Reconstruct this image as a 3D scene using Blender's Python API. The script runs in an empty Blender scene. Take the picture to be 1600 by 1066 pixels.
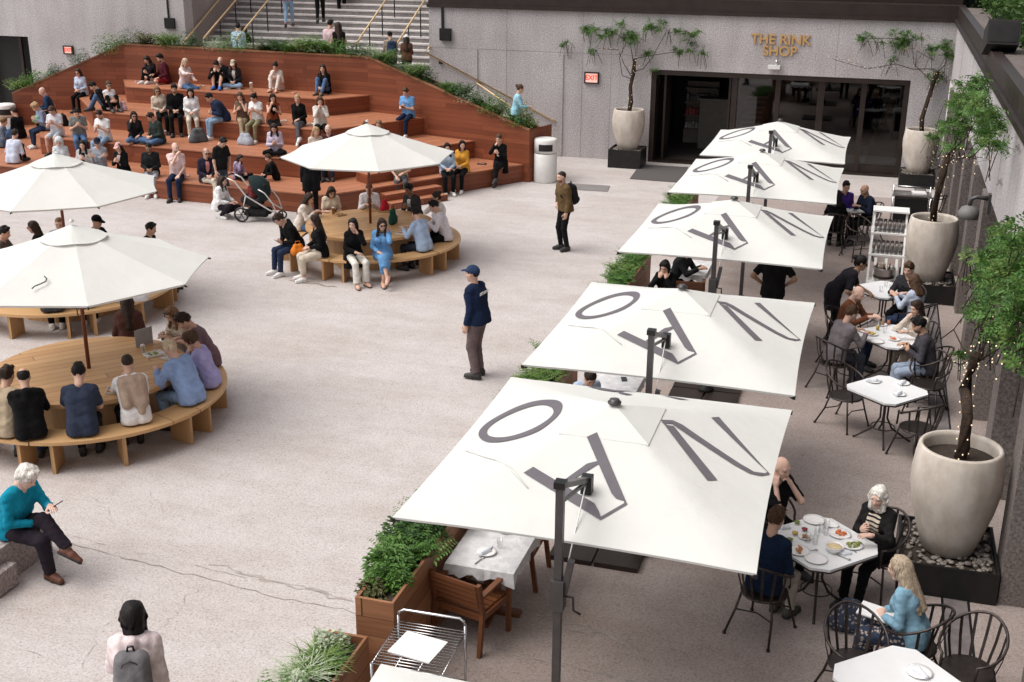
import bpy, math, random
import numpy as np
from mathutils import Vector, Matrix
R = math.radians
scn = bpy.context.scene
COL = scn.collection
# ---------------------------------------------------------------- camera
F_PX, PITCH, ROLL, YAW, CAM_H = 1861.0, R(19.55), R(0.47), R(16.81), 6.7
_fw = np.array([-math.sin(YAW)*math.cos(PITCH), math.cos(YAW)*math.cos(PITCH), -math.sin(PITCH)])
_r0 = np.array([math.cos(YAW), math.sin(YAW), 0.0]); _u0 = np.cross(_r0, _fw)
_rt = _r0*math.cos(ROLL)+_u0*math.sin(ROLL); _up = -_r0*math.sin(ROLL)+_u0*math.cos(ROLL)
_c = np.array([0.0, 0.0, CAM_H])
cam_d = bpy.data.cameras.new("camera"); cam = bpy.data.objects.new("camera", cam_d); COL.objects.link(cam)
cam_d.sensor_width = 36.0; cam_d.lens = 36.0*F_PX/1600.0; cam_d.clip_start = 0.1; cam_d.clip_end = 2000.0
cam.matrix_world = Matrix(((_rt[0], _up[0], -_fw[0], 0), (_rt[1], _up[1], -_fw[1], 0), (_rt[2], _up[2], -_fw[2], CAM_H), (0, 0, 0, 1)))
scn.camera = cam
# ---------------------------------------------------------------- sky and sun (bright overcast, open shade)
world = bpy.data.worlds.new("World"); scn.world = world; world.use_nodes = True
_nt = world.node_tree; _bg = _nt.nodes["Background"]
_sky = _nt.nodes.new("ShaderNodeTexSky"); _sky.sky_type = 'NISHITA'; _sky.sun_disc = False
SUN_EL, SUN_AZ = R(60), R(-118)      # azimuth measured from +Y towards +X
_sky.sun_elevation = SUN_EL; _sky.sun_rotation = SUN_AZ
_sky.air_density = 1.0; _sky.dust_density = 4.0; _sky.ozone_density = 0.6
_hs = _nt.nodes.new('ShaderNodeHueSaturation'); _hs.inputs['Saturation'].default_value = 0.35      # overcast: almost no blue
_nt.links.new(_sky.outputs[0], _hs.inputs['Color']); _nt.links.new(_hs.outputs[0], _bg.inputs[0]); _bg.inputs[1].default_value = 0.132
sun_d = bpy.data.lights.new("sun", 'SUN'); sun = bpy.data.objects.new("sun", sun_d); COL.objects.link(sun)
sun_d.energy = 1.5; sun_d.angle = R(55); sun_d.color = (1.0, 0.94, 0.88)
_sd = Vector((math.sin(SUN_AZ)*math.cos(SUN_EL), math.cos(SUN_AZ)*math.cos(SUN_EL), math.sin(SUN_EL)))
sun.rotation_euler = _sd.to_track_quat('Z', 'Y').to_euler()
scn.view_settings.view_transform = 'Standard'; scn.view_settings.look = 'None'
scn.view_settings.gamma = 1.0; scn.view_settings.use_curve_mapping = False
scn.view_settings.exposure = 0.45
scn.cycles.max_bounces = 6; scn.cycles.transparent_max_bounces = 40; scn.cycles.use_denoising = True

# ---------------------------------------------------------------- helpers
def G(px, py, z=0.0):                    # point of the horizontal plane z seen at a pixel of the 1600 px photograph
    d = _fw*F_PX + _rt*(px-800) - _up*(py-533)
    return _c + d*((z-CAM_H)/d[2])
def onY(px, py, Y):
    d = _fw*F_PX + _rt*(px-800) - _up*(py-533)
    return _c + d*((Y-_c[1])/d[1])
def onX(px, py, X):
    d = _fw*F_PX + _rt*(px-800) - _up*(py-533)
    return _c + d*((X-_c[0])/d[0])
def tag(o, label=None, cat=None, group=None, kind=None):
    if label: o['label'] = label
    if cat: o['category'] = cat
    if group: o['group'] = group
    if kind: o['kind'] = kind
    return o
def empty(name, loc, rz=0.0, label=None, cat=None, group=None):
    o = bpy.data.objects.new(name, None); COL.objects.link(o); o.location = loc; o.rotation_euler = (0, 0, rz)
    o.empty_display_size = 0.1
    return tag(o, label, cat, group)
def put(name, me, parent=None, mats=None):
    o = bpy.data.objects.new(name, me); COL.objects.link(o)
    if parent is not None: o.parent = parent
    return o
def copy_tree(o, parent=None):
    c = o.copy(); COL.objects.link(c); c.parent = parent
    for ch in list(o.children): copy_tree(ch, c)
    return c
def unit(v):
    v = np.asarray(v, float); n = np.linalg.norm(v)
    return v/n if n > 1e-9 else np.array([0., 0., 1.])

class MB:
    """collects boxes, prisms, tubes and lathes and links them as one mesh object; faces carry uv in metres"""
    horiz = False          # True: boards of upright faces run level
    def __init__(s): s.v = []; s.f = []; s.m = []; s.uv = []; s.sm = []
    def face(s, pts, mi=0, uv=None, smooth=False):
        b = len(s.v); s.v += [tuple(p) for p in pts]; s.f.append(tuple(range(b, b+len(pts)))); s.m.append(mi); s.sm.append(smooth)
        if uv is None:
            p = [np.asarray(q, float) for q in pts]
            n = np.zeros(3)
            for i in range(len(p)):
                n += np.cross(p[i]-p[0], p[(i+1) % len(p)]-p[0])
            n = unit(n)
            e = p[1]-p[0]
            # u runs along the longest edge
            L = 0
            for i in range(len(p)):
                d = p[(i+1) % len(p)]-p[i]; l = np.linalg.norm(d)
                if l > L+1e-6: L = l; e = d
            if s.horiz and abs(n[2]) < .5: e = np.cross((0, 0, 1), n)
            e = unit(e); g = np.cross(n, e)
            if abs(g[2]) > .3 and g[2] < 0: e, g = -e, -g
            uv = [(float(q@e), float(q@g)) for q in p]
        s.uv.append(uv)
    def box(s, lo, hi, mi=0, M=None):
        x0, y0, z0 = lo; x1, y1, z1 = hi
        P = [(x0, y0, z0), (x1, y0, z0), (x1, y1, z0), (x0, y1, z0), (x0, y0, z1), (x1, y0, z1), (x1, y1, z1), (x0, y1, z1)]
        if M is not None: P = [tuple(M @ Vector(p)) for p in P]
        for q in ((3, 2, 1, 0), (4, 5, 6, 7), (0, 1, 5, 4), (1, 2, 6, 5), (2, 3, 7, 6), (3, 0, 4, 7)):
            s.face([P[i] for i in q], mi)
        return s
    def bar(s, a, b, w, h, mi=0, up=(0, 0, 1)):     # a box-section bar from a to b
        a = np.asarray(a, float); b = np.asarray(b, float); d = unit(b-a); u = np.asarray(up, float)
        if abs(d@u) > .98: u = np.array([0., 1., 0.])
        x = unit(np.cross(d, u)); u = np.cross(x, d)
        P = [q+x*sx*w/2+u*sz*h/2 for q in (a, b) for sx, sz in ((-1, -1), (1, -1), (1, 1), (-1, 1))]
        for q in ((0, 1, 2, 3)[::-1], (4, 5, 6, 7), (0, 1, 5, 4), (1, 2, 6, 5), (2, 3, 7, 6), (3, 0, 4, 7)):
            s.face([P[i] for i in q][::-1], mi)
        return s
    def prism(s, pts, z0, z1, mi=0, side=None, bottom=True):   # pts counter-clockwise
        n = len(pts)
        s.face([(x, y, z1) for x, y in pts], mi)
        if bottom: s.face([(x, y, z0) for x, y in pts][::-1], mi)
        for i in range(n):
            (x0, y0), (x1, y1) = pts[i], pts[(i+1) % n]
            s.face([(x0, y0, z0), (x1, y1, z0), (x1, y1, z1), (x0, y0, z1)], mi if side is None else side)
        return s
    def tube(s, pts, r, n=6, mi=0, cap=True, closed=False):
        pts = [np.asarray(p, float) for p in pts]; m = len(pts)
        rr = r if hasattr(r, '__len__') else [r]*m
        b = len(s.v); prev = None
        for i, p in enumerate(pts):
            if closed: t = unit(pts[(i+1) % m]-pts[i-1])
            else: t = unit(pts[min(i+1, m-1)]-pts[max(i-1, 0)])
            if prev is None:
                u = np.array([0., 0., 1.]) if abs(t[2]) < .9 else np.array([1., 0., 0.])
                x = unit(np.cross(t, u))
            else: x = unit(prev-t*(prev@t))
            prev = x; y = np.cross(t, x)
            for k in range(n):
                a = 2*math.pi*k/n
                s.v.append(tuple(p+(x*math.cos(a)+y*math.sin(a))*rr[i]))
        for i in range(m if closed else m-1):
            i2 = (i+1) % m
            for k in range(n):
                k2 = (k+1) % n
                s.f.append((b+i*n+k, b+i*n+k2, b+i2*n+k2, b+i2*n+k)); s.m.append(mi); s.sm.append(True)
                s.uv.append([(i*.05, k*.02)]*4)
        if cap and not closed:
            s.f.append(tuple(b+k for k in range(n))[::-1]); s.m.append(mi); s.sm.append(False); s.uv.append([(0, 0)]*n)
            s.f.append(tuple(b+(m-1)*n+k for k in range(n))); s.m.append(mi); s.sm.append(False); s.uv.append([(0, 0)]*n)
        return s
    def lathe(s, prof, n=24, c=(0, 0, 0), mi=0, cap=True):     # prof: (radius, z) from bottom to top
        b = len(s.v); m = len(prof)
        for r, z in prof:
            for k in range(n):
                a = 2*math.pi*k/n; s.v.append((c[0]+r*math.cos(a), c[1]+r*math.sin(a), c[2]+z))
        for i in range(m-1):
            for k in range(n):
                k2 = (k+1) % n
                s.f.append((b+i*n+k, b+i*n+k2, b+(i+1)*n+k2, b+(i+1)*n+k)); s.m.append(mi); s.sm.append(True)
                s.uv.append([(k*.05, i*.05)]*4)
        if cap:
            if prof[0][0] > 1e-4:
                s.f.append(tuple(b+k for k in range(n))[::-1]); s.m.append(mi); s.sm.append(False); s.uv.append([(0, 0)]*n)
            if prof[-1][0] > 1e-4:
                s.f.append(tuple(b+(m-1)*n+k for k in range(n))); s.m.append(mi); s.sm.append(False); s.uv.append([(0, 0)]*n)
        return s
    def quads(s, V, F, mi=0, smooth=False):
        b = len(s.v); s.v += [tuple(p) for p in V]
        for f in F:
            s.f.append(tuple(b+i for i in f)); s.m.append(mi); s.sm.append(smooth); s.uv.append([(0, 0)]*len(f))
        return s
    def build(s, name, mats, parent=None, loc=None, rz=None, bevel=0):
        me = bpy.data.meshes.new(name); me.from_pydata(s.v, [], s.f)
        mats = mats if isinstance(mats, (list, tuple)) else [mats]
        for m in mats: me.materials.append(m)
        me.polygons.foreach_set('material_index', s.m); me.polygons.foreach_set('use_smooth', s.sm)
        uvl = me.uv_layers.new(name='UVMap')
        flat = [c for f in s.uv for q in f for c in q]
        uvl.data.foreach_set('uv', flat)
        me.update()
        o = put(name, me, parent)
        if loc is not None: o.location = loc
        if rz is not None: o.rotation_euler = (0, 0, rz)
        if bevel:
            b = o.modifiers.new('bevel', 'BEVEL'); b.width = bevel; b.segments = 2; b.limit_method = 'ANGLE'; b.angle_limit = R(40)
        return o

# ---------------------------------------------------------------- materials
def nodes(name):
    m = bpy.data.materials.new(name); m.use_nodes = True
    nt = m.node_tree; b = nt.nodes['Principled BSDF']
    return m, nt, b
def N(nt, t, **kw):
    n = nt.nodes.new(t)
    for k, v in kw.items():
        if k in n.inputs: n.inputs[k].default_value = v
        else: setattr(n, k, v)
    return n
def ramp(nt, stops):
    r = nt.nodes.new('ShaderNodeValToRGB'); e = r.color_ramp.elements
    while len(e) < len(stops): e.new(.5)
    for q, (p, c) in zip(e, stops): q.position = p; q.color = (*c, 1)
    return r
def noise(nt, co, scale, detail=3, rough=.55, dim=None):
    n = N(nt, 'ShaderNodeTexNoise'); n.inputs['Scale'].default_value = scale; n.inputs['Detail'].default_value = detail; n.inputs['Roughness'].default_value = rough
    if co is not None: nt.links.new(co, n.inputs['Vector'])
    return n
def bump(nt, b, h, strength=.3, dist=.01):
    n = N(nt, 'ShaderNodeBump'); n.inputs['Strength'].default_value = strength; n.inputs['Distance'].default_value = dist
    nt.links.new(h, n.inputs['Height']); nt.links.new(n.outputs[0], b.inputs['Normal'])
def mixc(nt, fac, a, c, mode='MIX'):
    n = N(nt, 'ShaderNodeMix', data_type='RGBA', blend_type=mode)
    for sock, val in ((n.inputs[0], fac), (n.inputs[6], a), (n.inputs[7], c)):
        if hasattr(val, 'default_value') or hasattr(val, 'links'): nt.links.new(val, sock)
        elif isinstance(val, (tuple, list)): sock.default_value = (*val, 1)
        else: sock.default_value = val
    return n.outputs[2]
def scaled(nt, co, s):
    mp = N(nt, 'ShaderNodeMapping'); mp.inputs['Scale'].default_value = s; nt.links.new(co, mp.inputs['Vector']); return mp.outputs[0]
def simple(name, c, rough=.6, metal=0.0, var=.12, sc=8.0, bmp=.0, spec=.5, bsc=60.0):
    m, nt, b = nodes(name)
    tc = N(nt, 'ShaderNodeTexCoord'); co = tc.outputs['Object']
    n = noise(nt, co, sc, 4)
    lo = tuple(x*(1-var) for x in c); hi = tuple(min(1, x*(1+var)) for x in c)
    r = ramp(nt, [(.3, lo), (.7, hi)]); nt.links.new(n.outputs[0], r.inputs[0]); nt.links.new(r.outputs[0], b.inputs['Base Color'])
    b.inputs['Roughness'].default_value = rough; b.inputs['Metallic'].default_value = metal; b.inputs['Specular IOR Level'].default_value = spec
    if bmp: bump(nt, b, noise(nt, co, bsc, 3).outputs[0], bmp, .004)
    return m
_cloth = {}
def cloth(c, pat=None, c2=None, sc=1.0):
    key = (tuple(c), pat, tuple(c2) if c2 else None, sc)
    if key in _cloth: return _cloth[key]
    m, nt, b = nodes('fabric'); tc = N(nt, 'ShaderNodeTexCoord'); co = tc.outputs['Object']
    n = noise(nt, co, 9, 4)
    lo = tuple(x*.8 for x in c); hi = tuple(min(1, x*1.12) for x in c)
    r = ramp(nt, [(.3, lo), (.7, hi)]); nt.links.new(n.outputs[0], r.inputs[0]); out = r.outputs[0]
    if pat:
        if pat == 'stripe':
            w = N(nt, 'ShaderNodeTexWave', bands_direction='Z'); w.inputs['Scale'].default_value = 9*sc; w.inputs['Distortion'].default_value = .6
            nt.links.new(co, w.inputs[0]); rr = ramp(nt, [(.62, (0, 0, 0)), (.7, (1, 1, 1))]); nt.links.new(w.outputs[1], rr.inputs[0]); f = rr.outputs[0]
        elif pat == 'floral':
            v = N(nt, 'ShaderNodeTexVoronoi'); v.inputs['Scale'].default_value = 26*sc; nt.links.new(co, v.inputs['Vector'])
            nn = noise(nt, co, 30*sc, 2); ad = N(nt, 'ShaderNodeMath', operation='ADD'); nt.links.new(v.outputs[0], ad.inputs[0]); nt.links.new(nn.outputs[0], ad.inputs[1])
            rr = ramp(nt, [(.78, (1, 1, 1)), (.86, (0, 0, 0))]); nt.links.new(ad.outputs[0], rr.inputs[0]); f = rr.outputs[0]
        elif pat == 'plaid':
            ws = []
            for d in ('X', 'Z'):
                w = N(nt, 'ShaderNodeTexWave', bands_direction=d); w.inputs['Scale'].default_value = 7*sc; nt.links.new(co, w.inputs[0]); ws.append(w)
            ad = N(nt, 'ShaderNodeMath', operation='MULTIPLY'); nt.links.new(ws[0].outputs[1], ad.inputs[0]); nt.links.new(ws[1].outputs[1], ad.inputs[1])
            rr = ramp(nt, [(.25, (0, 0, 0)), (.4, (1, 1, 1))]); nt.links.new(ad.outputs[0], rr.inputs[0]); f = rr.outputs[0]
        else:      # 'blotch'
            nn = noise(nt, co, 11*sc, 2); rr = ramp(nt, [(.5, (0, 0, 0)), (.56, (1, 1, 1))]); nt.links.new(nn.outputs[0], rr.inputs[0]); f = rr.outputs[0]
        out = mixc(nt, f, out, c2)
    nt.links.new(out, b.inputs['Base Color'])
    b.inputs['Roughness'].default_value = .95; b.inputs['Specular IOR Level'].default_value = .08
    if 'Sheen Weight' in b.inputs: b.inputs['Sheen Weight'].default_value = .02
    bump(nt, b, noise(nt, scaled(nt, co, (1, 1, .7)), 13, 5, .62).outputs[0], .75, .022)
    _cloth[key] = m; return m
_skin = {}
def skin(c):
    if c in _skin: return _skin[c]
    m, nt, b = nodes('skin'); tc = N(nt, 'ShaderNodeTexCoord')
    n = noise(nt, tc.outputs['Object'], 14, 3)
    r = ramp(nt, [(.3, (c[0]*.85, c[1]*.8, c[2]*.78)), (.7, c)]); nt.links.new(n.outputs[0], r.inputs[0]); nt.links.new(r.outputs[0], b.inputs['Base Color'])
    b.inputs['Roughness'].default_value = .55; b.inputs['Specular IOR Level'].default_value = .35
    b.inputs['Subsurface Weight'].default_value = .0
    _skin[c] = m; return m
_hair = {}
def hairm(c):
    if c in _hair: return _hair[c]
    m, nt, b = nodes('hair'); tc = N(nt, 'ShaderNodeTexCoord')
    co = scaled(nt, tc.outputs['Object'], (90, 90, 9)); n = noise(nt, co, 1.0, 3)
    r = ramp(nt, [(.3, tuple(x*.55 for x in c)), (.7, tuple(min(1, x*1.35) for x in c))]); nt.links.new(n.outputs[0], r.inputs[0]); nt.links.new(r.outputs[0], b.inputs['Base Color'])
    b.inputs['Roughness'].default_value = .55; b.inputs['Specular IOR Level'].default_value = .2
    bump(nt, b, n.outputs[0], .7, .008)
    _hair[c] = m; return m
# ---------------------------------------------------------------- people: signed-distance figures
def surface_nets(D, org, vox):
    ins = D < 0
    c = np.zeros(tuple(n-1 for n in D.shape), np.int8)
    for a in (0, 1):
        for b in (0, 1):
            for d in (0, 1):
                c += ins[a:a+c.shape[0], b:b+c.shape[1], d:d+c.shape[2]]
    act = (c > 0) & (c < 8); ijk = np.argwhere(act)
    idx = -np.ones(c.shape, np.int32); idx[act] = np.arange(len(ijk))
    acc = np.zeros((len(ijk), 3)); cnt = np.zeros(len(ijk))
    C = [(a, b, d) for a in (0, 1) for b in (0, 1) for d in (0, 1)]
    for p in C:
        for ax in range(3):
            if p[ax]: continue
            q = list(p); q[ax] = 1
            va = D[ijk[:, 0]+p[0], ijk[:, 1]+p[1], ijk[:, 2]+p[2]]; vb = D[ijk[:, 0]+q[0], ijk[:, 1]+q[1], ijk[:, 2]+q[2]]
            m = (va < 0) != (vb < 0)
            t = va[m]/(va[m]-vb[m]); pt = np.tile(np.array(p, float), (m.sum(), 1)); pt[:, ax] += t
            acc[m] += pt; cnt[m] += 1
    V = org + vox*(ijk + acc/np.maximum(cnt, 1)[:, None])
    Fs = []
    for ax in range(3):
        b, d = [(1, 2), (2, 0), (0, 1)][ax]
        sl0 = [slice(None)]*3; sl1 = [slice(None)]*3; sl0[ax] = slice(0, -1); sl1[ax] = slice(1, None)
        a0 = ins[tuple(sl0)]; a1 = ins[tuple(sl1)]
        e = np.argwhere(a0 != a1)
        ok = (e[:, b] > 0) & (e[:, d] > 0) & (e[:, b] < D.shape[b]-1) & (e[:, d] < D.shape[d]-1)
        e = e[ok]; s = a0[e[:, 0], e[:, 1], e[:, 2]]
        q = []
        for ob, od in ((-1, -1), (0, -1), (0, 0), (-1, 0)):
            k = e.copy(); k[:, b] += ob; k[:, d] += od
            q.append(idx[k[:, 0], k[:, 1], k[:, 2]])
        q = np.stack(q, 1); q[~s] = q[~s][:, ::-1]
        Fs.append(q)
    return V, np.concatenate(Fs)

def cone(a, b, ra, rb, k=.03, ca=None, cb=None): return ('c', np.asarray(a, float), np.asarray(b, float), ra, rb, k, ca, cb)
def ell(c, r, M=None, k=.03): return ('e', np.asarray(c, float), np.asarray(r, float), M, k)
def sub(p): return ('-', p)
def sdf(prims, vox, wob=0.0, seed=0, post=None, strands=0.0):
    lo = np.full(3, 1e9); hi = -lo
    for p in prims:
        if p[0] == 'c':
            r = max(p[3], p[4]); lo = np.minimum(lo, np.minimum(p[1], p[2])-r); hi = np.maximum(hi, np.maximum(p[1], p[2])+r)
        elif p[0] == 'e':
            r = p[2].max(); lo = np.minimum(lo, p[1]-r); hi = np.maximum(hi, p[1]+r)
    lo -= 2.5*vox; hi += 2.5*vox
    n = np.ceil((hi-lo)/vox).astype(int)+1
    ax = [(lo[i]+vox*np.arange(n[i])).astype(np.float32) for i in range(3)]
    D = np.full(n, .2, np.float32)
    for p in prims:
        neg = p[0] == '-'
        if neg: p = p[1]
        if p[0] == 'c': l0 = np.minimum(p[1], p[2]); h0 = np.maximum(p[1], p[2]); r = max(p[3], p[4]); k = p[5]
        else: l0 = h0 = p[1]; r = p[2].max(); k = p[4]
        r = r+k+2*vox
        i0 = np.clip(np.floor((l0-r-lo)/vox).astype(int), 0, n-1); i1 = np.clip(np.ceil((h0+r-lo)/vox).astype(int)+1, 1, n)
        S = tuple(slice(i0[i], i1[i]) for i in range(3))
        X = ax[0][S[0]][:, None, None]; Y = ax[1][S[1]][None, :, None]; Z = ax[2][S[2]][None, None, :]
        if p[0] == 'c':
            a, b = p[1], p[2]; v = b-a; vv = max(v@v, 1e-9)
            x = X-np.float32(a[0]); y = Y-np.float32(a[1]); z = Z-np.float32(a[2])
            t = (x*v[0]+y*v[1]+z*v[2])/vv; h = np.clip(t, 0, 1)
            d = np.sqrt((x-h*v[0])**2+(y-h*v[1])**2+(z-h*v[2])**2)-(p[3]+h*(p[4]-p[3]))
            L = math.sqrt(vv)
            if p[6]: d = np.maximum(d, -t*L)
            if p[7]: d = np.maximum(d, (t-1)*L)
        else:
            x = X-np.float32(p[1][0]); y = Y-np.float32(p[1][1]); z = Z-np.float32(p[1][2])
            if p[3] is not None:
                m = p[3]; x, y, z = (x*m[0, 0]+y*m[1, 0]+z*m[2, 0], x*m[0, 1]+y*m[1, 1]+z*m[2, 1], x*m[0, 2]+y*m[1, 2]+z*m[2, 2])
            q = p[2]; d = (np.sqrt((x/q[0])**2+(y/q[1])**2+(z/q[2])**2)-1)*q.min()
        A = D[S]
        if neg: D[S] = np.maximum(A, -d)
        else:
            h = np.clip(.5+.5*(A-d)/k, 0, 1); D[S] = A*(1-h)+d*h-k*h*(1-h)
    if wob or post or strands:
        X, Y, Z = ax[0][:, None, None], ax[1][None, :, None], ax[2][None, None, :]
    if wob:
        rg = random.Random(seed); ph = [rg.uniform(0, 6) for _ in range(6)]
        D += wob*(np.sin(61*X+23*Z+ph[0])*np.sin(47*Y-38*Z+ph[1])+.8*np.sin(83*Z+31*X+ph[2])*np.sin(37*Y+55*X+ph[3]))
    if strands: D += strands*(np.sin(190*X+60*Y+11*Z)*np.sin(170*Y-40*X-13*Z)+.6*np.sin(90*X-70*Y+22*Z))
    if post: D = post(D, X, Y, Z)
    return surface_nets(D.astype(np.float32), lo, vox)

def raw_mesh(name, parts, mats):
    """parts: list of (V, F, material index); smooth"""
    V = np.concatenate([p[0] for p in parts]); off = 0; Fl = []; mi = []
    for v, f, m in parts:
        Fl.append(np.asarray(f)+off); off += len(v); mi.append(np.full(len(f), m, np.int32))
    F = np.concatenate(Fl); mi = np.concatenate(mi)
    me = bpy.data.meshes.new(name); nf = len(F)
    me.vertices.add(len(V)); me.vertices.foreach_set('co', V.astype(np.float32).ravel())
    me.loops.add(nf*4); me.loops.foreach_set('vertex_index', F.astype(np.int32).ravel())
    me.polygons.add(nf); me.polygons.foreach_set('loop_start', np.arange(0, nf*4, 4, dtype=np.int32)); me.polygons.foreach_set('loop_total', np.full(nf, 4, np.int32))
    me.polygons.foreach_set('material_index', mi); me.polygons.foreach_set('use_smooth', np.ones(nf, bool))
    for m in mats: me.materials.append(m)
    me.update(calc_edges=True); return me

def ball(c, r, n=6, m=5):
    V = []; F = []
    for i in range(m+1):
        t = math.pi*i/m
        for k in range(n):
            a = 2*math.pi*k/n; V.append((c[0]+r[0]*math.sin(t)*math.cos(a), c[1]+r[1]*math.sin(t)*math.sin(a), c[2]+r[2]*math.cos(t)))
    for i in range(m):
        for k in range(n):
            F.append((i*n+k, (i+1)*n+k, (i+1)*n+(k+1) % n, i*n+(k+1) % n))
    return np.array(V), np.array(F)

def make_head(jaw):
    P = [ell((0, -.012, .03), (.074, .095, .092)), ell((0, .018, -.03), (.062*jaw, .074, .085), k=.04),
         cone((-.012, .05, -.098), (.012, .05, -.098), .025, .025, .03), cone((0, .092, .012), (0, .108, -.03), .007, .0135, .012),
         cone((-.013, .095, -.036), (.013, .095, -.036), .009, .009, .01),
         cone((-.034, .077, .03), (.034, .077, .03), .014, .014, .02), cone((-.02, .083, -.064), (.02, .083, -.064), .01, .01, .012),
         cone((-.042, .055, -.03), (-.03, .07, -.03), .022, .02, .02), cone((.042, .055, -.03), (.03, .07, -.03), .022, .02, .02),
         cone((0, -.022, -.06), (0, -.04, -.15), .052*jaw, .054*jaw, .03)]
    for s in (-1, 1):
        P += [ell((s*.076, -.004, -.005), (.011, .019, .031), k=.01), sub(ell((s*.031, .104, .008), (.016, .018, .012)))]
    h = sdf(P, .0075)
    parts = [(h[0], h[1], 0)]
    for s in (-1, 1):
        v, f = ball((s*.031, .083, .006), (.0125, .0085, .0065)); parts.append((v, f, 1))
    v, f = ball((0, .0905, -.064), (.021, .0075, .007)); parts.append((v, f, 2))
    return parts
HEADS = {'m': make_head(1.04), 'f': make_head(.95)}

def make_hand(curl, spread=.0):
    """right hand, palm down, fingers along +y, thumb on -x"""
    P = [cone((0, -.02, 0), (0, .02, 0), .026, .026, .01), cone((-.022, .02, 0), (-.028, .082, 0), .017, .013, .02), cone((0, .02, .002), (0, .088, .002), .017, .013, .02), cone((.02, .02, 0), (.026, .078, -.002), .016, .012, .02)]
    for i, (x, L) in enumerate(((-.03, .072), (-.011, .082), (.009, .076), (.027, .06))):
        a = np.array((x, .083-(.006 if i == 3 else 0), 0.)); d = 0.0; w = (i-1.5)*.08+x*spread*4
        for j, (f, r) in enumerate(((.44, .0092), (.31, .0084), (.25, .0072))):
            d += curl*(.55, .75, .5)[j]+.02*i*curl
            b = a+L*f*np.array((math.sin(w), math.cos(w)*math.cos(d), -math.sin(d)))
            P.append(cone(a, b, r, r*.92, .004)); a = b
    a = np.array((-.024, .018, -.004)); b = a+np.array((-.03, .032, -.012)); c = b+np.array((-.012, .028, -.012-.012*curl)); e = c+np.array((.004+.01*curl, .024, -.008))
    P += [cone(a, b, .015, .0125, .012), cone(b, c, .0115, .0105, .004), cone(c, e, .0102, .0085, .004)]
    return sdf(P, .0055)
HANDS = {'rest': make_hand(.45), 'flat': make_hand(.12, .5), 'grip': make_hand(1.15)}

def make_shoe():
    P = [cone((0, -.045, .05), (0, .06, .048), .044, .045, .03), cone((0, .06, .044), (0, .155, .034), .045, .036, .03), cone((0, -.02, .06), (0, -.015, .115), .043, .042, .03, None, True)]
    def post(D, X, Y, Z): return np.maximum(D, .004-Z+0*X+0*Y)
    a = sdf(P, .011, post=post)
    Q = [cone((0, -.05, .03), (0, .06, .03), .047, .048, .02), cone((0, .06, .03), (0, .158, .03), .048, .04, .02)]
    def post2(D, X, Y, Z): return np.maximum(np.maximum(D, -Z), Z-.026+0*X+0*Y)
    b = sdf(Q, .011, post=post2)
    return raw_mesh('shoe', [(a[0], a[1], 0), (b[0], b[1], 1)], [None, None])
SHOE = make_shoe()

def rx(a): c, s = math.cos(a), math.sin(a); return np.array([[1, 0, 0], [0, c, -s], [0, s, c]])
def ry(a): c, s = math.cos(a), math.sin(a); return np.array([[c, 0, s], [0, 1, 0], [-s, 0, c]])
def rz(a): c, s = math.cos(a), math.sin(a); return np.array([[c, -s, 0], [s, c, 0], [0, 0, 1]])
def ik(a, t, l1, l2, pole):
    a = np.asarray(a, float); t = np.asarray(t, float); v = t-a; d = np.linalg.norm(v); m = (l1+l2)*.985
    if d > m: t = a+v/d*m; d = m
    d = max(d, abs(l1-l2)+.03); u = unit(t-a)
    x = (l1*l1-l2*l2+d*d)/(2*d); h = math.sqrt(max(l1*l1-x*x, 0))
    p = np.asarray(pole, float); p = unit(p-u*(p@u))
    return a+u*x+p*h, t
A3 = lambda *v: np.array(v, float)

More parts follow.
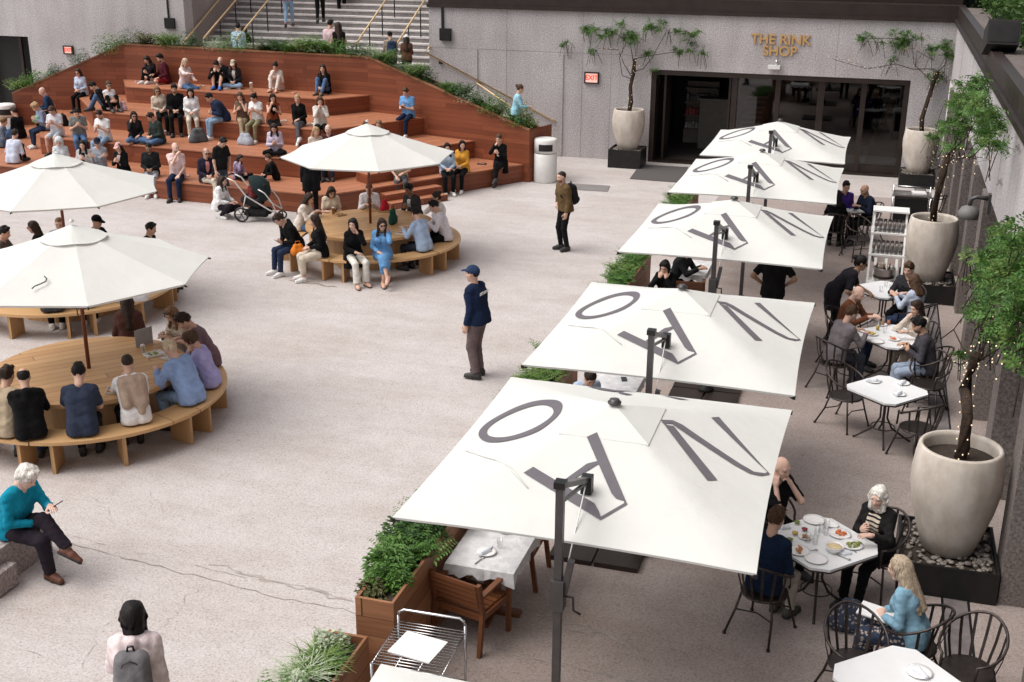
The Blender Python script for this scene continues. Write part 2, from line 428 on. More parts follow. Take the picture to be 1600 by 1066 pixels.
def pose_joints(o):
    """joint positions in the person's frame (x right, y forward, z up, origin under the pelvis on the supporting surface)"""
    s = o['h']/1.75; J = {}; pose = o['pose']; lean = R(o.get('lean', 8)); drop = o.get('drop', .47); sl = R(o.get('side', 0))
    rg = random.Random(o['seed']); jit = lambda a: rg.uniform(-a, a)
    hipz = {'sit': .095, 'up': .095, 'lotus': .095, 'ext': .095, 'cross': .095, 'stand': .92, 'walk': .9, 'squat': .27, 'low': .095}[pose]*s
    P = A3(0, 0, hipz); J['pel'] = P
    Rm = ry(sl) @ rx(-lean*.55); Rt = ry(sl*1.3) @ rz(R(o.get('twist', 0))) @ rx(-lean)
    J['mid'] = P+Rm @ A3(0, 0, .25*s); J['neck'] = J['mid']+Rt @ A3(0, 0, .27*s); J['Rt'] = Rt; J['Rm'] = Rm
    w = (.160 if o['sex'] == 'm' else .142)*s*o.get('wide', 1)
    J['sh'] = [J['neck']+Rt @ A3(x*w, 0, -.05*s) for x in (1, -1)]            # right, left
    pit, yaw = o.get('look', (12, 0)); Rh = rz(R(o.get('twist', 0)-yaw)) @ rx(-R(pit)) @ ry(R(o.get('tilt', 0)))
    nt = J['neck']+rx(-lean*.5) @ A3(0, .01, .062*s); J['ntop'] = nt
    J['Rh'] = Rh; J['head'] = nt+Rh @ A3(0, .022, .105)*s
    hw = .085*s; J['hip'] = [P+A3(x*hw, 0, 0) for x in (1, -1)]
    l1 = .425*s; l2 = .41*s; az = .085*s
    sp = o.get('spread', .1)*s
    if pose in ('sit', 'cross'):
        fy = o.get('reach', .42)*s
        ft = [A3(sp+jit(.02), fy+.02+jit(.05), -drop+az), A3(-sp+jit(.02), fy+jit(.05), -drop+az)]
        poles = [(.1*sp/.1, 1, .7), (-.1*sp/.1, 1, .7)]
        if pose == 'cross':
            i = o.get('xleg', 0); sg = 1 if i == 0 else -1
            ft[i] = A3(-sg*o.get('xx', .13)*s, (o.get('reach', .42)+o.get('xf', .2))*s, -drop+az+o.get('xh', .17)*s); ft[1-i] = A3(-sg*.03, fy, -drop+az); poles[i] = (-.2*sg, .8, 1.2)
    elif pose == 'up': ft = [A3(sp, .40*s+jit(.05), az), A3(-sp, .44*s+jit(.05), az)]; poles = [(.15, .5, 1), (-.15, .5, 1)]
    elif pose == 'lotus': ft = [A3(-.12*s, .24*s, .07), A3(.14*s, .31*s, .07)]; poles = [(1, .75, .12), (-1, .75, .12)]
    elif pose == 'ext': ft = [A3(sp, .74*s, az), A3(-sp, .78*s, az)]; poles = [(0, .3, 1), (0, .3, 1)]
    elif pose == 'squat': ft = [A3(.12*s, .1*s, az), A3(-.12*s, .04*s, az)]; poles = [(.3, 1, .5), (-.3, 1, .5)]
    elif pose == 'walk': ft = [A3(.08*s, .2*s, az), A3(-.08*s, -.2*s, az+.03)]; poles = [(0, 1, 0), (0, 1, 0)]
    else: ft = [A3(sp, .02, az), A3(-sp, -.02, az)]; poles = [(0, 1, 0), (0, 1, 0)]
    J['knee'] = []; J['ank'] = []
    for i in (0, 1):
        k, a = ik(J['hip'][i], ft[i], l1, l2, poles[i]); J['knee'].append(k); J['ank'].append(a)
    # arms
    arms = o.get('arms', 'lap'); arms = arms if isinstance(arms, tuple) else (arms, arms)
    u1 = .285*s; u2 = .245*s; J['elb'] = []; J['wri'] = []; J['hkind'] = []; J['hdir'] = []; J['hnrm'] = []
    H = J['head']
    for i in (0, 1):
        g = 1 if i == 0 else -1; a = arms[i]; sh = J['sh'][i]; pole = A3(g*.7, -.5, -1); kind = 'rest'; nrm = A3(0, 0, -1); hd = None
        if a == 'side': t = sh+A3(g*.05, .03, -.52*s); pole = A3(g*.3, -1, 0); nrm = A3(-g, 0, 0)
        elif a == 'pocket': t = sh+A3(g*.02, .08, -.44*s); pole = A3(g*1, -.8, 0); nrm = A3(-g, 0, 0)
        elif a == 'lap': t = P+A3(g*.05+jit(.02), .27*s+jit(.03), .13*s); hd = A3(-g*.8, .6, -.1); nrm = A3(0, 0, -1)
        elif a == 'knee': t = J['knee'][i]*.72+J['hip'][i]*.28+A3(0, 0, .095*s); hd = unit(J['knee'][i]-J['hip'][i]); kind = 'flat'
        elif a == 'hug': t = J['knee'][i]*.6+J['ank'][i]*.4+A3(-g*.06, .06, .02); hd = A3(-g, .2, 0); nrm = A3(0, -1, 0)
        elif a == 'phone': t = J['mid']+Rt @ A3(g*.035, .27*s, .03*s); hd = A3(-g*.35, .8, .45); nrm = A3(-g*.6, -.3, .75); kind = 'grip'
        elif a == 'food': t = J['mid']+Rt @ A3(g*.055, .25*s, .1*s); hd = A3(-g*.5, .6, .5); nrm = A3(-g*.8, 0, .3); kind = 'grip'
        elif a == 'mouth': t = H+J['Rh'] @ A3(g*.055, .125*s, -.14*s); hd = A3(-g*.55, -.2, .85); nrm = A3(-g*.7, -.6, 0); kind = 'grip'; pole = A3(g*.6, .2, -1)
        elif a == 'cheek': t = H+J['Rh'] @ A3(g*.1, .07*s, -.17*s); hd = A3(-g*.2, -.1, 1); nrm = A3(-g, -.3, 0); pole = A3(g*.5, .4, -1)
        elif a == 'face': t = H+J['Rh'] @ A3(g*.06, .15*s, -.13*s); hd = A3(-g*.2, -.45, .9); nrm = A3(-g*.2, -1, 0); kind = 'flat'; pole = A3(g*.7, .4, -1)
        elif a == 'table': t = P+A3(g*.09+jit(.04), .38*s+jit(.07), (o.get('tabz', .29)-.0+.04)); hd = A3(-g*.6, .8, -.05); kind = 'rest'; pole = A3(g*.6, -.5, -1)
        elif a == 'tableout': t = P+A3(-g*.02, .6*s, (o.get('tabz', .29)+.05)); hd = A3(-g*.3, 1, 0); kind = 'grip'; pole = A3(g*1, -.2, -.5)
        elif a == 'point': t = sh+A3(g*.1, .5*s, -.06*s); hd = A3(0, 1, .1); kind = 'flat'
        elif a == 'fold': t = J['mid']+Rt @ A3(-g*.1, .2*s, .12*s); hd = A3(-g, .1, .1); nrm = A3(0, -1, 0)
        elif a == 'prop': t = P+A3(g*.2, -.2*s, .0); hd = A3(g*.3, -.5, -.6); kind = 'flat'; pole = A3(g*.3, -1, .3)
        elif a == 'front': t = J['mid']+Rt @ A3(g*.1, .33*s, -.02*s); hd = A3(-g*.2, 1, .1)
        elif a == 'down': t = sh+A3(g*.02, .3*s, -.36*s); hd = A3(0, .7, -.6)
        elif a == 'strap': t = J['mid']+Rt @ A3(g*.11, .16*s, .2*s); hd = A3(-g*.3, -.1, 1); nrm = A3(0, -1, 0); kind = 'grip'
        elif a == 'waist': t = P+A3(g*.17*s, .08*s, .1*s); hd = A3(-g*.6, .4, -.5); pole = A3(g*1, -.6, 0)
        elif isinstance(a, tuple) or isinstance(a, np.ndarray): t = A3(*a); hd = A3(-g*.4, .9, 0)
        else: t = sh+A3(g*.05, .03, -.5*s)
        e, t = ik(sh, t, u1, u2, pole)
        fa = unit(t-e)
        hd = fa if hd is None else unit(unit(hd)*.75+fa*.5)
        J['elb'].append(e); J['wri'].append(t); J['hkind'].append(kind); J['hdir'].append(hd); J['hnrm'].append(nrm)
    J['s'] = s
    return J

def frame(y, n):            # matrix whose columns are x, y (fingers), z with palm normal = -z
    y = unit(y); z = -np.asarray(n, float); z = unit(z-y*(z@y)); x = np.cross(y, z)
    return np.stack([x, y, z], 1)
SKINS = {'l': (.64, .41, .31), 'p': (.72, .49, .40), 'm': (.46, .28, .19), 't': (.54, .34, .235), 'd': (.16, .085, .055), 'b': (.27, .15, .095)}
HAIRC = {'k': (.012, .010, .010), 'd': (.035, .022, .016), 'b': (.085, .048, .028), 'lb': (.20, .115, .06), 'bl': (.42, .29, .16), 'w': (.74, .71, .66), 'gb': (.40, .32, .235), 'g': (.25, .23, .22), 'r': (.22, .09, .04), 'wb': (.62, .50, .36)}
EYE = simple('eye_dark', (.02, .016, .014), .25, var=.05)
LIP = {}
def lipm(c):
    if c not in LIP: LIP[c] = simple('lips', (c[0]*.8, c[1]*.5, c[2]*.5), .5, var=.05)
    return LIP[c]
DARKPL = simple('black_plastic', (.012, .012, .013), .3, var=.1)
SOLE_W = simple('sole_white', (.72, .71, .69), .7); SOLE_D = simple('sole_dark', (.02, .018, .017), .7)
_shoem = {}
def shoem(c):
    if c not in _shoem: _shoem[c] = simple('shoe_upper', c, .6, var=.15, sc=20)
    return _shoem[c]

def cp_(o): return o.get('cap') is not None or o.get('helmet') or o.get('hoodup')
def hair_prims(o, J):
    st = o['hair']; s = J['s']; Rh = J['Rh']; H = J['head']; T = lambda *p: H+Rh @ (A3(*p)*s)
    e = lambda c, r, k=.02: ell(T(*c), np.array(r)*s, Rh, k)
    c = lambda a, b, ra, rb, k=.02: cone(T(*a), T(*b), ra*s, rb*s, k)
    face = [sub(e((0, .095, -.045), (.073, .095, .112)))]
    lock = lambda a, dx, dy, L, ra, rb: cone(T(*a), T(*a)+A3(dx, dy, -L)*s, ra*s, rb*s, .02)
    fall = lambda a, b, ra, rb: cone(T(*a), np.asarray(b), ra*s, rb*s, .025)
    P = []
    cp = o.get('cap') is not None or o.get('helmet')
    vol = -.004 if cp else {'short': .0, 'buzz': -.006, 'ring': -.002, 'curly': .014, 'wavy': .012}.get(st, .004)+o.get('hvol', 0)
    if st == 'bald': return []
    P = [e((0, -.016, .034), (.081+vol, .101+vol, .097+vol))]
    neckcut = [sub(e((0, -.03, -.178), (.1, .13, .085)))] if st in ('short', 'buzz', 'ring', 'bun', 'pony', 'wavy', 'curly', 'quiff') else []
    ears = [sub(e((sg*.09, .02, -.025), (.03, .036, .04))) for sg in (1, -1)] if st in ('short', 'buzz', 'ring', 'quiff', 'bun', 'pony') else []
    if st in ('short', 'quiff') and not cp: P += [c((-.03, .06, .1), (.03, .055, .105), .028, .03), c((-.02, 0, .118), (.02, -.02, .118), .03, .03)]
    if st == 'quiff': P += [c((-.03, .085, .105), (.03, .085, .11), .022, .025)]
    if st == 'curly': P += [c((sg*.06, .02, .08), (sg*.07, -.05, .04), .045, .05) for sg in (1, -1)]+[c((0, .05, .1), (0, -.08, .08), .04, .05)]
    if st == 'wavy': P += [c((-.04, .06, .095), (.05, .06, .1), .035, .035), c((sg_ := .06, 0, .08), (.06, -.06, .0), .04, .045), c((-.06, 0, .08), (-.06, -.06, .0), .04, .045)]
    P += face+neckcut+ears
    if st == 'ring': P += [sub(e((0, .0, .11), (.075, .1, .07)))]
    if st in ('bob', 'long', 'longf', 'longb', 'half'):
        for sg in (1, -1):
            P += [c((sg*.05, .03, .1), (sg*.078, .01, .03), .022, .022), c((sg*.078, .0, .03), (sg*.078, -.01, -.06), .024, .026)]
    if st == 'bob':
        for sg in (1, -1): P += [lock((sg*.068, .01, -.03), sg*.008, .01, .11, .033, .026), lock((sg*.045, -.05, -.02), 0, 0, .12, .045, .04)]
        P += [lock((0, -.07, -.02), 0, 0, .11, .05, .042)]
    if st in ('long', 'longf', 'longb', 'half'):
        n = J['neck']; Rt = J['Rt']; B = lambda *p: n+Rt @ (A3(*p)*s)
        L = {'half': .06, 'long': .16, 'longb': .26, 'longf': .2}[st]
        P += [fall((0, -.07, -.0), B(0, -.115, -L*.9), .06, .05), fall((.045, -.06, -.02), B(.07, -.1, -L), .045, .03), fall((-.045, -.06, -.02), B(-.07, -.1, -L), .045, .03)]
        for sg in (1, -1):
            if st in ('long', 'longf'): P += [fall((sg*.066, .0, -.05), B(sg*.085, .085, -.06), .03, .03), cone(B(sg*.085, .085, -.06), B(sg*.08, .125, -L*1.1), .03*s, .017*s, .02)]
            else: P += [fall((sg*.066, -.02, -.05), B(sg*.09, -.03, .0), .03, .03), fall((sg*.066, -.04, -.05), B(sg*.1, -.09, -L*.8), .03, .025)]
    if st == 'pony':
        P += [c((0, -.1, .06), (0, -.14, .05), .03, .032), cone(T(0, -.14, .05), T(0, -.14, .05)+A3(0, -.03, -.12)*s, .032*s, .034*s, .02), cone(T(0, -.14, .05)+A3(0, -.03, -.12)*s, T(0, -.14, .05)+A3(0, -.01, -.26)*s, .034*s, .012*s, .02)]
    if st == 'bun': P += [e((0, -.115, .07), (.048, .045, .045), .01)]
    return P

def torso_prims(o, J, inf=0.0):
    s = J['s']; P, M, Nk = J['pel'], J['mid'], J['neck']; Rt, Rm = J['Rt'], J['Rm']; w = o.get('wide', 1); f = o['sex'] == 'f'
    hb = (.098 if f else .09)*s; wr = (.088 if f else .102)*w*s; cr = (.102 if f else .112)*w*s
    L = []
    for g in (1, -1):
        hp = P+A3(g*.062*s, -.015*s, .01*s); md = M+Rm @ A3(g*(.04 if f else .055)*s, 0, -.02*s); ch = M+Rt @ A3(g*.068*s, .0, .13*s)
        L += [cone(P+A3(g*.064*s, -.028*s, .075*s), P+A3(g*.068*s, -.03*s, -.03*s), .104*s+inf, .116*s+inf, .04)] if inf < .1 else []
        L += [cone(hp, md, hb*1.12+inf, wr+inf, .05), cone(md, ch, wr+inf, cr+inf, .05), cone(ch, Nk+Rt @ A3(g*.08*s, -.01, -.045*s), cr*.95+inf, .062*s+inf, .05)]
        if f: L.append(ell(M+Rt @ A3(g*.07*s, .082*s, .1*s), np.array((.066, .06, .068))*s+inf, None, .04))
    if o.get('belly'): L.append(ell(M+Rm @ A3(0, .07*s, -.06*s), np.array((.14, .12, .14))*s*o['belly'], None, .06))
    return L

def person(label, hx, hy, z, pose, face, **kw):
    """hx, hy: where the head stands in the picture; z: height of the floor or seat that carries the figure"""
    o = dict(h=1.72, sex='m', skin='l', hair='short', hc='d', top=(.05, .05, .06), slv=1.0, bot=(.03, .03, .035), leg='long', shoe=(.03, .028, .028), vox=.017, seed=int(hx*7+hy*13), pose=pose, lean=8)
    o.update(kw)
    if o['sex'] == 'm' and o['slv'] > .3 and o['seed'] % 3 == 0 and not o.get('hood'): o.setdefault('collar', 1)
    if o['sex'] == 'f' and 'h' not in kw: o['h'] = 1.63
    J = pose_joints(o); s = J['s']
    hz = J['head'][2]
    w0 = G(hx, hy, z+hz)
    t = unit(np.append((_c-w0)[:2], 0)); r = np.append(_r0[:2], 0); a = R(face)
    d = unit(math.cos(a)*t+math.sin(a)*r); ang = math.atan2(d[1], d[0])-math.pi/2
    Rw = rz(ang); loc = w0-Rw @ J['head']; loc[2] = z
    if 'at' in o: loc = A3(o['at'][0], o['at'][1], z)
    sk = skin(SKINS[o['skin']]); vox = o['vox']
    # --- body: one skin surface with head and hands
    B = []
    for i in (0, 1):
        B += [cone(J['sh'][i], J['elb'][i], .044*s, .037*s, .02), cone(J['elb'][i], J['wri'][i], .038*s, .026*s, .02),
              cone(J['hip'][i], J['knee'][i], .066*s, .05*s, .03), cone(J['knee'][i], J['knee'][i]*.55+J['ank'][i]*.45, .05*s, .05*s, .02), cone(J['knee'][i]*.55+J['ank'][i]*.45, J['ank'][i], .049*s, .033*s, .02),
              cone(J['sh'][i], J['neck']+J['Rt'] @ A3(0, 0, -.03)*s, .038*s, .045*s, .03)]
    for g in (1, -1): B += [cone(J['pel']+A3(g*.05, 0, .02), J['mid']+J['Rt'] @ A3(g*.05, 0, .1), .07*s, .07*s, .05)]
    B += [cone(J['neck']-A3(0, 0, .03), J['ntop']+A3(0, 0, .02), .053*s, .05*s, .03)]
    v, f = sdf(B, vox); parts = [(v, f, 0)]
    for hv, hf, hm in HEADS[o['sex']]: parts.append((J['head']+(hv*s*.97) @ J['Rh'].T, hf, hm))
    for i in (0, 1):
        hv, hf = HANDS[J['hkind'][i]]; hv = hv*s*1.0; hf = hf
        if i == 1: hv = hv*A3(-1, 1, 1); hf = hf[:, ::-1]
        parts.append((J['wri'][i]+hv @ frame(J['hdir'][i], J['hnrm'][i]).T, hf, 0))
    me = raw_mesh('person', parts, [sk, EYE, lipm(SKINS[o['skin']])])
    ob = put('person', me); ob.location = loc; ob.rotation_euler = (0, 0, ang)
    tag(ob, label, 'person', o.get('group'))
    # --- top
    tops = torso_prims(o, J, .012*s+o.get('puff', 0)); slv = o['slv']; pf = o.get('puff', 0)*.7
    tops += [cone(J['sh'][i], J['neck']+J['Rt'] @ A3((1 if i == 0 else -1)*.045, -.01, -.045)*s, .056*s+pf, .058*s+pf, .04) for i in (0, 1)]
    if slv > 0:
        for i in (0, 1):
            a, e, w = J['sh'][i], J['elb'][i], J['wri'][i]
            if slv >= .5:
                tops += [cone(a, e, .058*s+pf, .05*s+pf, .035)]; q = (slv-.5)*2; tops += [cone(e, e+(w-e)*q*.97, .05*s+pf, (.05-.01*q)*s+pf, .02, None, True)]
            else: tops += [cone(a, a+(e-a)*slv*2, .06*s+pf, .06*s+pf, .035, None, True)]
    if o.get('hood'):
        n = J['neck']; Rt = J['Rt']; tops += [cone(n+Rt @ A3(-.09, -.06, -.02)*s, n+Rt @ A3(.09, -.06, -.02)*s, .05*s, .05*s, .03), cone(n+Rt @ A3(0, -.1, 0)*s, n+Rt @ A3(0, -.11, -.1)*s, .055*s, .04*s, .03)]
    if o.get('collar'):
        n = J['neck']; Rt = J['Rt']; tops += [cone(n+Rt @ A3(g*.055, -.03, .0)*s, n+Rt @ A3(g*.05, .05, -.01)*s, .03*s, .022*s, .02) for g in (1, -1)]+[cone(n+Rt @ A3(-.05, -.04, .01)*s, n+Rt @ A3(.05, -.04, .01)*s, .03*s, .03*s, .02)]
    skirt = o['leg'] in ('dress', 'skirt')
    hem = J['pel'][2]-(.05 if pose in ('stand', 'walk') else .07)*s
    if o.get('coat'):
        hem -= .2*s
        for g in (1, -1): tops += [cone(J['pel']+A3(g*.07, -.02, 0), J['pel']+A3(g*.09, -.02, -.25*s), .12*s, .13*s, .05)]
    if o['leg'] == 'dress':
        hem = -9
        for i in (0, 1):
            k = J['knee'][i]; a = k*.55+J['ank'][i]*.45
            tops += [cone(J['hip'][i], k, .105*s, .085*s, .07), cone(k, a, .085*s, .085*s, .08, None, True)]
        a0 = J['knee'][0]*.6+J['ank'][0]*.4; a1 = J['knee'][1]*.6+J['ank'][1]*.4
        tops += [cone(J['knee'][0], J['knee'][1], .075*s, .075*s, .06), cone(a0, a1, .06*s, .06*s, .05)]
    def posthem(D, X, Y, Z): return np.maximum(D, hem-Z+0*X+0*Y)
    tm = o['top'] if isinstance(o['top'], bpy.types.Material) else cloth(o['top'])
    v, f = sdf(tops, vox, .0028 if vox > .0146 else .0036, o['seed'], posthem)
    nm = 'dress' if o['leg'] == 'dress' else o.get('tname', 'shirt')
    put(nm, raw_mesh(nm, [(v, f, 0)], [tm]), ob)
    if o.get('vshirt'):            # the shirt showing between the lapels
        Rt, M = J['Rt'], J['mid']; wv = o.get('vw', .05)
        def postv(D, X, Y, Z):
            x = X-M[0]; y = Y-M[1]; zz = Z-M[2]
            u = x*Rt[0, 0]+y*Rt[1, 0]+zz*Rt[2, 0]; q = x*Rt[0, 1]+y*Rt[1, 1]+zz*Rt[2, 1]; p = x*Rt[0, 2]+y*Rt[1, 2]+zz*Rt[2, 2]
            w = np.clip((p+o.get('vdeep', .06)*s)*wv/.13+.012, 0, wv)
            return np.maximum(np.maximum(D, np.abs(u)-w), np.maximum(.03-q, p-.225*s))
        v, f = sdf(torso_prims(o, J, .018*s+o.get('puff', 0)), min(vox, .014), 0, 0, postv)
        if len(v): put('shirt_front', raw_mesh('shirt_front', [(v, f, 0)], [o['vshirt'] if isinstance(o['vshirt'], bpy.types.Material) else cloth(o['vshirt'])]), ob)
    # --- trousers / shorts / skirt
    if o['leg'] not in ('dress',):
        lo = o.get('loose', 0)*s; Q = []
        for g in (1, -1): Q += [cone(J['pel']+A3(g*.06*s, -.02*s, .09*s), J['pel']+A3(g*.065*s, -.025*s, .0), .092*s, .108*s, .04)]
        for i in (0, 1):
            h, k, a = J['hip'][i], J['knee'][i], J['ank'][i]
            if o['leg'] == 'shorts': Q += [cone(h, h+(k-h)*.92, .09*s+lo, .074*s+lo, .04, None, True)]
            elif o['leg'] == 'skirt': Q += [cone(h, k, .1*s, .09*s, .07), cone(k, k*.7+a*.3, .088*s, .09*s, .07, None, True)]
            else:
                fr = {'long': .97, 'crop': .78, 'wide': .96}[o['leg']]; wd = .03*s if o['leg'] == 'wide' else 0
                Q += [cone(h, k, .089*s+lo, .067*s+lo, .04), cone(k, k+(a-k)*fr, .066*s+lo, .05*s+lo+wd, .02, None, True)]
        v, f = sdf(Q, vox, .003, o['seed']+5)
        nm = {'shorts': 'shorts', 'skirt': 'skirt'}.get(o['leg'], 'trousers')
        put(nm, raw_mesh(nm, [(v, f, 0)], [o['bot'] if isinstance(o['bot'], bpy.types.Material) else cloth(o['bot'])]), ob)
    # --- shoes
    for i in (0, 1):
        so = put('shoe', SHOE, ob); k, a = J['knee'][i], J['ank'][i]; sh = unit(k-a)
        fy = A3(0, 1, 0) if pose != 'lotus' else A3(-.8 if i == 0 else .8, .6, 0)
        if pose == 'cross' and i == o.get('xleg', 0): fy = unit(A3(0, .8, -.35))
        if pose == 'walk' and i == 1: fy = unit(A3(0, 1, -.5))
        g = 1 if i == 0 else -1
        fy = unit(fy+A3(g*o.get('toe', .18), 0, 0))
        up = A3(0, 0, 1) if not (pose == 'cross' and i == o.get('xleg', 0)) else sh
        x = unit(np.cross(fy, up)); up = np.cross(x, fy)
        M = Matrix([[*(x*s)[:1], (fy*s)[0], (up*s)[0], 0], [x[1]*s, fy[1]*s, up[1]*s, 0], [x[2]*s, fy[2]*s, up[2]*s, 0], [0, 0, 0, 1]])
        p = a-up*.085*s; M.translation = Vector(p)
        so.matrix_local = M
        for sl in so.material_slots: sl.link = 'OBJECT'
        c = o['shoe']; so.material_slots[0].material = shoem(c) if c != 'skin' else sk
        so.material_slots[1].material = SOLE_W if (c != 'skin' and sum(c) > .9) or o.get('wsole') else SOLE_D
    # --- hair, beard, brows
    hm = hairm(HAIRC[o['hc']]); st = o['hair']; H, Rh = J['head'], J['Rh']; T = lambda *p: H+Rh @ (A3(*p)*s)
    hp = [] if o.get('hoodup') else hair_prims(o, J)
    hparts = []
    if hp:
        v, f = sdf(hp, .0095 if vox > .0146 else .0068, .0045 if st in ('curly', 'wavy') else .0036 if st in ('short', 'quiff') else .0014, o['seed'], None, .0020 if st in ('short', 'curly', 'wavy', 'quiff') else .0011); hparts.append((v, f, 0))
        if vox < .0156 and st not in ('buzz', 'ring') and not cp_(o):      # loose locks over the shell
            rs = np.random.default_rng(o['seed']); k = rs.integers(0, len(v), 420); p = v[k]; nn = p-H; nn /= np.linalg.norm(nn, axis=1)[:, None]
            g_ = (np.array([0, 0, -1.0]) if st not in ('short', 'curly', 'wavy', 'quiff') else np.array([0, 0, -.5]))+rs.normal(size=(420, 3))*(.22 if st not in ('short', 'curly', 'wavy', 'quiff') else .7); g_ = g_-nn*(g_*nn).sum(1)[:, None]; g_ /= np.linalg.norm(g_, axis=1)[:, None]
            sd_ = np.cross(g_, nn); L_ = rs.uniform(.015, .042 if st in ('short', 'wavy', 'curly', 'quiff') else .09, (420, 1))*s; w_ = .0022*s; p = p+nn*.002
            if st not in ('short', 'wavy', 'curly', 'quiff'): L_ = L_*np.where(nn[:, 2:] < .35, 1, .02)
            q = np.stack([p-sd_*w_, p+sd_*w_, p+g_*L_*.6+nn*.0005*s+sd_*w_, p+g_*L_-nn*(L_*L_*5)], 1).reshape(-1, 3); hparts.append((q, np.arange(4*420).reshape(-1, 4), 0))
    for g in (1, -1):
        v, f = ball((0, 0, 0), (.018*s, .006*s, .0045*s)); hparts.append((T(g*.032, .09, .03)+v @ Rh.T, f, 0))
    put('hair', raw_mesh('hair', hparts, [hm]), ob)
    if o.get('beard'):
        q = [ell(T(0, .023, -.062), np.array((.0605, .0745, .064))*s, Rh), sub(ell(T(0, .105, -.028), np.array((.05, .05, .03))*s, Rh)), sub(cone(T(-.012, .115, -.066), T(.012, .115, -.066), .018*s, .018*s)), sub(ell(T(0, .02, .06), np.array((.12, .14, .075))*s, Rh)), sub(ell(T(0, -.05, -.06), np.array((.1, .07, .12))*s, Rh))]
        v, f = sdf(q, .008, .001)
        q = SKINS[o['skin']]; c = HAIRC[o['hc']]
        if len(v): put('beard', raw_mesh('beard', [(v, f, 0)], [hairm(tuple(.62*a+.30*b for a, b in zip(c, q)))]), ob)
    if o.get('cap') is not None or o.get('helmet'):
        c = o.get('cap') or o.get('helmet')
        q = [ell(T(0, -.012, .045), np.array((.09, .108, .094))*s, Rh), sub(ell(T(0, .02, -.06), np.array((.2, .2, .095))*s, Rh))]
        if o.get('cap'): q += [ell(T(0, .115, .042), np.array((.068, .075, .011))*s, Rh @ rx(-.15), .015)]
        v, f = sdf(q, .0095); nm = 'cap' if o.get('cap') else 'helmet'
        put(nm, raw_mesh(nm, [(v, f, 0)], [cloth(c)]), ob)
    if o.get('hoodup'):
        q = [ell(T(0, -.03, .02), np.array((.115, .125, .135))*s, Rh), cone(T(0, -.05, -.08), J['neck']+J['Rt'] @ A3(0, -.04, -.04), .1*s, .11*s, .05), sub(ell(T(0, .1, -.01), np.array((.075, .1, .1))*s, Rh))]
        v, f = sdf(q, .0095, .002, o['seed']); put('hood', raw_mesh('hood', [(v, f, 0)], [tm]), ob)
    if o.get('shades') or o.get('specs') or o.get('shadetop'):
        zz = .085 if o.get('shadetop') else .008; yy = .09 if not o.get('shadetop') else .082
        L = []
        for g in (1, -1):
            v, f = ball((0, 0, 0), (.026*s, .007*s, .02*s), 8, 6); L.append((T(g*.033, yy+.008, zz)+v @ Rh.T, f, 0))
            w, q = sdf([cone(T(g*.058, yy, zz+.004), T(g*.08, 0, zz+.008), .0045, .0045, .002)], .006); L.append((w, q, 0))
        w, q = sdf([cone(T(-.02, yy+.012, zz+.006), T(.02, yy+.012, zz+.006), .0045, .0045, .002)], .006); L.append((w, q, 0))
        if not o.get('specs'): put('sunglasses', raw_mesh('sunglasses', L, [DARKPL]), ob)
    PEOPLE.append((label, loc, J, ang, o)); return ob, J, loc, ang
PEOPLE = []
# ---------------------------------------------------------------- materials of the place
def terrazzo(name, base, warm):
    m, nt, b = nodes(name); tc = N(nt, 'ShaderNodeTexCoord'); co = tc.outputs['Object']
    n1 = noise(nt, co, 42, 2, .7); n2 = noise(nt, co, .45, 5, .6); n3 = noise(nt, co, 3.2, 4, .65)
    d = tuple(x*.72 for x in base); l = tuple(min(1, x*1.18) for x in base)
    r = ramp(nt, [(.30, d), (.5, base), (.72, l)]); nt.links.new(n1.outputs[0], r.inputs[0])
    v = N(nt, 'ShaderNodeTexVoronoi'); v.inputs['Scale'].default_value = 46; nt.links.new(co, v.inputs['Vector'])
    rv = ramp(nt, [(0.0, (.72, .67, .64)), (.3, (1, .97, .95)), (.8, (1.08, 1.06, 1.05))]); nt.links.new(v.outputs['Color'], rv.inputs[0])
    c = mixc(nt, .75, r.outputs[0], rv.outputs[0], 'MULTIPLY')
    r2 = ramp(nt, [(.32, warm), (.62, (1, 1, 1))]); nt.links.new(n2.outputs[0], r2.inputs[0]); c = mixc(nt, .8, c, r2.outputs[0], 'MULTIPLY')
    r3 = ramp(nt, [(.3, (.86, .84, .82)), (.6, (1, 1, 1))]); nt.links.new(n3.outputs[0], r3.inputs[0]); c = mixc(nt, .6, c, r3.outputs[0], 'MULTIPLY')
    vs = N(nt, 'ShaderNodeTexVoronoi'); vs.inputs['Scale'].default_value = 1.9; nt.links.new(co, vs.inputs['Vector'])
    rs = ramp(nt, [(.035, (.72, .69, .67)), (.055, (1, 1, 1))]); nt.links.new(vs.outputs['Distance'], rs.inputs[0]); c = mixc(nt, .8, c, rs.outputs[0], 'MULTIPLY')
    n5 = noise(nt, scaled(nt, co, (.35, 1.3, 1)), 1.1, 5, .7); r5 = ramp(nt, [(.38, (.90, .875, .86)), (.55, (1, 1, 1)), (.7, (1.03, 1.02, 1.01))]); nt.links.new(n5.outputs[0], r5.inputs[0]); c = mixc(nt, .8, c, r5.outputs[0], 'MULTIPLY')
    nt.links.new(c, b.inputs['Base Color']); b.inputs['Roughness'].default_value = .82; b.inputs['Specular IOR Level'].default_value = .25
    bump(nt, b, n1.outputs[0], .25, .006); return m
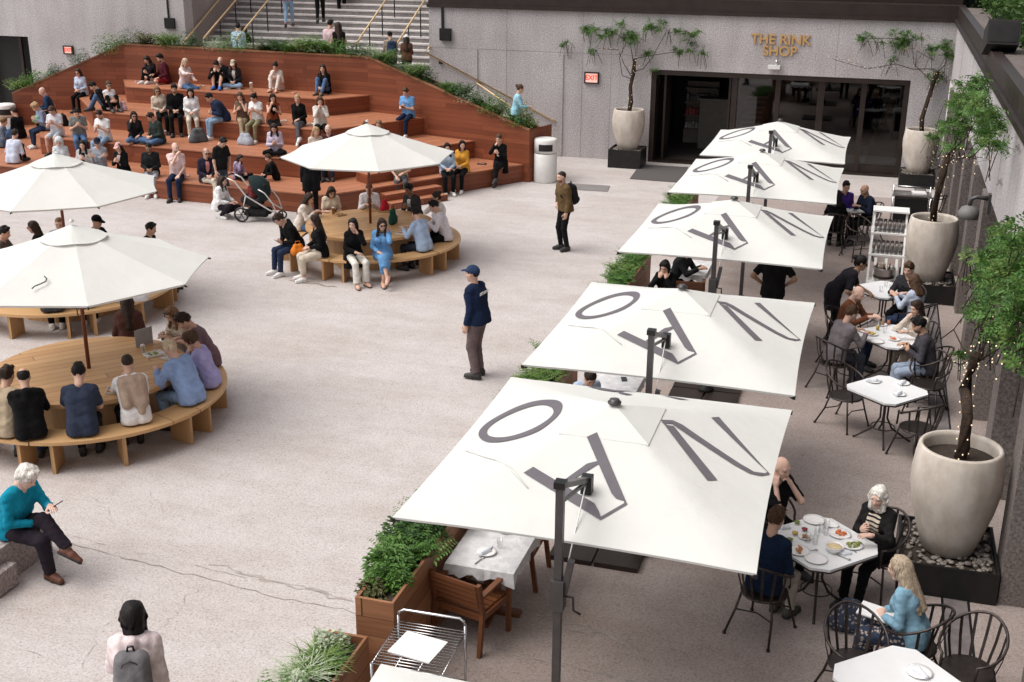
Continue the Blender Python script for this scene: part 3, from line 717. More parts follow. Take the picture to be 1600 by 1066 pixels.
def granite(name, a, c, l):
    m, nt, b = nodes(name); tc = N(nt, 'ShaderNodeTexCoord'); co = tc.outputs['Object']
    n1 = noise(nt, co, 30, 3, .75); n2 = noise(nt, co, .5, 4); n3 = noise(nt, scaled(nt, co, (1.4, 1.4, .16)), 2.0, 4)
    r = ramp(nt, [(.33, a), (.5, c), (.68, l)]); nt.links.new(n1.outputs[0], r.inputs[0])
    r2 = ramp(nt, [(.35, (.82, .79, .78)), (.65, (1.04, 1.03, 1.03))]); nt.links.new(n2.outputs[0], r2.inputs[0])
    r3 = ramp(nt, [(.35, (.8, .77, .75)), (.6, (1, 1, 1))]); nt.links.new(n3.outputs[0], r3.inputs[0])
    cc = mixc(nt, .8, r.outputs[0], r2.outputs[0], 'MULTIPLY'); cc = mixc(nt, .5, cc, r3.outputs[0], 'MULTIPLY')
    nt.links.new(cc, b.inputs['Base Color']); b.inputs['Roughness'].default_value = .75; b.inputs['Specular IOR Level'].default_value = .3
    bump(nt, b, n1.outputs[0], .2, .004); return m
def wood(name, lo, hi, plank=.12, rough=.5, gap=.045, grain=1.0, length=2.6):
    """boards run along u (metres), plank = board width along v"""
    m, nt, b = nodes(name); tc = N(nt, 'ShaderNodeTexCoord')
    sp = N(nt, 'ShaderNodeSeparateXYZ'); nt.links.new(tc.outputs['UV'], sp.inputs[0])
    def mth(op, a, bb=None):
        n = N(nt, 'ShaderNodeMath', operation=op)
        for i, q in enumerate((a, bb)):
            if q is None: continue
            if hasattr(q, 'links'): nt.links.new(q, n.inputs[i])
            else: n.inputs[i].default_value = q
        return n.outputs[0]
    v = mth('DIVIDE', sp.outputs[1], plank); row = mth('FLOOR', v); fr = mth('FRACT', v)
    wn = N(nt, 'ShaderNodeTexWhiteNoise', noise_dimensions='1D'); nt.links.new(row, wn.inputs['W'])
    u = mth('ADD', mth('DIVIDE', sp.outputs[0], length), mth('MULTIPLY', wn.outputs[0], 7.3)); col = mth('FLOOR', u)
    cb = N(nt, 'ShaderNodeCombineXYZ'); nt.links.new(row, cb.inputs[0]); nt.links.new(col, cb.inputs[1])
    w2 = N(nt, 'ShaderNodeTexWhiteNoise', noise_dimensions='2D'); nt.links.new(cb.outputs[0], w2.inputs['Vector'])
    c2 = N(nt, 'ShaderNodeCombineXYZ'); nt.links.new(mth('ADD', sp.outputs[0], mth('MULTIPLY', w2.outputs[0], 31)), c2.inputs[0]); nt.links.new(sp.outputs[1], c2.inputs[1])
    g = noise(nt, scaled(nt, c2.outputs[0], (1.6, 30, 1)), 1.0, 5, .65)
    f = mth('ADD', mth('MULTIPLY', w2.outputs[0], .42), mth('MULTIPLY', mth('SUBTRACT', g.outputs[0], .3), .9*grain))
    mid = tuple((p+q)/2 for p, q in zip(lo, hi))
    r = ramp(nt, [(.15, lo), (.5, mid), (.9, hi)]); nt.links.new(f, r.inputs[0])
    edge = mth('MULTIPLY', mth('GREATER_THAN', fr, gap), mth('GREATER_THAN', mth('FRACT', u), .004))
    c = mixc(nt, edge, tuple(x*.35 for x in lo), r.outputs[0])
    nt.links.new(c, b.inputs['Base Color']); b.inputs['Roughness'].default_value = rough; b.inputs['Specular IOR Level'].default_value = .35
    h = mth('ADD', mth('MULTIPLY', edge, 1.0), mth('MULTIPLY', g.outputs[0], .12)); bump(nt, b, h, .5, .006)
    return m
def leafm(name, lo, hi, sc=7):
    m, nt, b = nodes(name); tc = N(nt, 'ShaderNodeTexCoord'); n = noise(nt, tc.outputs['Object'], sc, 3, .7)
    r = ramp(nt, [(.3, lo), (.7, hi)]); nt.links.new(n.outputs[0], r.inputs[0]); nt.links.new(r.outputs[0], b.inputs['Base Color'])
    b.inputs['Roughness'].default_value = .5; b.inputs['Specular IOR Level'].default_value = .3
    t = N(nt, 'ShaderNodeBsdfTranslucent'); nt.links.new(r.outputs[0], t.inputs[0]); mx = N(nt, 'ShaderNodeMixShader'); mx.inputs[0].default_value = .22
    nt.links.new(b.outputs[0], mx.inputs[1]); nt.links.new(t.outputs[0], mx.inputs[2]); nt.links.new(mx.outputs[0], nt.nodes['Material Output'].inputs[0]); return m
def glassm(name, tint=.3):
    m, nt, b = nodes(name); t = N(nt, 'ShaderNodeBsdfTransparent'); t.inputs[0].default_value = (tint, tint, tint, 1)
    g = N(nt, 'ShaderNodeBsdfGlossy'); g.inputs['Roughness'].default_value = .02
    fr = N(nt, 'ShaderNodeLayerWeight'); fr.inputs[0].default_value = .42; mx = N(nt, 'ShaderNodeMixShader'); mx.inputs[0].default_value = .07
    if tint < .6: nt.links.new(fr.outputs[0], mx.inputs[0])
    nt.links.new(t.outputs[0], mx.inputs[1]); nt.links.new(g.outputs[0], mx.inputs[2]); nt.links.new(mx.outputs[0], nt.nodes['Material Output'].inputs[0]); return m
def emis(name, c, s):
    m, nt, b = nodes(name); b.inputs['Base Color'].default_value = (*c, 1); b.inputs['Emission Color'].default_value = (*c, 1); b.inputs['Emission Strength'].default_value = s; return m
M_FLOOR = terrazzo('terrazzo', (.52, .50, .496), (.89, .85, .83))
M_GRAN = granite('granite', (.28, .27, .276), (.52, .50, .51), (.75, .73, .74))
M_GRAN2 = granite('granite_pink', (.16, .135, .13), (.33, .29, .28), (.48, .44, .43))
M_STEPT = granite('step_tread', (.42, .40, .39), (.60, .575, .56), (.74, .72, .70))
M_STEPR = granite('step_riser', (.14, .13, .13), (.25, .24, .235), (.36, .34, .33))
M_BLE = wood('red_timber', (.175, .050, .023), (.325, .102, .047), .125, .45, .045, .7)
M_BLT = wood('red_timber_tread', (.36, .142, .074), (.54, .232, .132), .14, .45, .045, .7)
M_OAK = wood('oak_boards', (.46, .26, .115), (.64, .40, .195), .17, .5, .05)
M_OAK2 = wood('oak_bench', (.48, .28, .125), (.68, .44, .22), .42, .5, .02)
M_OAKS = wood('oak_sheet', (.40, .225, .10), (.58, .36, .175), .9, .5, .0)
M_CEDAR = wood('cedar', (.20, .085, .040), (.40, .195, .10), .19, .55, .03, 1.0, 4)
M_TEAK = wood('teak', (.11, .038, .016), (.22, .085, .036), .3, .4, .0)
M_BRONZE = simple('bronze_metal', (.030, .020, .016), .45, .3, .25, 3)
M_DARK = simple('dark_recess', (.012, .010, .010), .7)
M_BLACKM = simple('black_metal', (.022, .021, .021), .45, .5, .2)
M_IRON = simple('iron_brown', (.060, .048, .044), .42, .7, .25, 14)
M_GREYM = simple('grey_metal', (.085, .08, .082), .4, .5, .15)
M_CHROME = simple('chrome', (.62, .62, .63), .18, 1.0, .05)
M_STEEL = simple('brushed_steel', (.45, .43, .42), .32, 1.0, .1)
M_BRASS = simple('brass_rail', (.55, .40, .22), .38, .35, .15)
M_GOLD = simple('gold_letters', (.54, .33, .13), .5, .1, .08)
M_WHITEP = simple('white_paint', (.74, .74, .72), .5, 0, .04)
M_STONE = simple('white_table', (.74, .75, .755), .4, 0, .04, 3)
M_CHINA = simple('china', (.82, .81, .80), .25, 0, .02)
M_NAPK = cloth((.72, .75, .80)); M_TCLOTH = cloth((.66, .66, .67))
M_CANVAS = None
def canvasm(name='canvas', c=(.745, .757, .728)):
    m, nt, b = nodes(name); tc = N(nt, 'ShaderNodeTexCoord'); co = tc.outputs['Object']
    n = noise(nt, co, 1.3, 4); r = ramp(nt, [(.3, tuple(x*.95 for x in c)), (.7, tuple(x*1.02 for x in c))]); nt.links.new(n.outputs[0], r.inputs[0]); nt.links.new(r.outputs[0], b.inputs['Base Color'])
    b.inputs['Roughness'].default_value = .85; b.inputs['Specular IOR Level'].default_value = .15
    w = noise(nt, scaled(nt, co, (3, 3, 1)), 1.6, 5, .55); bump(nt, b, w.outputs[0], .38, .03)
    t = N(nt, 'ShaderNodeBsdfTranslucent'); nt.links.new(r.outputs[0], t.inputs[0]); mx = N(nt, 'ShaderNodeMixShader'); mx.inputs[0].default_value = .18
    nt.links.new(b.outputs[0], mx.inputs[1]); nt.links.new(t.outputs[0], mx.inputs[2]); nt.links.new(mx.outputs[0], nt.nodes['Material Output'].inputs[0]); return m
M_CANVAS = canvasm()
M_PRINT = simple('grey_print', (.125, .115, .13), .8, 0, .06)
M_POST = simple('parasol_pole', (.17, .045, .02), .45, 0, .2, 20)
M_CONC = None
def concm():
    m, nt, b = nodes('pot_concrete'); tc = N(nt, 'ShaderNodeTexCoord'); co = tc.outputs['Object']
    n = noise(nt, scaled(nt, co, (1, 1, .6)), 3.5, 6, .62); n2 = noise(nt, co, 40, 3)
    r = ramp(nt, [(.3, (.42, .36, .30)), (.5, (.56, .50, .435)), (.7, (.68, .63, .57))]); nt.links.new(n.outputs[0], r.inputs[0]); nt.links.new(r.outputs[0], b.inputs['Base Color'])
    b.inputs['Roughness'].default_value = .7; bump(nt, b, n2.outputs[0], .15, .004); return m
M_CONC = concm()
M_SOIL = simple('soil', (.035, .024, .017), .95, 0, .4, 25, .8)
M_BARK = simple('bark', (.040, .026, .019), .9, 0, .4, 20, .8, .2, 30)
M_PEBB = simple('pebbles', (.20, .175, .155), .6, 0, .45, 9)
M_L1 = leafm('leaf_green', (.045, .115, .022), (.145, .29, .055)); M_L2 = leafm('leaf_dark', (.020, .058, .015), (.07, .155, .034)); M_L3 = leafm('leaf_light', (.085, .165, .03), (.20, .30, .085))
M_L4 = leafm('leaf_pale', (.28, .36, .22), (.58, .64, .48), 18); M_L5 = leafm('leaf_olive', (.07, .085, .03), (.16, .16, .065)); M_LH = leafm('hedge_leaf', (.008, .020, .006), (.035, .062, .016))
M_VINE = leafm('vine_leaf', (.05, .125, .025), (.15, .29, .07))
M_VINE2 = leafm('vine_leaf_old', (.022, .07, .014), (.075, .17, .032)); M_VINE3 = leafm('vine_leaf_new', (.09, .15, .03), (.20, .29, .08))
M_GLASS = glassm('window_glass', .42); M_TUMB = glassm('tumbler_glass', .93)
M_BULB = emis('warm_bulb', (1.0, .78, .48), .8)
M_EXIT = emis('exit_red', (.85, .06, .04), .45); M_EXITF = emis('exit_face', (.9, .50, .42), .45)

# ---------------------------------------------------------------- ground
XR_ = 2.15
M_TERR = terrazzo('terrace_terrazzo_shaded', (.36, .315, .298), (.84, .79, .76))  # worn pinkish aggregate, darkened further with umbrella shade put into the colour
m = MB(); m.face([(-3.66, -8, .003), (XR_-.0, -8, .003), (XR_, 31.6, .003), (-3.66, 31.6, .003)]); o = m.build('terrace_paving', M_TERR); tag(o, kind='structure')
m = MB(); m.face([(-300, -200, 0), (300, -200, 0), (300, 300, 0), (-300, 300, 0)]); o = m.build('plaza_floor', M_FLOOR); tag(o, kind='structure')
def ribbon(pts, w, z=.004, jit=0.0, sd=1):
    rg = random.Random(sd); P = []
    for (x0, y0), (x1, y1) in zip(pts, pts[1:]):
        n = max(2, int(math.hypot(x1-x0, y1-y0)/.11))
        for i in range(n):
            t = i/n; P.append((x0+(x1-x0)*t+rg.gauss(0, jit*1.3), y0+(y1-y0)*t+rg.gauss(0, jit*1.3)))
    P.append(pts[-1]); L = []; Rr = []
    for i, p in enumerate(P):
        a = P[max(i-1, 0)]; b = P[min(i+1, len(P)-1)]; d = unit((b[0]-a[0], b[1]-a[1], 0)); q = w*(rg.uniform(.1, 1.0) if jit else .8)/2
        L.append((p[0]-d[1]*q, p[1]+d[0]*q, z)); Rr.append((p[0]+d[1]*q, p[1]-d[0]*q, z))
    return L, Rr
gp = lambda *a: [tuple(G(x, y)[:2]) for x, y in a]
m = MB()
for k, (pts, w, j) in enumerate([(gp((100, 848), (250, 885), (400, 925), (551, 955), (705, 1000), (1000, 1068)), .02, .012), (gp((110, 838), (240, 868), (330, 890), (470, 918), (551, 940)), .007, .02),
        (gp((203, 928), (165, 975), (128, 1040)), .006, .035), (gp((315, 908), (270, 970), (245, 985)), .006, .03), (gp((0, 1012), (40, 1016), (75, 1035)), .006, .03), (gp((115, 768), (150, 782), (180, 822)), .006, .03),
        (gp((550, 478), (640, 492)), .005, .03), (gp((455, 438), (470, 442), (527, 449)), .05, .02), (gp((1122, 896), (1102, 960), (1085, 1066)), .006, .0), (gp((1000, 440), (1290, 515)), .012, 0), (gp((960, 690), (1290, 790)), .012, 0), (gp((880, 330), (935, 322), (1010, 318)), .02, .03), (gp((700, 520), (640, 560)), .004, .04), (gp((890, 990), (960, 1003), (1040, 1030)), .015, .06), (gp((840, 960), (980, 995)), .03, .06), (gp((230, 768), (262, 800), (330, 830)), .005, .03)]):
    L, Rr = ribbon(pts, w, .0065+.0005*(k % 4), j, k+3)
    for i in range(len(L)-1): m.face([L[i], Rr[i], Rr[i+1], L[i+1]])
o = m.build('floor_cracks', simple('crack_dark', (.31, .275, .25), .9, 0, .5, 6)); tag(o, kind='structure')
m = MB(); L, Rr = ribbon(gp((330, 884), (430, 908), (551, 940)), .07, .0035, .03, 9)
for i in range(len(L)-1): m.face([L[i], Rr[i], Rr[i+1], L[i+1]])
o = m.build('floor_stain', simple('stain', (.36, .32, .295), .9, 0, .25, 9)); tag(o, kind='structure')
# ---------------------------------------------------------------- back wall
YW, XR, ZC = 34.3, 1.8, 4.2
def part(mb, name, mats, parent, **kw): return mb.build(name, mats, parent, **kw)
def lettering(body, name, mat, size, loc, rot, parent, ext=.012, align='CENTER', spacing=1.0, offset=.0):
    c = bpy.data.curves.new(name, 'FONT'); c.body = body; c.size = size; c.extrude = ext; c.align_x = align; c.align_y = 'CENTER'; c.space_line = spacing; c.offset = offset
    c.materials.append(mat); o = bpy.data.objects.new(name, c); COL.objects.link(o); bpy.context.view_layer.update(); me = bpy.data.meshes.new_from_object(o.evaluated_get(bpy.context.evaluated_depsgraph_get())); bpy.data.objects.remove(o); o = put(name, me, parent); o.location = loc; o.rotation_euler = rot; return o
bw = empty('granite_wall', (-6, YW, 0), 0, 'long grey granite back wall with shop doorway and dark metal coping', 'wall')
def wbox(mb, lo, hi, off=(-6, YW, 0)): mb.box(tuple(a-b for a, b in zip(lo, off)), tuple(a-b for a, b in zip(hi, off)))
m = MB(); wbox(m, (-13.03, YW, 0), (-6.26, YW+.6, ZC)); wbox(m, (.80, YW, 0), (XR-.002, YW+.6, ZC)); wbox(m, (-6.26, YW, 2.66), (.80, YW+.6, ZC)); part(m, 'wall_face', M_GRAN, bw)
for x0, x1, z1 in ((-12.37, -11.5, 3.02), (-9.77, -8.86, 3.0)):
    m = MB(); wbox(m, (x0, YW-.035, 0.01), (x1, YW+.01, z1)); part(m, 'relief_panel', M_GRAN, bw, bevel=.01)
m = MB()
for z in (3.03,): wbox(m, (-13.0, YW-.004, z), (-6.3, YW+.01, z+.008))
for x in (-10.6, -8.3, -7.45, -5.5, -1.2): wbox(m, (x, YW-.004, 2.7 if x > -6.3 else 0.02), (x+.008, YW+.01, ZC-.01))
part(m, 'joint', M_STEPR, bw)
m = MB(); wbox(m, (-13.06, YW-.10, ZC), (XR+.1, YW+.65, ZC+.10)); wbox(m, (-13.03, YW-.04, ZC+.10), (XR+.16, YW+.62, ZC+.42)); part(m, 'coping', M_BRONZE, bw, bevel=.012)
m = MB(); wbox(m, (-12.62, YW-.05, 3.55), (-12.55, YW+.0, ZC)); wbox(m, (-12.66, YW-.12, 3.25), (-12.32, YW-.0, 3.6)); part(m, 'outlet_box', M_BLACKM, bw)
for lb, px0, py0, px1, py1 in (('lit red exit sign on the granite wall left of the shop door', 914, 112, 936, 131), ('lit red exit sign on the far left wall above the planter', 100, 71, 116, 85)):
    a = onY(px0, py0, YW); b = onY(px1, py1, YW); c = (a+b)/2; wd = b[0]-a[0]; hd = a[2]-b[2]
    t = empty('exit_sign', (c[0], YW-.06, c[2]), 0, lb, 'sign')
    m = MB(); f = .035; m.box((-wd/2, -.02, -hd/2), (-wd/2+f, .055, hd/2)).box((wd/2-f, -.02, -hd/2), (wd/2, .055, hd/2)).box((-wd/2+f, -.02, hd/2-f), (wd/2-f, .055, hd/2)).box((-wd/2+f, -.02, -hd/2), (wd/2-f, .055, -hd/2+f)); m.build('frame', M_BRONZE, t)
    m = MB(); m.box((-wd/2+f, .005, -hd/2+f), (wd/2-f, .05, hd/2-f)); m.build('lit_face', M_EXITF, t)
    lettering('EXIT', 'letters', M_EXIT, hd*.56, (0, -.0, 0), (R(90), 0, 0), t, .004, offset=.004)
t = empty('shop_lettering', (-2.72, YW-.03, 3.45), 0, 'gold metal letters reading the rink shop above the doors', 'sign')
lettering('THE RINK', 'letters', M_GOLD, .37, (0, 0, .155), (R(90), 0, 0), t, .02, offset=.007)
lettering('SHOP', 'letters', M_GOLD, .37, (0, 0, -.155), (R(90), 0, 0), t, .02, offset=.007)
t = empty('wall_lamp', (-2.83, YW-.02, 2.95), 0, 'small white spotlight fixed over the shop doors', 'lamp')
m = MB(); m.box((-.16, -.2, -.12), (.16, -.02, -.02)); m.build('housing', M_WHITEP, t, bevel=.015)
m = MB(); m.tube([(.05, 0, .1), (.05, -.1, .12), (.05, -.12, -.02)], .03, 8); m.build('bracket', M_CHROME, t)
# storefront
sf = empty('storefront', (-2.73, YW+.25, 0), 0, 'wide bronze framed glass shopfront with one open doorway', 'shopfront')
OF = (-2.73, YW+.25, 0)
fb = lambda mb, lo, hi: mb.box(tuple(a-b for a, b in zip(lo, OF)), tuple(a-b for a, b in zip(hi, OF)))
m = MB(); fb(m, (-6.255, YW+.02, 0), (-6.12, YW+.5, 2.655)); fb(m, (.66, YW+.02, 0), (.795, YW+.5, 2.655)); fb(m, (-6.12, YW+.02, 2.52), (.66, YW+.5, 2.655)); fb(m, (-6.12, YW+.02, .0), (.66, YW+.5, .05)); m.build('frame', M_BRONZE, sf, bevel=.006)
for x0, x1 in ((-3.98, -3.82), (-2.77, -2.63), (-1.61, -1.43), (-.46, -.32)):
    m = MB(); fb(m, (x0, YW+.15, .05), (x1, YW+.33, 2.52)); m.build('mullion', M_BRONZE, sf, bevel=.006)
for x0, x1 in ((-3.82, -2.77), (-2.63, -1.61), (-1.43, -.46), (-.32, .66)):
    m = MB(); fb(m, (x0, YW+.235, .05), (x1, YW+.247, 2.52)); m.build('window_pane', M_GLASS, sf)
    m = MB(); fb(m, (x0, YW+.2, .05), (x1, YW+.28, .28)); m.build('bottom_rail', M_BRONZE, sf)
for x in (-5.9, -4.05):
    m = MB(); m.box((x-.03-OF[0], .06, .06), (x+.03-OF[0], .95, 2.5)); d = m.build('door_leaf', M_BRONZE, sf)
rm = empty('shop_interior', (-2.73, YW+.6, 0), 0, 'dark room of the shop behind the bronze doors', 'room')
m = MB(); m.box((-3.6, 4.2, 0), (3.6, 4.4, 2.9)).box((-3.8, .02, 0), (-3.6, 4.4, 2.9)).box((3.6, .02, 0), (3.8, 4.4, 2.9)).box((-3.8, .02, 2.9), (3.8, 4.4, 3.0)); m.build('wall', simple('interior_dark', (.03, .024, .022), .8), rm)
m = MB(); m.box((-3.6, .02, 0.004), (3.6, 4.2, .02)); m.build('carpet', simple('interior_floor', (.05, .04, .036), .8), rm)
t = empty('display_shelf', (-5.3, YW+3.5, 0), 0, 'shelf of small red and pale goods inside the open shop door', 'shelf')
m = MB(); m.box((-.5, 0, 0), (.5, .4, .45)).box((-.5, .36, .45), (.5, .4, 1.9))
for z in (.85, 1.25, 1.7): m.box((-.5, 0, z), (.5, .36, z+.04))
m.build('shelf_frame', simple('shelf_wood', (.24, .20, .17), .6), t)
rg = random.Random(4)
for zz, cc in ((.47, (.5, .47, .43)), (.89, (.42, .07, .07)), (1.29, (.2, .18, .17))):
    m = MB()
    for i in range(9): m.box((-.46+i*.102, .05, zz), (-.46+i*.102+.08, .28, zz+rg.uniform(.16, .3)))
    m.build('goods', simple('goods', cc, .6, 0, .5, 9), t)
t = empty('display_counter', (-4.75, YW+2.6, 0), 0, 'plain beige counter deep inside the shop doorway', 'counter')
m = MB(); m.box((-.45, 0, 0), (.55, .5, 1.5)); m.build('cabinet', simple('counter_beige', (.16, .14, .12), .7), t, bevel=.01)
m = MB(); m.box((-.5, -.05, 1.5), (.6, .55, 1.55)); m.build('top', simple('counter_top', (.13, .11, .1), .5), t)
t = empty('poster_stand', (-3.45, YW+.75, 0), R(12), 'blue and white poster leaning inside the first shop window', 'poster')
m = MB(); m.bar((-.05, 0, .95), (.2, .25, 1.95), .55, .03, up=(0, -1, .3)); m.build('board', cloth((.06, .13, .25), 'stripe', (.5, .55, .6), .25), t); m = MB(); m.bar((0, .1, 0), (0, .1, 1), .06, .04); m.build('leg', M_BLACKM, t)
t = tag(MB().bar((.0, 0, 0), (.75, .0, 2.15), .12, .05, up=(0, 1, 0)).build('wooden_plank', M_OAKS, loc=(-.32, YW+.62, .02)), 'long bare wooden plank leaning behind the right shop window', 'plank')
m = MB(); pts = [G(*p)[:2] for p in ((1000, 258), (1075, 262), (1062, 286), (984, 280))]; m.prism([tuple(p) for p in pts][::-1], .004, .018); t = tag(m.build('door_mat', simple('mat', (.085, .078, .078), .95, 0, .2, 60)), 'dark grey doormat in front of the open shop door', 'mat')
# ---------------------------------------------------------------- left wall, stairs, rails
XL = -21.3
lw = empty('granite_wall', (-26, YW, 0), 0, 'grey granite wall at far left with a dark low doorway', 'wall')
OL = (-26, YW, 0); lb = lambda mb, lo, hi: mb.box(tuple(a-b for a, b in zip(lo, OL)), tuple(a-b for a, b in zip(hi, OL)))
m = MB(); lb(m, (-27.3, YW, 0), (XL, YW+.5, 7)); lb(m, (-45, YW, 2.85), (-27.3, YW+.5, 7)); lb(m, (-45, YW, 0), (-31, YW+.5, 2.85)); m.build('wall_face', M_GRAN, lw)
m = MB(); lb(m, (XL-.5, YW+.5, 0), (XL, YW+9, 9)); m.build('stair_cheek', M_GRAN2, lw)
m = MB(); lb(m, (-31.2, YW+.5, 0), (-27.1, YW+.6, 2.9)); m.build('dark_doorway', M_DARK, lw)
for x in (-27.95, -29.2): m = MB(); lb(m, (x, YW+.32, 0), (x+.1, YW+.42, 2.85)); m.build('door_mullion', M_BRONZE, lw)
m = MB(); lb(m, (-22.0, YW-.08, 3.3), (-21.65, YW-.0, 3.62)); lb(m, (-21.88, YW-.05, 3.62), (-21.84, YW, 4.4)); m.build('outlet_box', M_BLACKM, lw)
st_z, st_y = 1.98, 34.0; RISE, RUN = .165, .345
m = MB(); n = 21
for i in range(n):
    y0 = st_y+i*RUN; z = st_z+(i+1)*RISE
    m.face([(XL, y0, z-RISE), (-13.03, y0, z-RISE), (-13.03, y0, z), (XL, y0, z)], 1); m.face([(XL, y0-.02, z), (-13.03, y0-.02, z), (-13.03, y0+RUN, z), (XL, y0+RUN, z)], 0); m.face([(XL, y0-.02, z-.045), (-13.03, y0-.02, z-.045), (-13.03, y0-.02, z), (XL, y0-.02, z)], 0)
m.face([(XL, st_y+n*RUN, st_z+n*RISE+.001), (-13.03, st_y+n*RUN, st_z+n*RISE+.001), (-13.03, st_y+n*RUN+12, st_z+n*RISE+.001), (XL, st_y+n*RUN+12, st_z+n*RISE+.001)], 0)
o = m.build('stairs', [M_STEPT, M_STEPR]); tag(o, kind='structure')
m = MB(); m.box((XL, 32.95, 0), (-13.03, st_y, st_z)); o = m.build('landing', M_STEPT); tag(o, kind='structure')
m = MB(); ns = 12
for i in range(ns):
    x = -13.03+i*.29; z = st_z-(i+1)*st_z/ns
    if z > .02: m.box((x, 32.75, 0), (x+.29, YW-.002, z))
o = m.build('side_stairs', M_STEPT); tag(o, kind='structure')
def rail(label, top, x, k0, k1, first=.9):
    t = empty('handrail', (x, st_y, st_z), 0, label, 'handrail', 'handrails on the stairs'); m = MB(); P = [(0, i*RUN, (i+1)*RISE+first) for i in (k0, k1)]
    m.tube(P, .028, 8); m.build('rail', M_BRASS, t)
    for i in range(k0, k1+1, 3): q = MB(); q.tube([(0, i*RUN+.05, (i+1)*RISE), (0, i*RUN+.05, (i+1)*RISE+first)], .02, 6); q.build('post', M_BLACKM, t)
for k, x in enumerate((-20.5, -19.35, -15.3, -14.0)): rail(f'{["left outer","left inner","right inner","right outer"][k]} brass handrail on black posts up the granite stairs', None, x, 0, 15)
t = empty('handrail', (XL, st_y, st_z), 0, 'brass handrail fixed on the stair side wall at left', 'handrail'); m = MB(); m.tube([(.08, -.35, .75), (.08, 14*RUN, 15*RISE+.85)], .03, 8); m.build('rail', M_BRASS, t)
q = MB(); q.box((0, .5, .85), (.1, .75, 1.0)); q.build('bracket', M_BLACKM, t)
t = empty('handrail', (-11, YW, 0), 0, 'brass handrail running down the granite back wall', 'handrail')
a = onY(664, 82, YW-.1); b = onY(866, 190, YW-.1); a2 = onY(670, 74, YW-.1); O_ = np.array((-11, YW, 0)); m = MB(); m.tube([a2-O_+A3(0, .08, 0), a2-O_, a-O_, b-O_, b-O_+A3(.02, .08, 0)], .028, 8); m.build('rail', M_BRASS, t)
for f in (.12, .42, .72): p = a*(1-f)+b*f-O_; q = MB(); q.box((p[0]-.05, -.1, p[2]-.1), (p[0]+.05, -.002, p[2]-.01)); q.build('bracket', M_BLACKM, t)
t = empty('handrail', (-10, 32.75, 0), 0, 'short brass handrail ending behind the right white bin', 'handrail')
a = onY(745, 130, 32.7); b = onY(856, 207, 32.7); O_ = np.array((-10, 32.75, 0)); m = MB(); m.tube([a-O_, b-O_], .026, 8); m.build('rail', M_BRASS, t)
for f in (.55, .95): p = a*(1-f)+b*f-O_; q = MB(); q.tube([(p[0], p[1], 0), p], .018, 6); q.build('post', M_BLACKM, t)
# ---------------------------------------------------------------- bleachers
RS = .47
BACK = [(-25.75, 31.3), (-22.4, 32.5), (-14.0, 31.9), (-8.75, 30.4)]
TF = [((-26.3, 31.15), (-23.6, 25.9), (-12.35, 25.25), (-8.93, 30.45)), ((-25.0, 31.58), (-21.9, 27.5), (-12.9, 26.83), (-10.47, 30.88)), ((-23.9, 31.97), (-21.4, 29.25), (-13.85, 28.55), (-12.13, 31.36)), ((-22.5, 32.47), (-21.5, 31.1), (-14.8, 30.72), (-13.98, 31.9))]
bl = empty('bleachers', (-17, 29, 0), 0, 'stepped red timber seating steps full of people', 'bleachers'); OB = (-17, 29, 0)
bo = lambda p, z: (p[0]-OB[0], p[1]-OB[1], z)
for k, T_ in enumerate(TF):
    z = RS*(k+1); m = MB(); nxt = TF[k+1] if k < 3 else ((-22.3, 32.5), (-22.3, 32.5), (-14.02, 31.9), (-14.02, 31.9))
    for i in range(3):
        a, b, c, d = T_[i], T_[i+1], nxt[i+1], nxt[i]
        e = unit((b[0]-a[0], b[1]-a[1], 0)); g = (-e[1], e[0])
        P = [a, b, c, d]; P = [p for j, p in enumerate(P) if p != P[j-1]]
        if len(P) > 2: m.face([bo(p, z) for p in P], 0, [(p[0]*e[0]+p[1]*e[1], p[0]*g[0]+p[1]*g[1]) for p in P])
        L = math.hypot(b[0]-a[0], b[1]-a[1]); u0 = a[0]*e[0]+a[1]*e[1]
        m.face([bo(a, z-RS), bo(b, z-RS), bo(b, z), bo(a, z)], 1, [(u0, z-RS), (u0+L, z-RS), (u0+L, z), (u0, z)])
        n_ = (e[1]*.012, -e[0]*.012); q = lambda p, s_: (p[0]+n_[0]*s_, p[1]+n_[1]*s_)
        m.face([bo(q(a, 1), z-.035), bo(q(b, 1), z-.035), bo(q(b, 1), z+.003), bo(q(a, 1), z+.003)], 0, [(u0, 0), (u0+L, 0), (u0+L, .03), (u0, .03)]); m.face([bo(q(a, 1), z+.003), bo(q(b, 1), z+.003), bo(q(b, -5), z+.003), bo(q(a, -5), z+.003)], 0, [(u0, 0), (u0+L, 0), (u0+L, .07), (u0, .07)])
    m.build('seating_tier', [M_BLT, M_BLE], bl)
# low steps in the corner
dr = unit((3.42, 5.2, 0)); nr = np.array((dr[1], -dr[0], 0))
def stepbox(px, py, z0, z1, L, D):
    p = G(px, py, z1); m = MB(); c0 = p-nr*D; c1 = p; c2 = p-dr*L; c3 = p-dr*L-nr*D
    P = [(q[0]-OB[0], q[1]-OB[1]) for q in (c0, c3, c2, c1)]
    m.face([(x, y, z1) for x, y in P], 0)
    for i in range(4): (x0, y0), (x1, y1) = P[i], P[(i+1) % 4]; m.face([(x0, y0, z0), (x1, y1, z0), (x1, y1, z1), (x0, y0, z1)], 1)
    m.build('step', [M_BLT, M_BLE], bl)
stepbox(691, 291, .0, .315, 1.7, .5); stepbox(699.5, 304, .0, .158, 1.7, .35); stepbox(686, 257, .475, .705, 2.2, .5)
TOPZ = [1.47, 2.97, 2.97, 1.42]
m = MB(); mc = MB(); th = .07
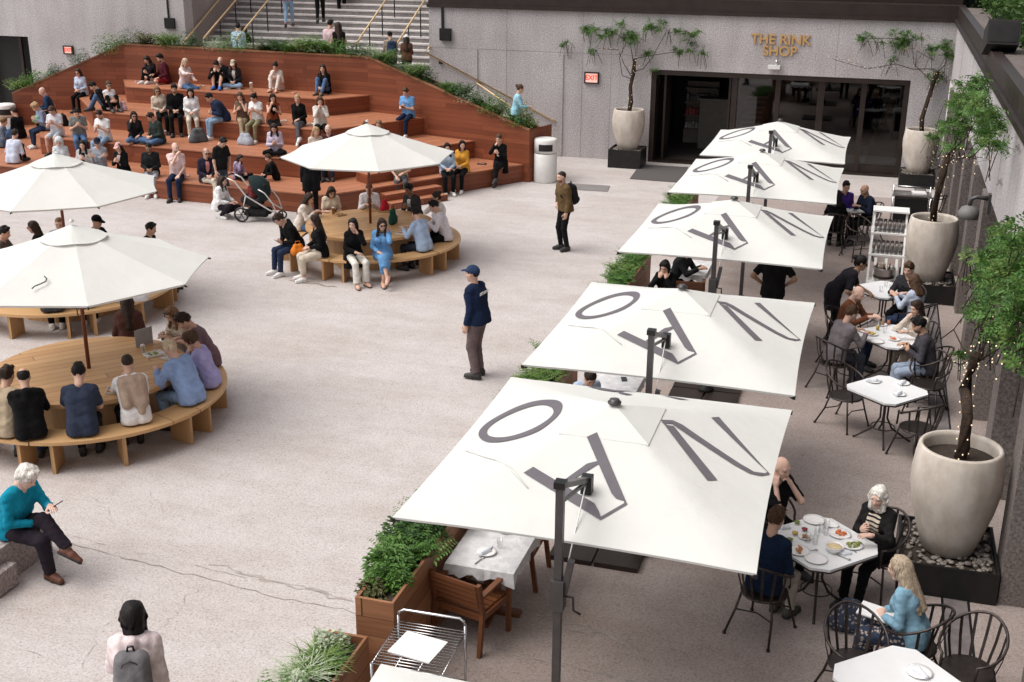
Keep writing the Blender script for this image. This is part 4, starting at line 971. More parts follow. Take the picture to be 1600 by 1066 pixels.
def inb(i, off):      # back line moved away from the seats
    p = BACK[i]; a = BACK[max(i-1, 0)]; b = BACK[min(i+1, 3)]; d = unit((b[0]-a[0], b[1]-a[1], 0)); return (p[0]-d[1]*off, p[1]+d[0]*off)
for i in range(3):
    a, b = BACK[i], BACK[i+1]; L = math.hypot(b[0]-a[0], b[1]-a[1]); e = unit((b[0]-a[0], b[1]-a[1], 0)); u0 = a[0]*e[0]+a[1]*e[1]
    m.face([bo(a, 0), bo(b, 0), bo(b, TOPZ[i+1]), bo(a, TOPZ[i])], 0, [(u0, 0), (u0+L, 0), (u0+L, TOPZ[i+1]), (u0, TOPZ[i])])
    a2, b2 = inb(i, th), inb(i+1, th); m.face([bo(b2, 0), bo(a2, 0), bo(a2, TOPZ[i]), bo(b2, TOPZ[i+1])], 0, [(u0+L, 0), (u0, 0), (u0, TOPZ[i]), (u0+L, TOPZ[i+1])])
    c = [bo(a, TOPZ[i]), bo(b, TOPZ[i+1]), bo(b2, TOPZ[i+1]), bo(a2, TOPZ[i])]; mc.face(c, 0, [(u0, 0), (u0+L, 0), (u0+L, .06), (u0, .06)])
    n_ = (e[1]*.015, -e[0]*.015); q0 = (a[0]+n_[0], a[1]+n_[1]); q1 = (b[0]+n_[0], b[1]+n_[1])
    mc.face([bo(q0, TOPZ[i]-.05), bo(q1, TOPZ[i+1]-.05), bo(q1, TOPZ[i+1]+.004), bo(q0, TOPZ[i]+.004)], 0, [(u0, 0), (u0+L, 0), (u0+L, .05), (u0, .05)]); mc.face([bo(q0, TOPZ[i]+.004), bo(q1, TOPZ[i+1]+.004), bo(b2, TOPZ[i+1]+.004), bo(a2, TOPZ[i]+.004)], 0, [(u0, 0), (u0+L, 0), (u0+L, .06), (u0, .06)])
for i, j in ((0, 0), (3, 3)):
    p = BACK[i]; q = inb(i, 1.15); P = (p, q) if i == 3 else (q, p); m.face([bo(P[0], 0), bo(P[1], 0), bo(P[1], TOPZ[i]), bo(P[0], TOPZ[i])], 0, [(0, 0), (1.15, 0), (1.15, TOPZ[i]), (0, TOPZ[i])])
m.build('back_panel', M_BLE, bl); mc.build('top_rail', M_CEDAR, bl)
pl = empty('planting_bed', (-17, 32, 0), 0, 'long narrow timber planting bed along the top of the bleachers', 'planter')
OP = (-17, 32, 0); po = lambda p, z: (p[0]-OP[0], p[1]-OP[1], z); m = MB(); mr = MB()
for i in range(3):
    a, b, c, d = inb(i, th), inb(i+1, th), inb(i+1, .5), inb(i, .5); dz = .06
    m.face([po(a, TOPZ[i]-dz), po(b, TOPZ[i+1]-dz), po(c, TOPZ[i+1]-dz), po(d, TOPZ[i]-dz)])
    c2, d2 = inb(i+1, .56), inb(i, .56); mr.face([po(d, TOPZ[i]-.01), po(c, TOPZ[i+1]-.01), po(c2, TOPZ[i+1]-.01), po(d2, TOPZ[i]-.01)]); mr.face([po(c2, 0), po(d2, 0), po(d2, TOPZ[i]-.01), po(c2, TOPZ[i+1]-.01)])
m.build('soil', M_SOIL, pl); mr.build('rear_board', M_CEDAR, pl)

# ---------------------------------------------------------------- plants
def leaf_mesh(kind, r, h, n, rg):
    """many leaf-sized faces spread through a clump (origin at the soil)"""
    V = []; F = []
    def quad(p, d, w, L, droop):
        d = unit(d); s = unit(np.cross(d, (rg.uniform(-.3, .3), rg.uniform(-.3, .3), 1))); b = len(V)
        m_ = p+d*L*.5+s*0; e = p+d*L-A3(0, 0, droop*L)
        V.extend([p, m_+s*w/2, e, m_-s*w/2]); F.append((b, b+1, b+2, b+3))
    if kind == 'grass':
        for i in range(n):
            a = rg.uniform(0, 6.283); l = rg.uniform(.5, 1)*h*1.3; p = A3(rg.gauss(0, r*.25), rg.gauss(0, r*.25), 0); d0 = A3(math.cos(a), math.sin(a), 0); w = .012; prev = None; b = len(V)
            s = A3(-d0[1], d0[0], 0)
            for k in range(4):
                t = k/3; q = p+d0*r*1.1*t*t*l/h+A3(0, 0, l*(t-.55*t*t)); V.extend([q-s*w*(1-t*.9), q+s*w*(1-t*.9)])
            for k in range(3): F.append((b+2*k, b+2*k+1, b+2*k+3, b+2*k+2))
    elif kind == 'fern':
        for i in range(n//14):
            a = rg.uniform(0, 6.283); t0 = A3(rg.gauss(0, r*.35), rg.gauss(0, r*.35), rg.uniform(0, h*.35)); d0 = A3(math.cos(a), math.sin(a), 0); L = rg.uniform(.6, 1.1)*h; s = A3(-d0[1], d0[0], 0)
            for k in range(7):
                t = (k+1)/7; q = t0+d0*r*.8*t+A3(0, 0, L*(1.1*t-.5*t*t)); w = .5*r*(1-t*.75)*.6
                for g in (1, -1): quad(q, d0*.45+s*g+A3(0, 0, rg.uniform(-.2, .3)), w*.4+.008, w+.012, .25)
    else:
        for i in range(n):
            a = rg.uniform(0, 6.283); u = rg.random()**.45; th_ = math.acos(rg.uniform(-.1, 1)); lump = 1+.28*math.sin(3*a+r*40)*math.sin(2*th_)
            p = A3(r*u*lump*math.sin(th_)*math.cos(a), r*u*lump*math.sin(th_)*math.sin(a), h*u*lump*math.cos(th_)*.9+.02); L = rg.uniform(.6, 1.2)*(.066 if kind == 'broad' else .05)
            quad(p, A3(math.cos(a)+rg.uniform(-.7, .7), math.sin(a)+rg.uniform(-.7, .7), rg.uniform(-.3, .8)), L*.62, L, rg.uniform(0, .5))
    return V, F
_pm = {}
def plant(name, label, loc, kind, r, h, n, mat, seed, group=None, cat='plant', parent=None):
    rg = random.Random(seed); V, F = leaf_mesh(kind, r, h, n, rg); m = MB(); m.quads(V, F, 0, False); o = m.build(name, mat); o.location = loc
    if parent is not None: o.parent = parent
    else: tag(o, label, cat, group)
    return o
ORD = ['first', 'second', 'third', 'fourth', 'fifth', 'sixth', 'seventh', 'eighth', 'ninth', 'tenth', 'eleventh', 'twelfth', 'thirteenth', 'fourteenth', 'fifteenth', 'sixteenth', 'seventeenth', 'eighteenth', 'nineteenth', 'twentieth', 'twenty first', 'twenty second', 'twenty third', 'twenty fourth', 'twenty fifth', 'twenty sixth']
KND = {'broad': 'round leafy bush', 'fern': 'feathery fern', 'grass': 'tuft of grass', 'small': 'small leaved shrub'}
COLN = {id(M_L1): 'bright green', id(M_L2): 'dark green', id(M_L3): 'yellow green', id(M_L4): 'pale white green', id(M_L5): 'olive brown'}
pts_ = [(30, 138, 'fern', M_L3, .3, .35), (52, 118, 'broad', M_L1, .3, .38), (78, 108, 'small', M_L4, .2, .25), (88, 98, 'small', M_L2, .24, .32), (128, 77, 'small', M_L2, .3, .42),
  (170, 63, 'broad', M_L1, .4, .5), (190, 64, 'small', M_L3, .3, .3), (205, 62, 'small', M_L2, .36, .46), (232, 65, 'fern', M_L5, .3, .38), (258, 68, 'fern', M_L3, .34, .36), (278, 68, 'small', M_L1, .34, .4), (302, 69, 'small', M_L2, .34, .4), (335, 70, 'small', M_L4, .3, .3), (375, 66, 'broad', M_L1, .52, .5), (412, 74, 'grass', M_L5, .3, .3), (432, 74, 'fern', M_L2, .33, .36), (455, 76, 'grass', M_L1, .34, .4), (480, 73, 'fern', M_L3, .42, .45), (508, 77, 'fern', M_L1, .36, .4), (535, 79, 'small', M_L1, .32, .36), (560, 82, 'broad', M_L2, .36, .34), (578, 84, 'small', M_L4, .3, .3), (600, 86, 'fern', M_L3, .3, .3), (617, 82, 'small', M_L2, .34, .42), (631, 92, 'grass', M_L4, .24, .3)]
pts2 = [(650, 104, 'fern', M_L3, .3, .34), (664, 112, 'small', M_L2, .3, .42), (695, 127, 'grass', M_L3, .2, .3), (708, 138, 'small', M_L1, .25, .25), (722, 142, 'fern', M_L2, .3, .36), (733, 150, 'small', M_L4, .3, .25), (747, 152, 'small', M_L2, .26, .3), (770, 165, 'broad', M_L1, .34, .42), (785, 175, 'small', M_L5, .3, .28), (798, 182, 'small', M_L4, .26, .25), (811, 182, 'broad', M_L1, .34, .45), (820, 194, 'small', M_L3, .28, .28)]
def bed_z(px): return None
def on_bed(px, py):
    best = None
    for i in range(3):
        a = np.array((*inb(i, .27), TOPZ[i])); b = np.array((*inb(i+1, .27), TOPZ[i+1]))
        for k in range(121):
            p = a+(b-a)*k/120; d = p-_c; zz = d@_fw; x = 800+F_PX*(d@_rt)/zz
            if best is None or abs(x-px) < best[0]: best = (abs(x-px), p)
    return best[1]
nb = 0
for grp in (pts_, pts2):
    for k, (px, py, kd, mt, r, h) in enumerate(grp):
        p = on_bed(px, py)-A3(0, 0, .06); side_ = 'bleachers back edge' if grp is pts_ else 'sloping right edge'
        plant({'broad': 'leafy_bush', 'fern': 'fern', 'grass': 'ornamental_grass', 'small': 'shrub'}[kd], f'{COLN[id(mt)]} {KND[kd]}, {ORD[k]} from left along the {side_}', p, kd, r*1.25, h*1.3, 950 if kd != 'grass' else 260, mt, nb+11, 'plants along the bleachers'); nb += 1
# ---------------------------------------------------------------- right wall
M_PIER = granite('pier_stone', (.10, .085, .08), (.20, .172, .16), (.30, .27, .255))
rw = empty('granite_wall', (XR, 18, 0), 0, 'tall granite wall on the right with stone piers and dark glazing', 'wall'); OR = (XR, 18, 0)
rb = lambda mb, lo, hi: mb.box(tuple(a-b for a, b in zip(lo, OR)), tuple(a-b for a, b in zip(hi, OR)))
ZP = 2.72; m = MB(); rb(m, (XR, -4, ZP), (XR+.6, YW+.6, ZC)); m.build('upper_panel', M_GRAN, rw)
m = MB()
for y in range(-2, 34, 4): rb(m, (XR-.004, y+.5, ZP+.01), (XR+.01, y+.508, ZC-.01))
m.build('joint', M_STEPR, rw)
for k in range(14):
    y = 32.2-k*2.55; m = MB(); rb(m, (XR-.06, y, 0), (XR+.5, y+.55, ZP-.004)); m.build('stone_pier', M_PIER, rw, bevel=.012)
    m = MB(); rb(m, (XR+.22, y+.552, 0), (XR+.34, y+.66, ZP-.006)); rb(m, (XR+.22, y+1.4, 0), (XR+.34, y+1.5, ZP-.006)); m.build('mullion', M_BRONZE, rw)
m = MB(); rb(m, (XR+.36, -4, 0), (XR+.40, YW, ZP)); m.build('dark_glazing', simple('dark_glass', (.010, .009, .009), .12, 0, .1), rw)
m = MB(); rb(m, (XR-.09, -4, ZC+.004), (XR+.1, YW-.11, ZC+.10)); rb(m, (XR-.03, -4, ZC+.104), (XR+.14, YW-.05, ZC+.42)); m.build('coping', M_BRONZE, rw, bevel=.012)
m = MB(); rb(m, (XR+.141, -4, ZC+.02), (XR+.62, YW+.0, ZC+.38)); m.build('stone_ledge', granite('ledge_stone', (.09, .075, .07), (.17, .145, .135), (.26, .23, .22)), rw, bevel=.012)
for (px, py) in ((1575, 231), (1593, 232), (1565, 285), (1545, 238)):
    p = onX(px, py, XR); q = MB(); q.bar((-.02, p[1]-18-.18, p[2]), (-.02, p[1]-18+.18, p[2]), .02, .02).bar((-.06, p[1]-18, p[2]-.05), (0, p[1]-18, p[2]+.05), .02, .03); q.build('trellis_clip', M_CHROME, rw)
t = empty('wall_lamp', (XR-.02, 19.1, 2.62), 0, 'grey dome lamp on a bent arm on the right wall', 'lamp')
m = MB(); m.tube([(0, 0, .12), (-.18, 0, .14), (-.26, 0, .1), (-.27, 0, 0)], .035, 8); m.build('arm', M_GREYM, t); m = MB(); m.lathe([(.15, -.2), (.155, -.1), (.11, -.03), (.05, 0), (0.0, .005)], 18, (-.27, 0, 0)); m.build('shade', simple('lamp_grey', (.17, .165, .16), .6), t); m = MB(); m.box((-.02, -.08, -.1), (.03, .08, .2)); m.build('wall_plate', M_GREYM, t)
m = MB(); m.box((-.26, -.42, 0), (.26, .42, .42), 0, Matrix.Rotation(R(-18), 4, 'X')); o = m.build('loudspeaker', M_DARK, loc=(G(1562, 80, 4.6)[0], G(1562, 80, 4.6)[1], ZC+.42), bevel=.02); tag(o, 'black box loudspeaker on the ledge above the right wall', 'loudspeaker'); m = MB(); m.box((-.22, -.43, .04), (.22, -.422, .38), 0, Matrix.Rotation(R(-18), 4, 'X')); m.build('grille', M_BLACKM, o)
m = MB(); rg = random.Random(77); V = []; F = []
def hedge(name, label, x0, x1, y0, y1, z0, z1, n, mt, L=.11):
    rg = np.random.default_rng(len(name)+n); P = rg.random((n, 3)); P[:, 2] = P[:, 2]**.7
    face = rg.random(n); P[face < .35, 2] = 1-rg.random((face < .35).sum())**2*.25
    P = np.array((x0, y0, z0))+P*np.array((x1-x0, y1-y0, z1-z0)); P[:, 2] += .16*np.sin(P[:, 0]*2.3+P[:, 1]*1.9)+.1*np.sin(P[:, 0]*5+P[:, 1]*4.3)
    d = rg.normal(size=(n, 3)); d /= np.linalg.norm(d, axis=1)[:, None]; e = np.cross(d, rg.normal(size=(n, 3))); e /= np.linalg.norm(e, axis=1)[:, None]
    l = L*(.6+.7*rg.random((n, 1))); V = np.stack([P, P+d*l*.5+e*l*.3, P+d*l, P+d*l*.5-e*l*.3], 1).reshape(-1, 3); F = np.arange(4*n).reshape(-1, 4)
    o = put(name, raw_mesh(name, [(V, F, 0)], [mt])); o.data.polygons.foreach_set('use_smooth', np.zeros(n, bool)); return tag(o, label, 'hedge')
hedge('hedge', 'dark clipped hedge above the coping of the back wall', -8.3, XR+1.2, YW+.7, YW+2.6, ZC+.2, 5.35, 26000, M_LH)
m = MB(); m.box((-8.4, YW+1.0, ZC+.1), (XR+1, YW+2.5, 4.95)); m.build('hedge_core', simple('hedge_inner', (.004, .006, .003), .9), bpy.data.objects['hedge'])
hedge('hedge', 'leafy green hedge on top of the right wall', XR+.50, XR+4.6, 17, YW+.9, ZC+.25, 5.25, 42000, leafm('hedge_leaf_green', (.016, .045, .009), (.07, .145, .026)), .12)
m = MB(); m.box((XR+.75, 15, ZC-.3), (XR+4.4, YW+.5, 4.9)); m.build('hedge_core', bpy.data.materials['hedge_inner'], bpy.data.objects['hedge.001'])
m = MB(); m.box((-13.03, YW+.62, ZC+.05), (XR+.1, YW+.74, ZC+.8)); 
o = m.build('terrace_parapet', M_BRONZE); tag(o, 'dark bronze parapet above the back wall coping', 'parapet')
m = MB()
for X in (XR-.62, XR-.36): m.face([(X, 4, .0075), (X+.025, 4, .0075), (X+.025, 33, .0075), (X, 33, .0075)])
m.face([(XR-.595, 4, .0066), (XR-.36, 4, .0066), (XR-.36, 33, .0066), (XR-.595, 33, .0066)], 1); o = m.build('trench_drain', [M_BLACKM, simple('drain_grey', (.16, .14, .14), .7, 0, .3, 6)]); tag(o, kind='structure')

m = MB(); m.box((6.7, -40, 0), (45, 60, 55)); o = m.build('shade_tower', M_GRAN2); tag(o, kind='structure')  # unseen tower mass, added to cut sky light from the right
# ---------------------------------------------------------------- pots and espaliered trees
def pot(loc, rimz, base_h, half, lbl, soil=True):
    x, y = loc; t = empty('plinth_box', (x, y, 0), 0, 'black pebble plinth under '+lbl, 'plinth')
    m = MB(); hx, hy = half; w = .03
    m.box((-hx, -hy, 0), (hx, -hy+w, base_h)).box((-hx, hy-w, 0), (hx, hy, base_h)).box((-hx, -hy+w, 0), (-hx+w, hy-w, base_h)).box((hx-w, -hy+w, 0), (hx, hy-w, base_h)); m.build('box_sides', M_BLACKM, t)
    m = MB(); m.box((-hx+w, -hy+w, 0), (hx-w, hy-w, base_h-.06)); m.build('fill', M_SOIL, t)
    rg = random.Random(int(y*10)); parts = []
    for i in range(int(900*hx*hy)):
        r = rg.uniform(.018, .036); v, f = ball((rg.uniform(-hx+.06, hx-.06), rg.uniform(-hy+.06, hy-.06), base_h-.055+rg.uniform(0, .035)), (r*rg.uniform(.8, 1.4), r*rg.uniform(.8, 1.4), r*.6), 6, 4); parts.append((v, f, 0))
    q = put('pebbles', raw_mesh('pebbles', parts, [M_PEBB]), t); q['kind'] = 'stuff'
    H = rimz-base_h+.05; z0 = base_h-.05
    prof = [(.22, 0), (.27, .02), (.335, .18*H), (.42, .42*H), (.462, .62*H), (.465, .76*H), (.445, .9*H), (.425, .985*H), (.415, H), (.385, H), (.375, .96*H), (.385, .86*H)]
    p = MB(); p.lathe(prof, 40, (0, 0, 0), cap=False); p.lathe([(.22, 0.001), (0, 0.0)], 40, (0, 0, 0), cap=False); po_ = p.build('egg_pot', M_CONC, loc=(x, y, z0)); tag(po_, lbl, 'plant pot')
    s = MB(); s.lathe([(.384, .87*H), (.2, .885*H), (0.001, .88*H)], 30, cap=False); s.build('soil', M_SOIL, po_)
    return po_
P1, P2, P3, P4 = (1.22, 12.3), (1.24, 23.0), (1.22, 33.55), (-6.72, 33.55)
pot(P1, 1.52, .36, (.5, .55), 'the big front egg shaped concrete pot by the right wall')
pot(P2, 1.52, .36, (.5, .55), 'the middle egg shaped concrete pot by the right wall')
pot(P3, 1.5, .36, (.46, .5), 'the egg shaped concrete pot in the far right corner')
pot(P4, 1.62, .52, (.47, .45), 'the egg shaped concrete pot left of the shop door')
BULB = None
def bulb_mesh():
    v, f = ball((0, 0, 0), (.007, .007, .009), 6, 4); return raw_mesh('bulb', [(v, f, 0)], [M_BULB])
BULB = bulb_mesh()
def frond_cluster(V, F, c, size, n, rg, far=False):
    """compound vine leaves: fronds of narrow leaflets turned every way, spread through a loose uneven cluster"""
    tufts = [(c+A3(rg.gauss(0, size[0]*.5), rg.gauss(0, size[1]*.5), rg.gauss(0, size[2]*.5)), rg.uniform(.35, 1)) for _ in range(max(3, n//12))]
    for i in range(n):
        tc, w_ = tufts[rg.randrange(len(tufts))]; sp = .24*w_
        p = tc+A3(rg.gauss(0, size[0]*sp), rg.gauss(0, size[1]*sp), rg.gauss(0, size[2]*sp)); d = unit((rg.gauss(0, 1), rg.gauss(0, 1), rg.gauss(.25, .6))); s = unit(np.cross(d, (rg.gauss(0, .6), rg.gauss(0, .6), 1))); L = rg.uniform(.12, .24); up = np.cross(s, d)
        for k in range(5):
            q = p+d*L*k/5-A3(0, 0, .07*(k/5)**2)
            for g in (1, -1):
                l = rg.uniform(.040, .076)*(1.1-.1*k); e = unit(d*.5+s*g+up*rg.uniform(-.4, .3)); w = unit(np.cross(e, up))*l*.23; b = len(V); V.extend([q, q+e*l*.5+w, q+e*l-A3(0, 0, .012), q+e*l*.5-w]); F.append((b, b+1, b+2, b+3))
def vine(loc, zb, label, trunk, limbs, clusters, bulbs, seed, mt=None):
    rg = random.Random(seed); t = empty('espaliered_vine', (*loc, zb), 0, label, 'tree'); o3 = A3(*loc, zb)
    m = MB(); n = len(trunk); m.tube([A3(*p)-o3 for p in trunk], [.062-.02*i/n for i in range(n)], 9)
    wob = [A3(*p)-o3 for p in trunk]
    for k in (1, 2): m.tube([p+A3(.045*math.cos(i*1.4+k*2.5), .045*math.sin(i*1.4+k*2.5), 0) for i, p in enumerate(wob)], [.03-.008*i/n for i in range(n)], 6)
    m.build('trunk', M_BARK, t); m = MB()
    for L in limbs: m.tube([A3(*p)-o3 for p in L], [.013-.009*i/len(L) for i in range(len(L))], 6)
    for c, s_, nn in clusters:
        for i in range(6):
            p = A3(*c)-o3+A3(rg.gauss(0, s_[0]*.4), rg.gauss(0, s_[1]*.4), rg.gauss(0, s_[2]*.35)); q = p+A3(rg.uniform(-.2, .2), rg.uniform(-.35, .35), rg.uniform(-.5, -.1)); m.tube([p, (p+q)/2+A3(0, rg.uniform(-.1, .1), .05), q], .006, 4)
    m.build('limbs', M_BARK, t); V = []; F = []
    for c, s_, nn in clusters: frond_cluster(V, F, A3(*c)-o3, s_, int(nn*1.5), rg)
    m = MB(); m.quads(V, F); k = [rg.choice((0, 0, 0, 1, 1, 2)) for _ in range(len(F)//10+1)]; m.m = [k[i//10] for i in range(len(F))]; m.build('crown', [M_VINE, M_VINE2, M_VINE3], t)
    ls = empty('string_lights', (*loc, zb), 0, f'warm fairy lights wound around {label[label.index("in the"):] if "in the" in label else label}', 'fairy lights', 'fairy lights on the vines')
    cur = []; m = MB()
    for path, k, wr in bulbs:
        k = max(6, int(k*.72))
        P = [A3(*p)-o3 for p in path]; W = []
        for i in range(k):
            u = i/(k-1)*(len(P)-1); j = min(int(u), len(P)-2); q = P[j]+(P[j+1]-P[j])*(u-j)+A3(wr*math.cos(i*2.2), wr*math.sin(i*2.2), rg.uniform(-1, 1)*wr*.6); W.append(q); cur.append(q)
        m.tube(W, .003, 3)
    m.build('wire', M_BLACKM, ls)
    for q in cur[:100]: b = put('bulb', BULB, ls); b.location = q
    return t
def yb(px, py, Y=YW-.22): return tuple(onY(px, py, Y))
def xb(px, py, X=1.42): return tuple(onX(px, py, X))
# far left of the shop: vine against the back wall
c4 = [((923, 46), (.3, .14, .16), 60), ((948, 52), (.18, .12, .12), 26), ((972, 48), (.3, .14, .2), 60), ((990, 58), (.34, .15, .18), 74), ((1012, 42), (.2, .12, .12), 26), ((1045, 44), (.34, .14, .16), 56), ((1075, 50), (.3, .14, .13), 48), ((1070, 78), (.32, .13, .14), 52), ((1098, 80), (.14, .1, .1), 16), ((925, 78), (.16, .1, .1), 16), ((1012, 82), (.2, .1, .12), 18), ((1020, 112), (.14, .1, .12), 12), ((884, 68), (.18, .1, .1), 20)]
tr4 = [(*P4, 1.45), (P4[0]+.02, P4[1]+.1, 1.8), yb(985, 135), yb(990, 112), yb(992, 92)]
vine(P4, 1.45, 'slim vine with fairy lights in the pot left of the shop door', tr4, [[yb(988, 124), yb(972, 118), yb(968, 90), yb(980, 62)], [yb(990, 112), yb(1005, 108), yb(1018, 92), yb(1040, 52), yb(1075, 48)], [yb(988, 122), yb(975, 100), yb(966, 78), yb(935, 76)], [yb(990, 100), yb(985, 70), yb(960, 50), yb(925, 46)], [yb(992, 92), yb(1010, 88), yb(1050, 82), yb(1090, 80)]],
     [(yb(*p), s_, int(n*.8)) for p, s_, n in c4], [(tr4, 46, .07), ([yb(990, 110), yb(975, 100), yb(965, 78), yb(938, 76)], 26, .04), ([yb(988, 120), yb(1000, 105), yb(990, 92)], 14, .05)], 5)
c3 = [((1353, 62), (.2, .12, .14), 30), ((1422, 60), (.34, .14, .24), 80), ((1410, 68), (.26, .12, .14), 40), ((1455, 78), (.24, .14, .18), 46), ((1482, 82), (.3, .2, .24), 70), ((1394, 95), (.1, .08, .1), 10), ((1472, 118), (.24, .15, .2), 30), ((1370, 64), (.14, .1, .08), 12)]
tr3 = [(*P3, 1.35), (P3[0]-.05, P3[1]+.1, 1.75), yb(1452, 150), yb(1458, 130), yb(1466, 112)]
vine(P3, 1.35, 'lit vine in the pot in the far right corner', tr3, [[yb(1458, 130), yb(1440, 112), yb(1428, 100), yb(1425, 66)], [yb(1466, 112), yb(1478, 100), yb(1482, 80)], [yb(1460, 108), yb(1425, 108), yb(1400, 100), yb(1355, 108), yb(1300, 92)], [yb(1430, 105), yb(1433, 80), yb(1460, 95)], [yb(1425, 66), yb(1390, 60), yb(1355, 60)]],
     [(yb(*p), s_, int(n*.9)) for p, s_, n in c3], [(tr3, 34, .08), ([yb(1460, 112), yb(1420, 108), yb(1385, 104), yb(1350, 110), yb(1330, 95), yb(1302, 92)], 44, .13), ([yb(1425, 72), yb(1412, 80), yb(1430, 92)], 10, .12), ([yb(1475, 100), yb(1488, 115), yb(1478, 130)], 12, .12)], 6)
c2 = [((1530, 135), (.2, .35, .16), 70), ((1500, 160), (.22, .5, .2), 120), ((1535, 165), (.22, .6, .2), 150), ((1510, 190), (.24, .5, .18), 120), ((1545, 195), (.2, .5, .2), 110), ((1478, 195), (.2, .4, .14), 60), ((1455, 215), (.2, .35, .1), 46), ((1490, 225), (.2, .4, .12), 36), ((1550, 225), (.14, .3, .14), 30), ((1445, 208), (.15, .3, .08), 26)]
tr2 = [(*P2, 1.35), (P2[0]-.03, P2[1], 1.6), xb(1466, 300, 1.2), xb(1474, 270, 1.25), xb(1482, 240, 1.3)]
vine(P2, 1.35, 'full green vine in the middle pot by the right wall', tr2, [[xb(1474, 270, 1.25), xb(1490, 240), xb(1500, 190)], [xb(1482, 240, 1.3), xb(1510, 215), xb(1535, 170)], [xb(1475, 265), xb(1450, 250), xb(1445, 215)], [xb(1480, 250), xb(1520, 245), xb(1548, 215)], [xb(1478, 260), xb(1455, 265), xb(1440, 235), xb(1450, 222)]],
     [(xb(*p), s_, int(n*.8)) for p, s_, n in c2], [(tr2, 34, .09), ([xb(1440, 235), xb(1470, 262), xb(1500, 240), xb(1530, 248), xb(1520, 225)], 44, .16), ([xb(1455, 230), xb(1480, 255), xb(1510, 270)], 22, .14)], 7)
c1 = [((1575, 375), (.18, .5, .14), 110), ((1600, 365), (.18, .5, .14), 100), ((1542, 405), (.14, .4, .08), 60), ((1585, 415), (.2, .6, .2), 150), ((1555, 440), (.2, .55, .12), 110), ((1605, 450), (.2, .5, .25), 150), ((1520, 472), (.10, .45, .06), 44), ((1575, 470), (.2, .6, .16), 130), ((1535, 492), (.12, .4, .07), 44), ((1598, 505), (.2, .5, .16), 90), ((1503, 548), (.08, .2, .06), 14), ((1555, 520), (.14, .4, .08), 36), ((1530, 440), (.10, .4, .05), 30), ((1512, 402), (.06, .3, .04), 10), ((1590, 545), (.15, .4, .1), 30)]
tr1 = [(*P1, 1.35), (P1[0]+.02, P1[1], 1.5), xb(1512, 650, 1.22), xb(1508, 610, 1.24), xb(1518, 575, 1.26), xb(1528, 555, 1.28)]
vine(P1, 1.35, 'large trailing vine in the big front pot', tr1, [[xb(1525, 560, 1.28), xb(1505, 545, 1.25), xb(1490, 515, 1.2), xb(1470, 530, 1.15)], [xb(1528, 555, 1.28), xb(1550, 520), xb(1555, 450), xb(1565, 400)], [xb(1520, 570, 1.26), xb(1560, 545), xb(1590, 500), xb(1595, 420)], [xb(1525, 560), xb(1500, 570), xb(1475, 560, 1.15)], [xb(1530, 550), xb(1535, 500), xb(1520, 450)], [xb(1540, 470), xb(1500, 435), xb(1488, 420), xb(1486, 440)], [xb(1545, 520), xb(1505, 495), xb(1490, 515)]],
     [(xb(*p), s_, int(n*.72)) for p, s_, n in c1], [(tr1, 44, .075), ([xb(1528, 555), xb(1550, 535), xb(1580, 545), xb(1590, 560), xb(1560, 575)], 34, .16), ([xb(1525, 560), xb(1500, 575), xb(1520, 590)], 12, .12), ([xb(1560, 500), xb(1590, 520)], 10, .12)], 8)

# ---------------------------------------------------------------- cantilever umbrellas with printed letters
UX, HX, HY, ZE, ZA = -1.98, 1.48, 1.67, 2.05, 2.57
def czat(dx, dy):
    u, v = abs(dx)/HX, abs(dy)/HY; m = min(1.0, (u**14+v**14+1e-16)**(1/14))
    return ZA-(ZA-ZE)*m-.018*math.sin(math.pi*m)
def to_canopy(px, py, cx, cy):
    z = 2.3
    for _ in range(40): p = G(px, py, z); z = .5*z+.5*czat(p[0]-cx, p[1]-cy)
    return (max(-.955*HX, min(.955*HX, p[0]-cx)), max(-.955*HY, min(.955*HY, p[1]-cy)))
zm = lambda L: [(620+x/2.5, 560+y/2.5) for x, y in L]
O_out = [(650, 185), (638, 218), (600, 255), (550, 290), (480, 315), (400, 332), (345, 330), (318, 310), (320, 285), (350, 255), (400, 225), (470, 190), (540, 168), (600, 163), (635, 168)]
O_in = [(615, 212), (600, 235), (555, 266), (500, 291), (440, 309), (390, 313), (358, 306), (349, 290), (362, 268), (402, 240), (452, 216), (512, 193), (568, 182), (604, 192)]
A_pl = [(495, 450), (795, 635), (900, 573), (782, 292), (742, 310), (838, 530), (855, 550), (886, 560), (888, 569), (797, 622), (789, 600), (772, 570), (533, 427)]
A_bar = [(742, 415), (788, 403), (793, 412), (650, 500), (640, 488)]
N_l = [(1045, 262), (1082, 268), (1252, 478), (1213, 480)]
N_d = [(1030, 243), (1078, 245), (1115, 262), (1335, 411), (1395, 446), (1438, 452), (1450, 446), (1228, 234), (1258, 232), (1467, 460), (1425, 462), (1380, 453), (1320, 421), (1100, 276), (1077, 259), (1055, 256), (1048, 266)]
R_1 = [(748, 105), (775, 106), (800, 116), (850, 126), (905, 124), (942, 130), (930, 134), (890, 131), (850, 133), (800, 126)]
R_2 = [(862, 132), (880, 135), (922, 144), (900, 146), (868, 139)]
R_3 = [(928, 111), (965, 117), (1040, 139), (1145, 165), (1105, 163), (1030, 145)]
def chaikin(L, n=2):
    for _ in range(n): L = [q for i in range(len(L)) for q in ((.75*L[i-1][0]+.25*L[i][0], .75*L[i-1][1]+.25*L[i][1]), (.25*L[i-1][0]+.75*L[i][0], .25*L[i-1][1]+.75*L[i][1]))]
    return L
O_out, O_in = chaikin(O_out), chaikin(O_in)
GL = {}
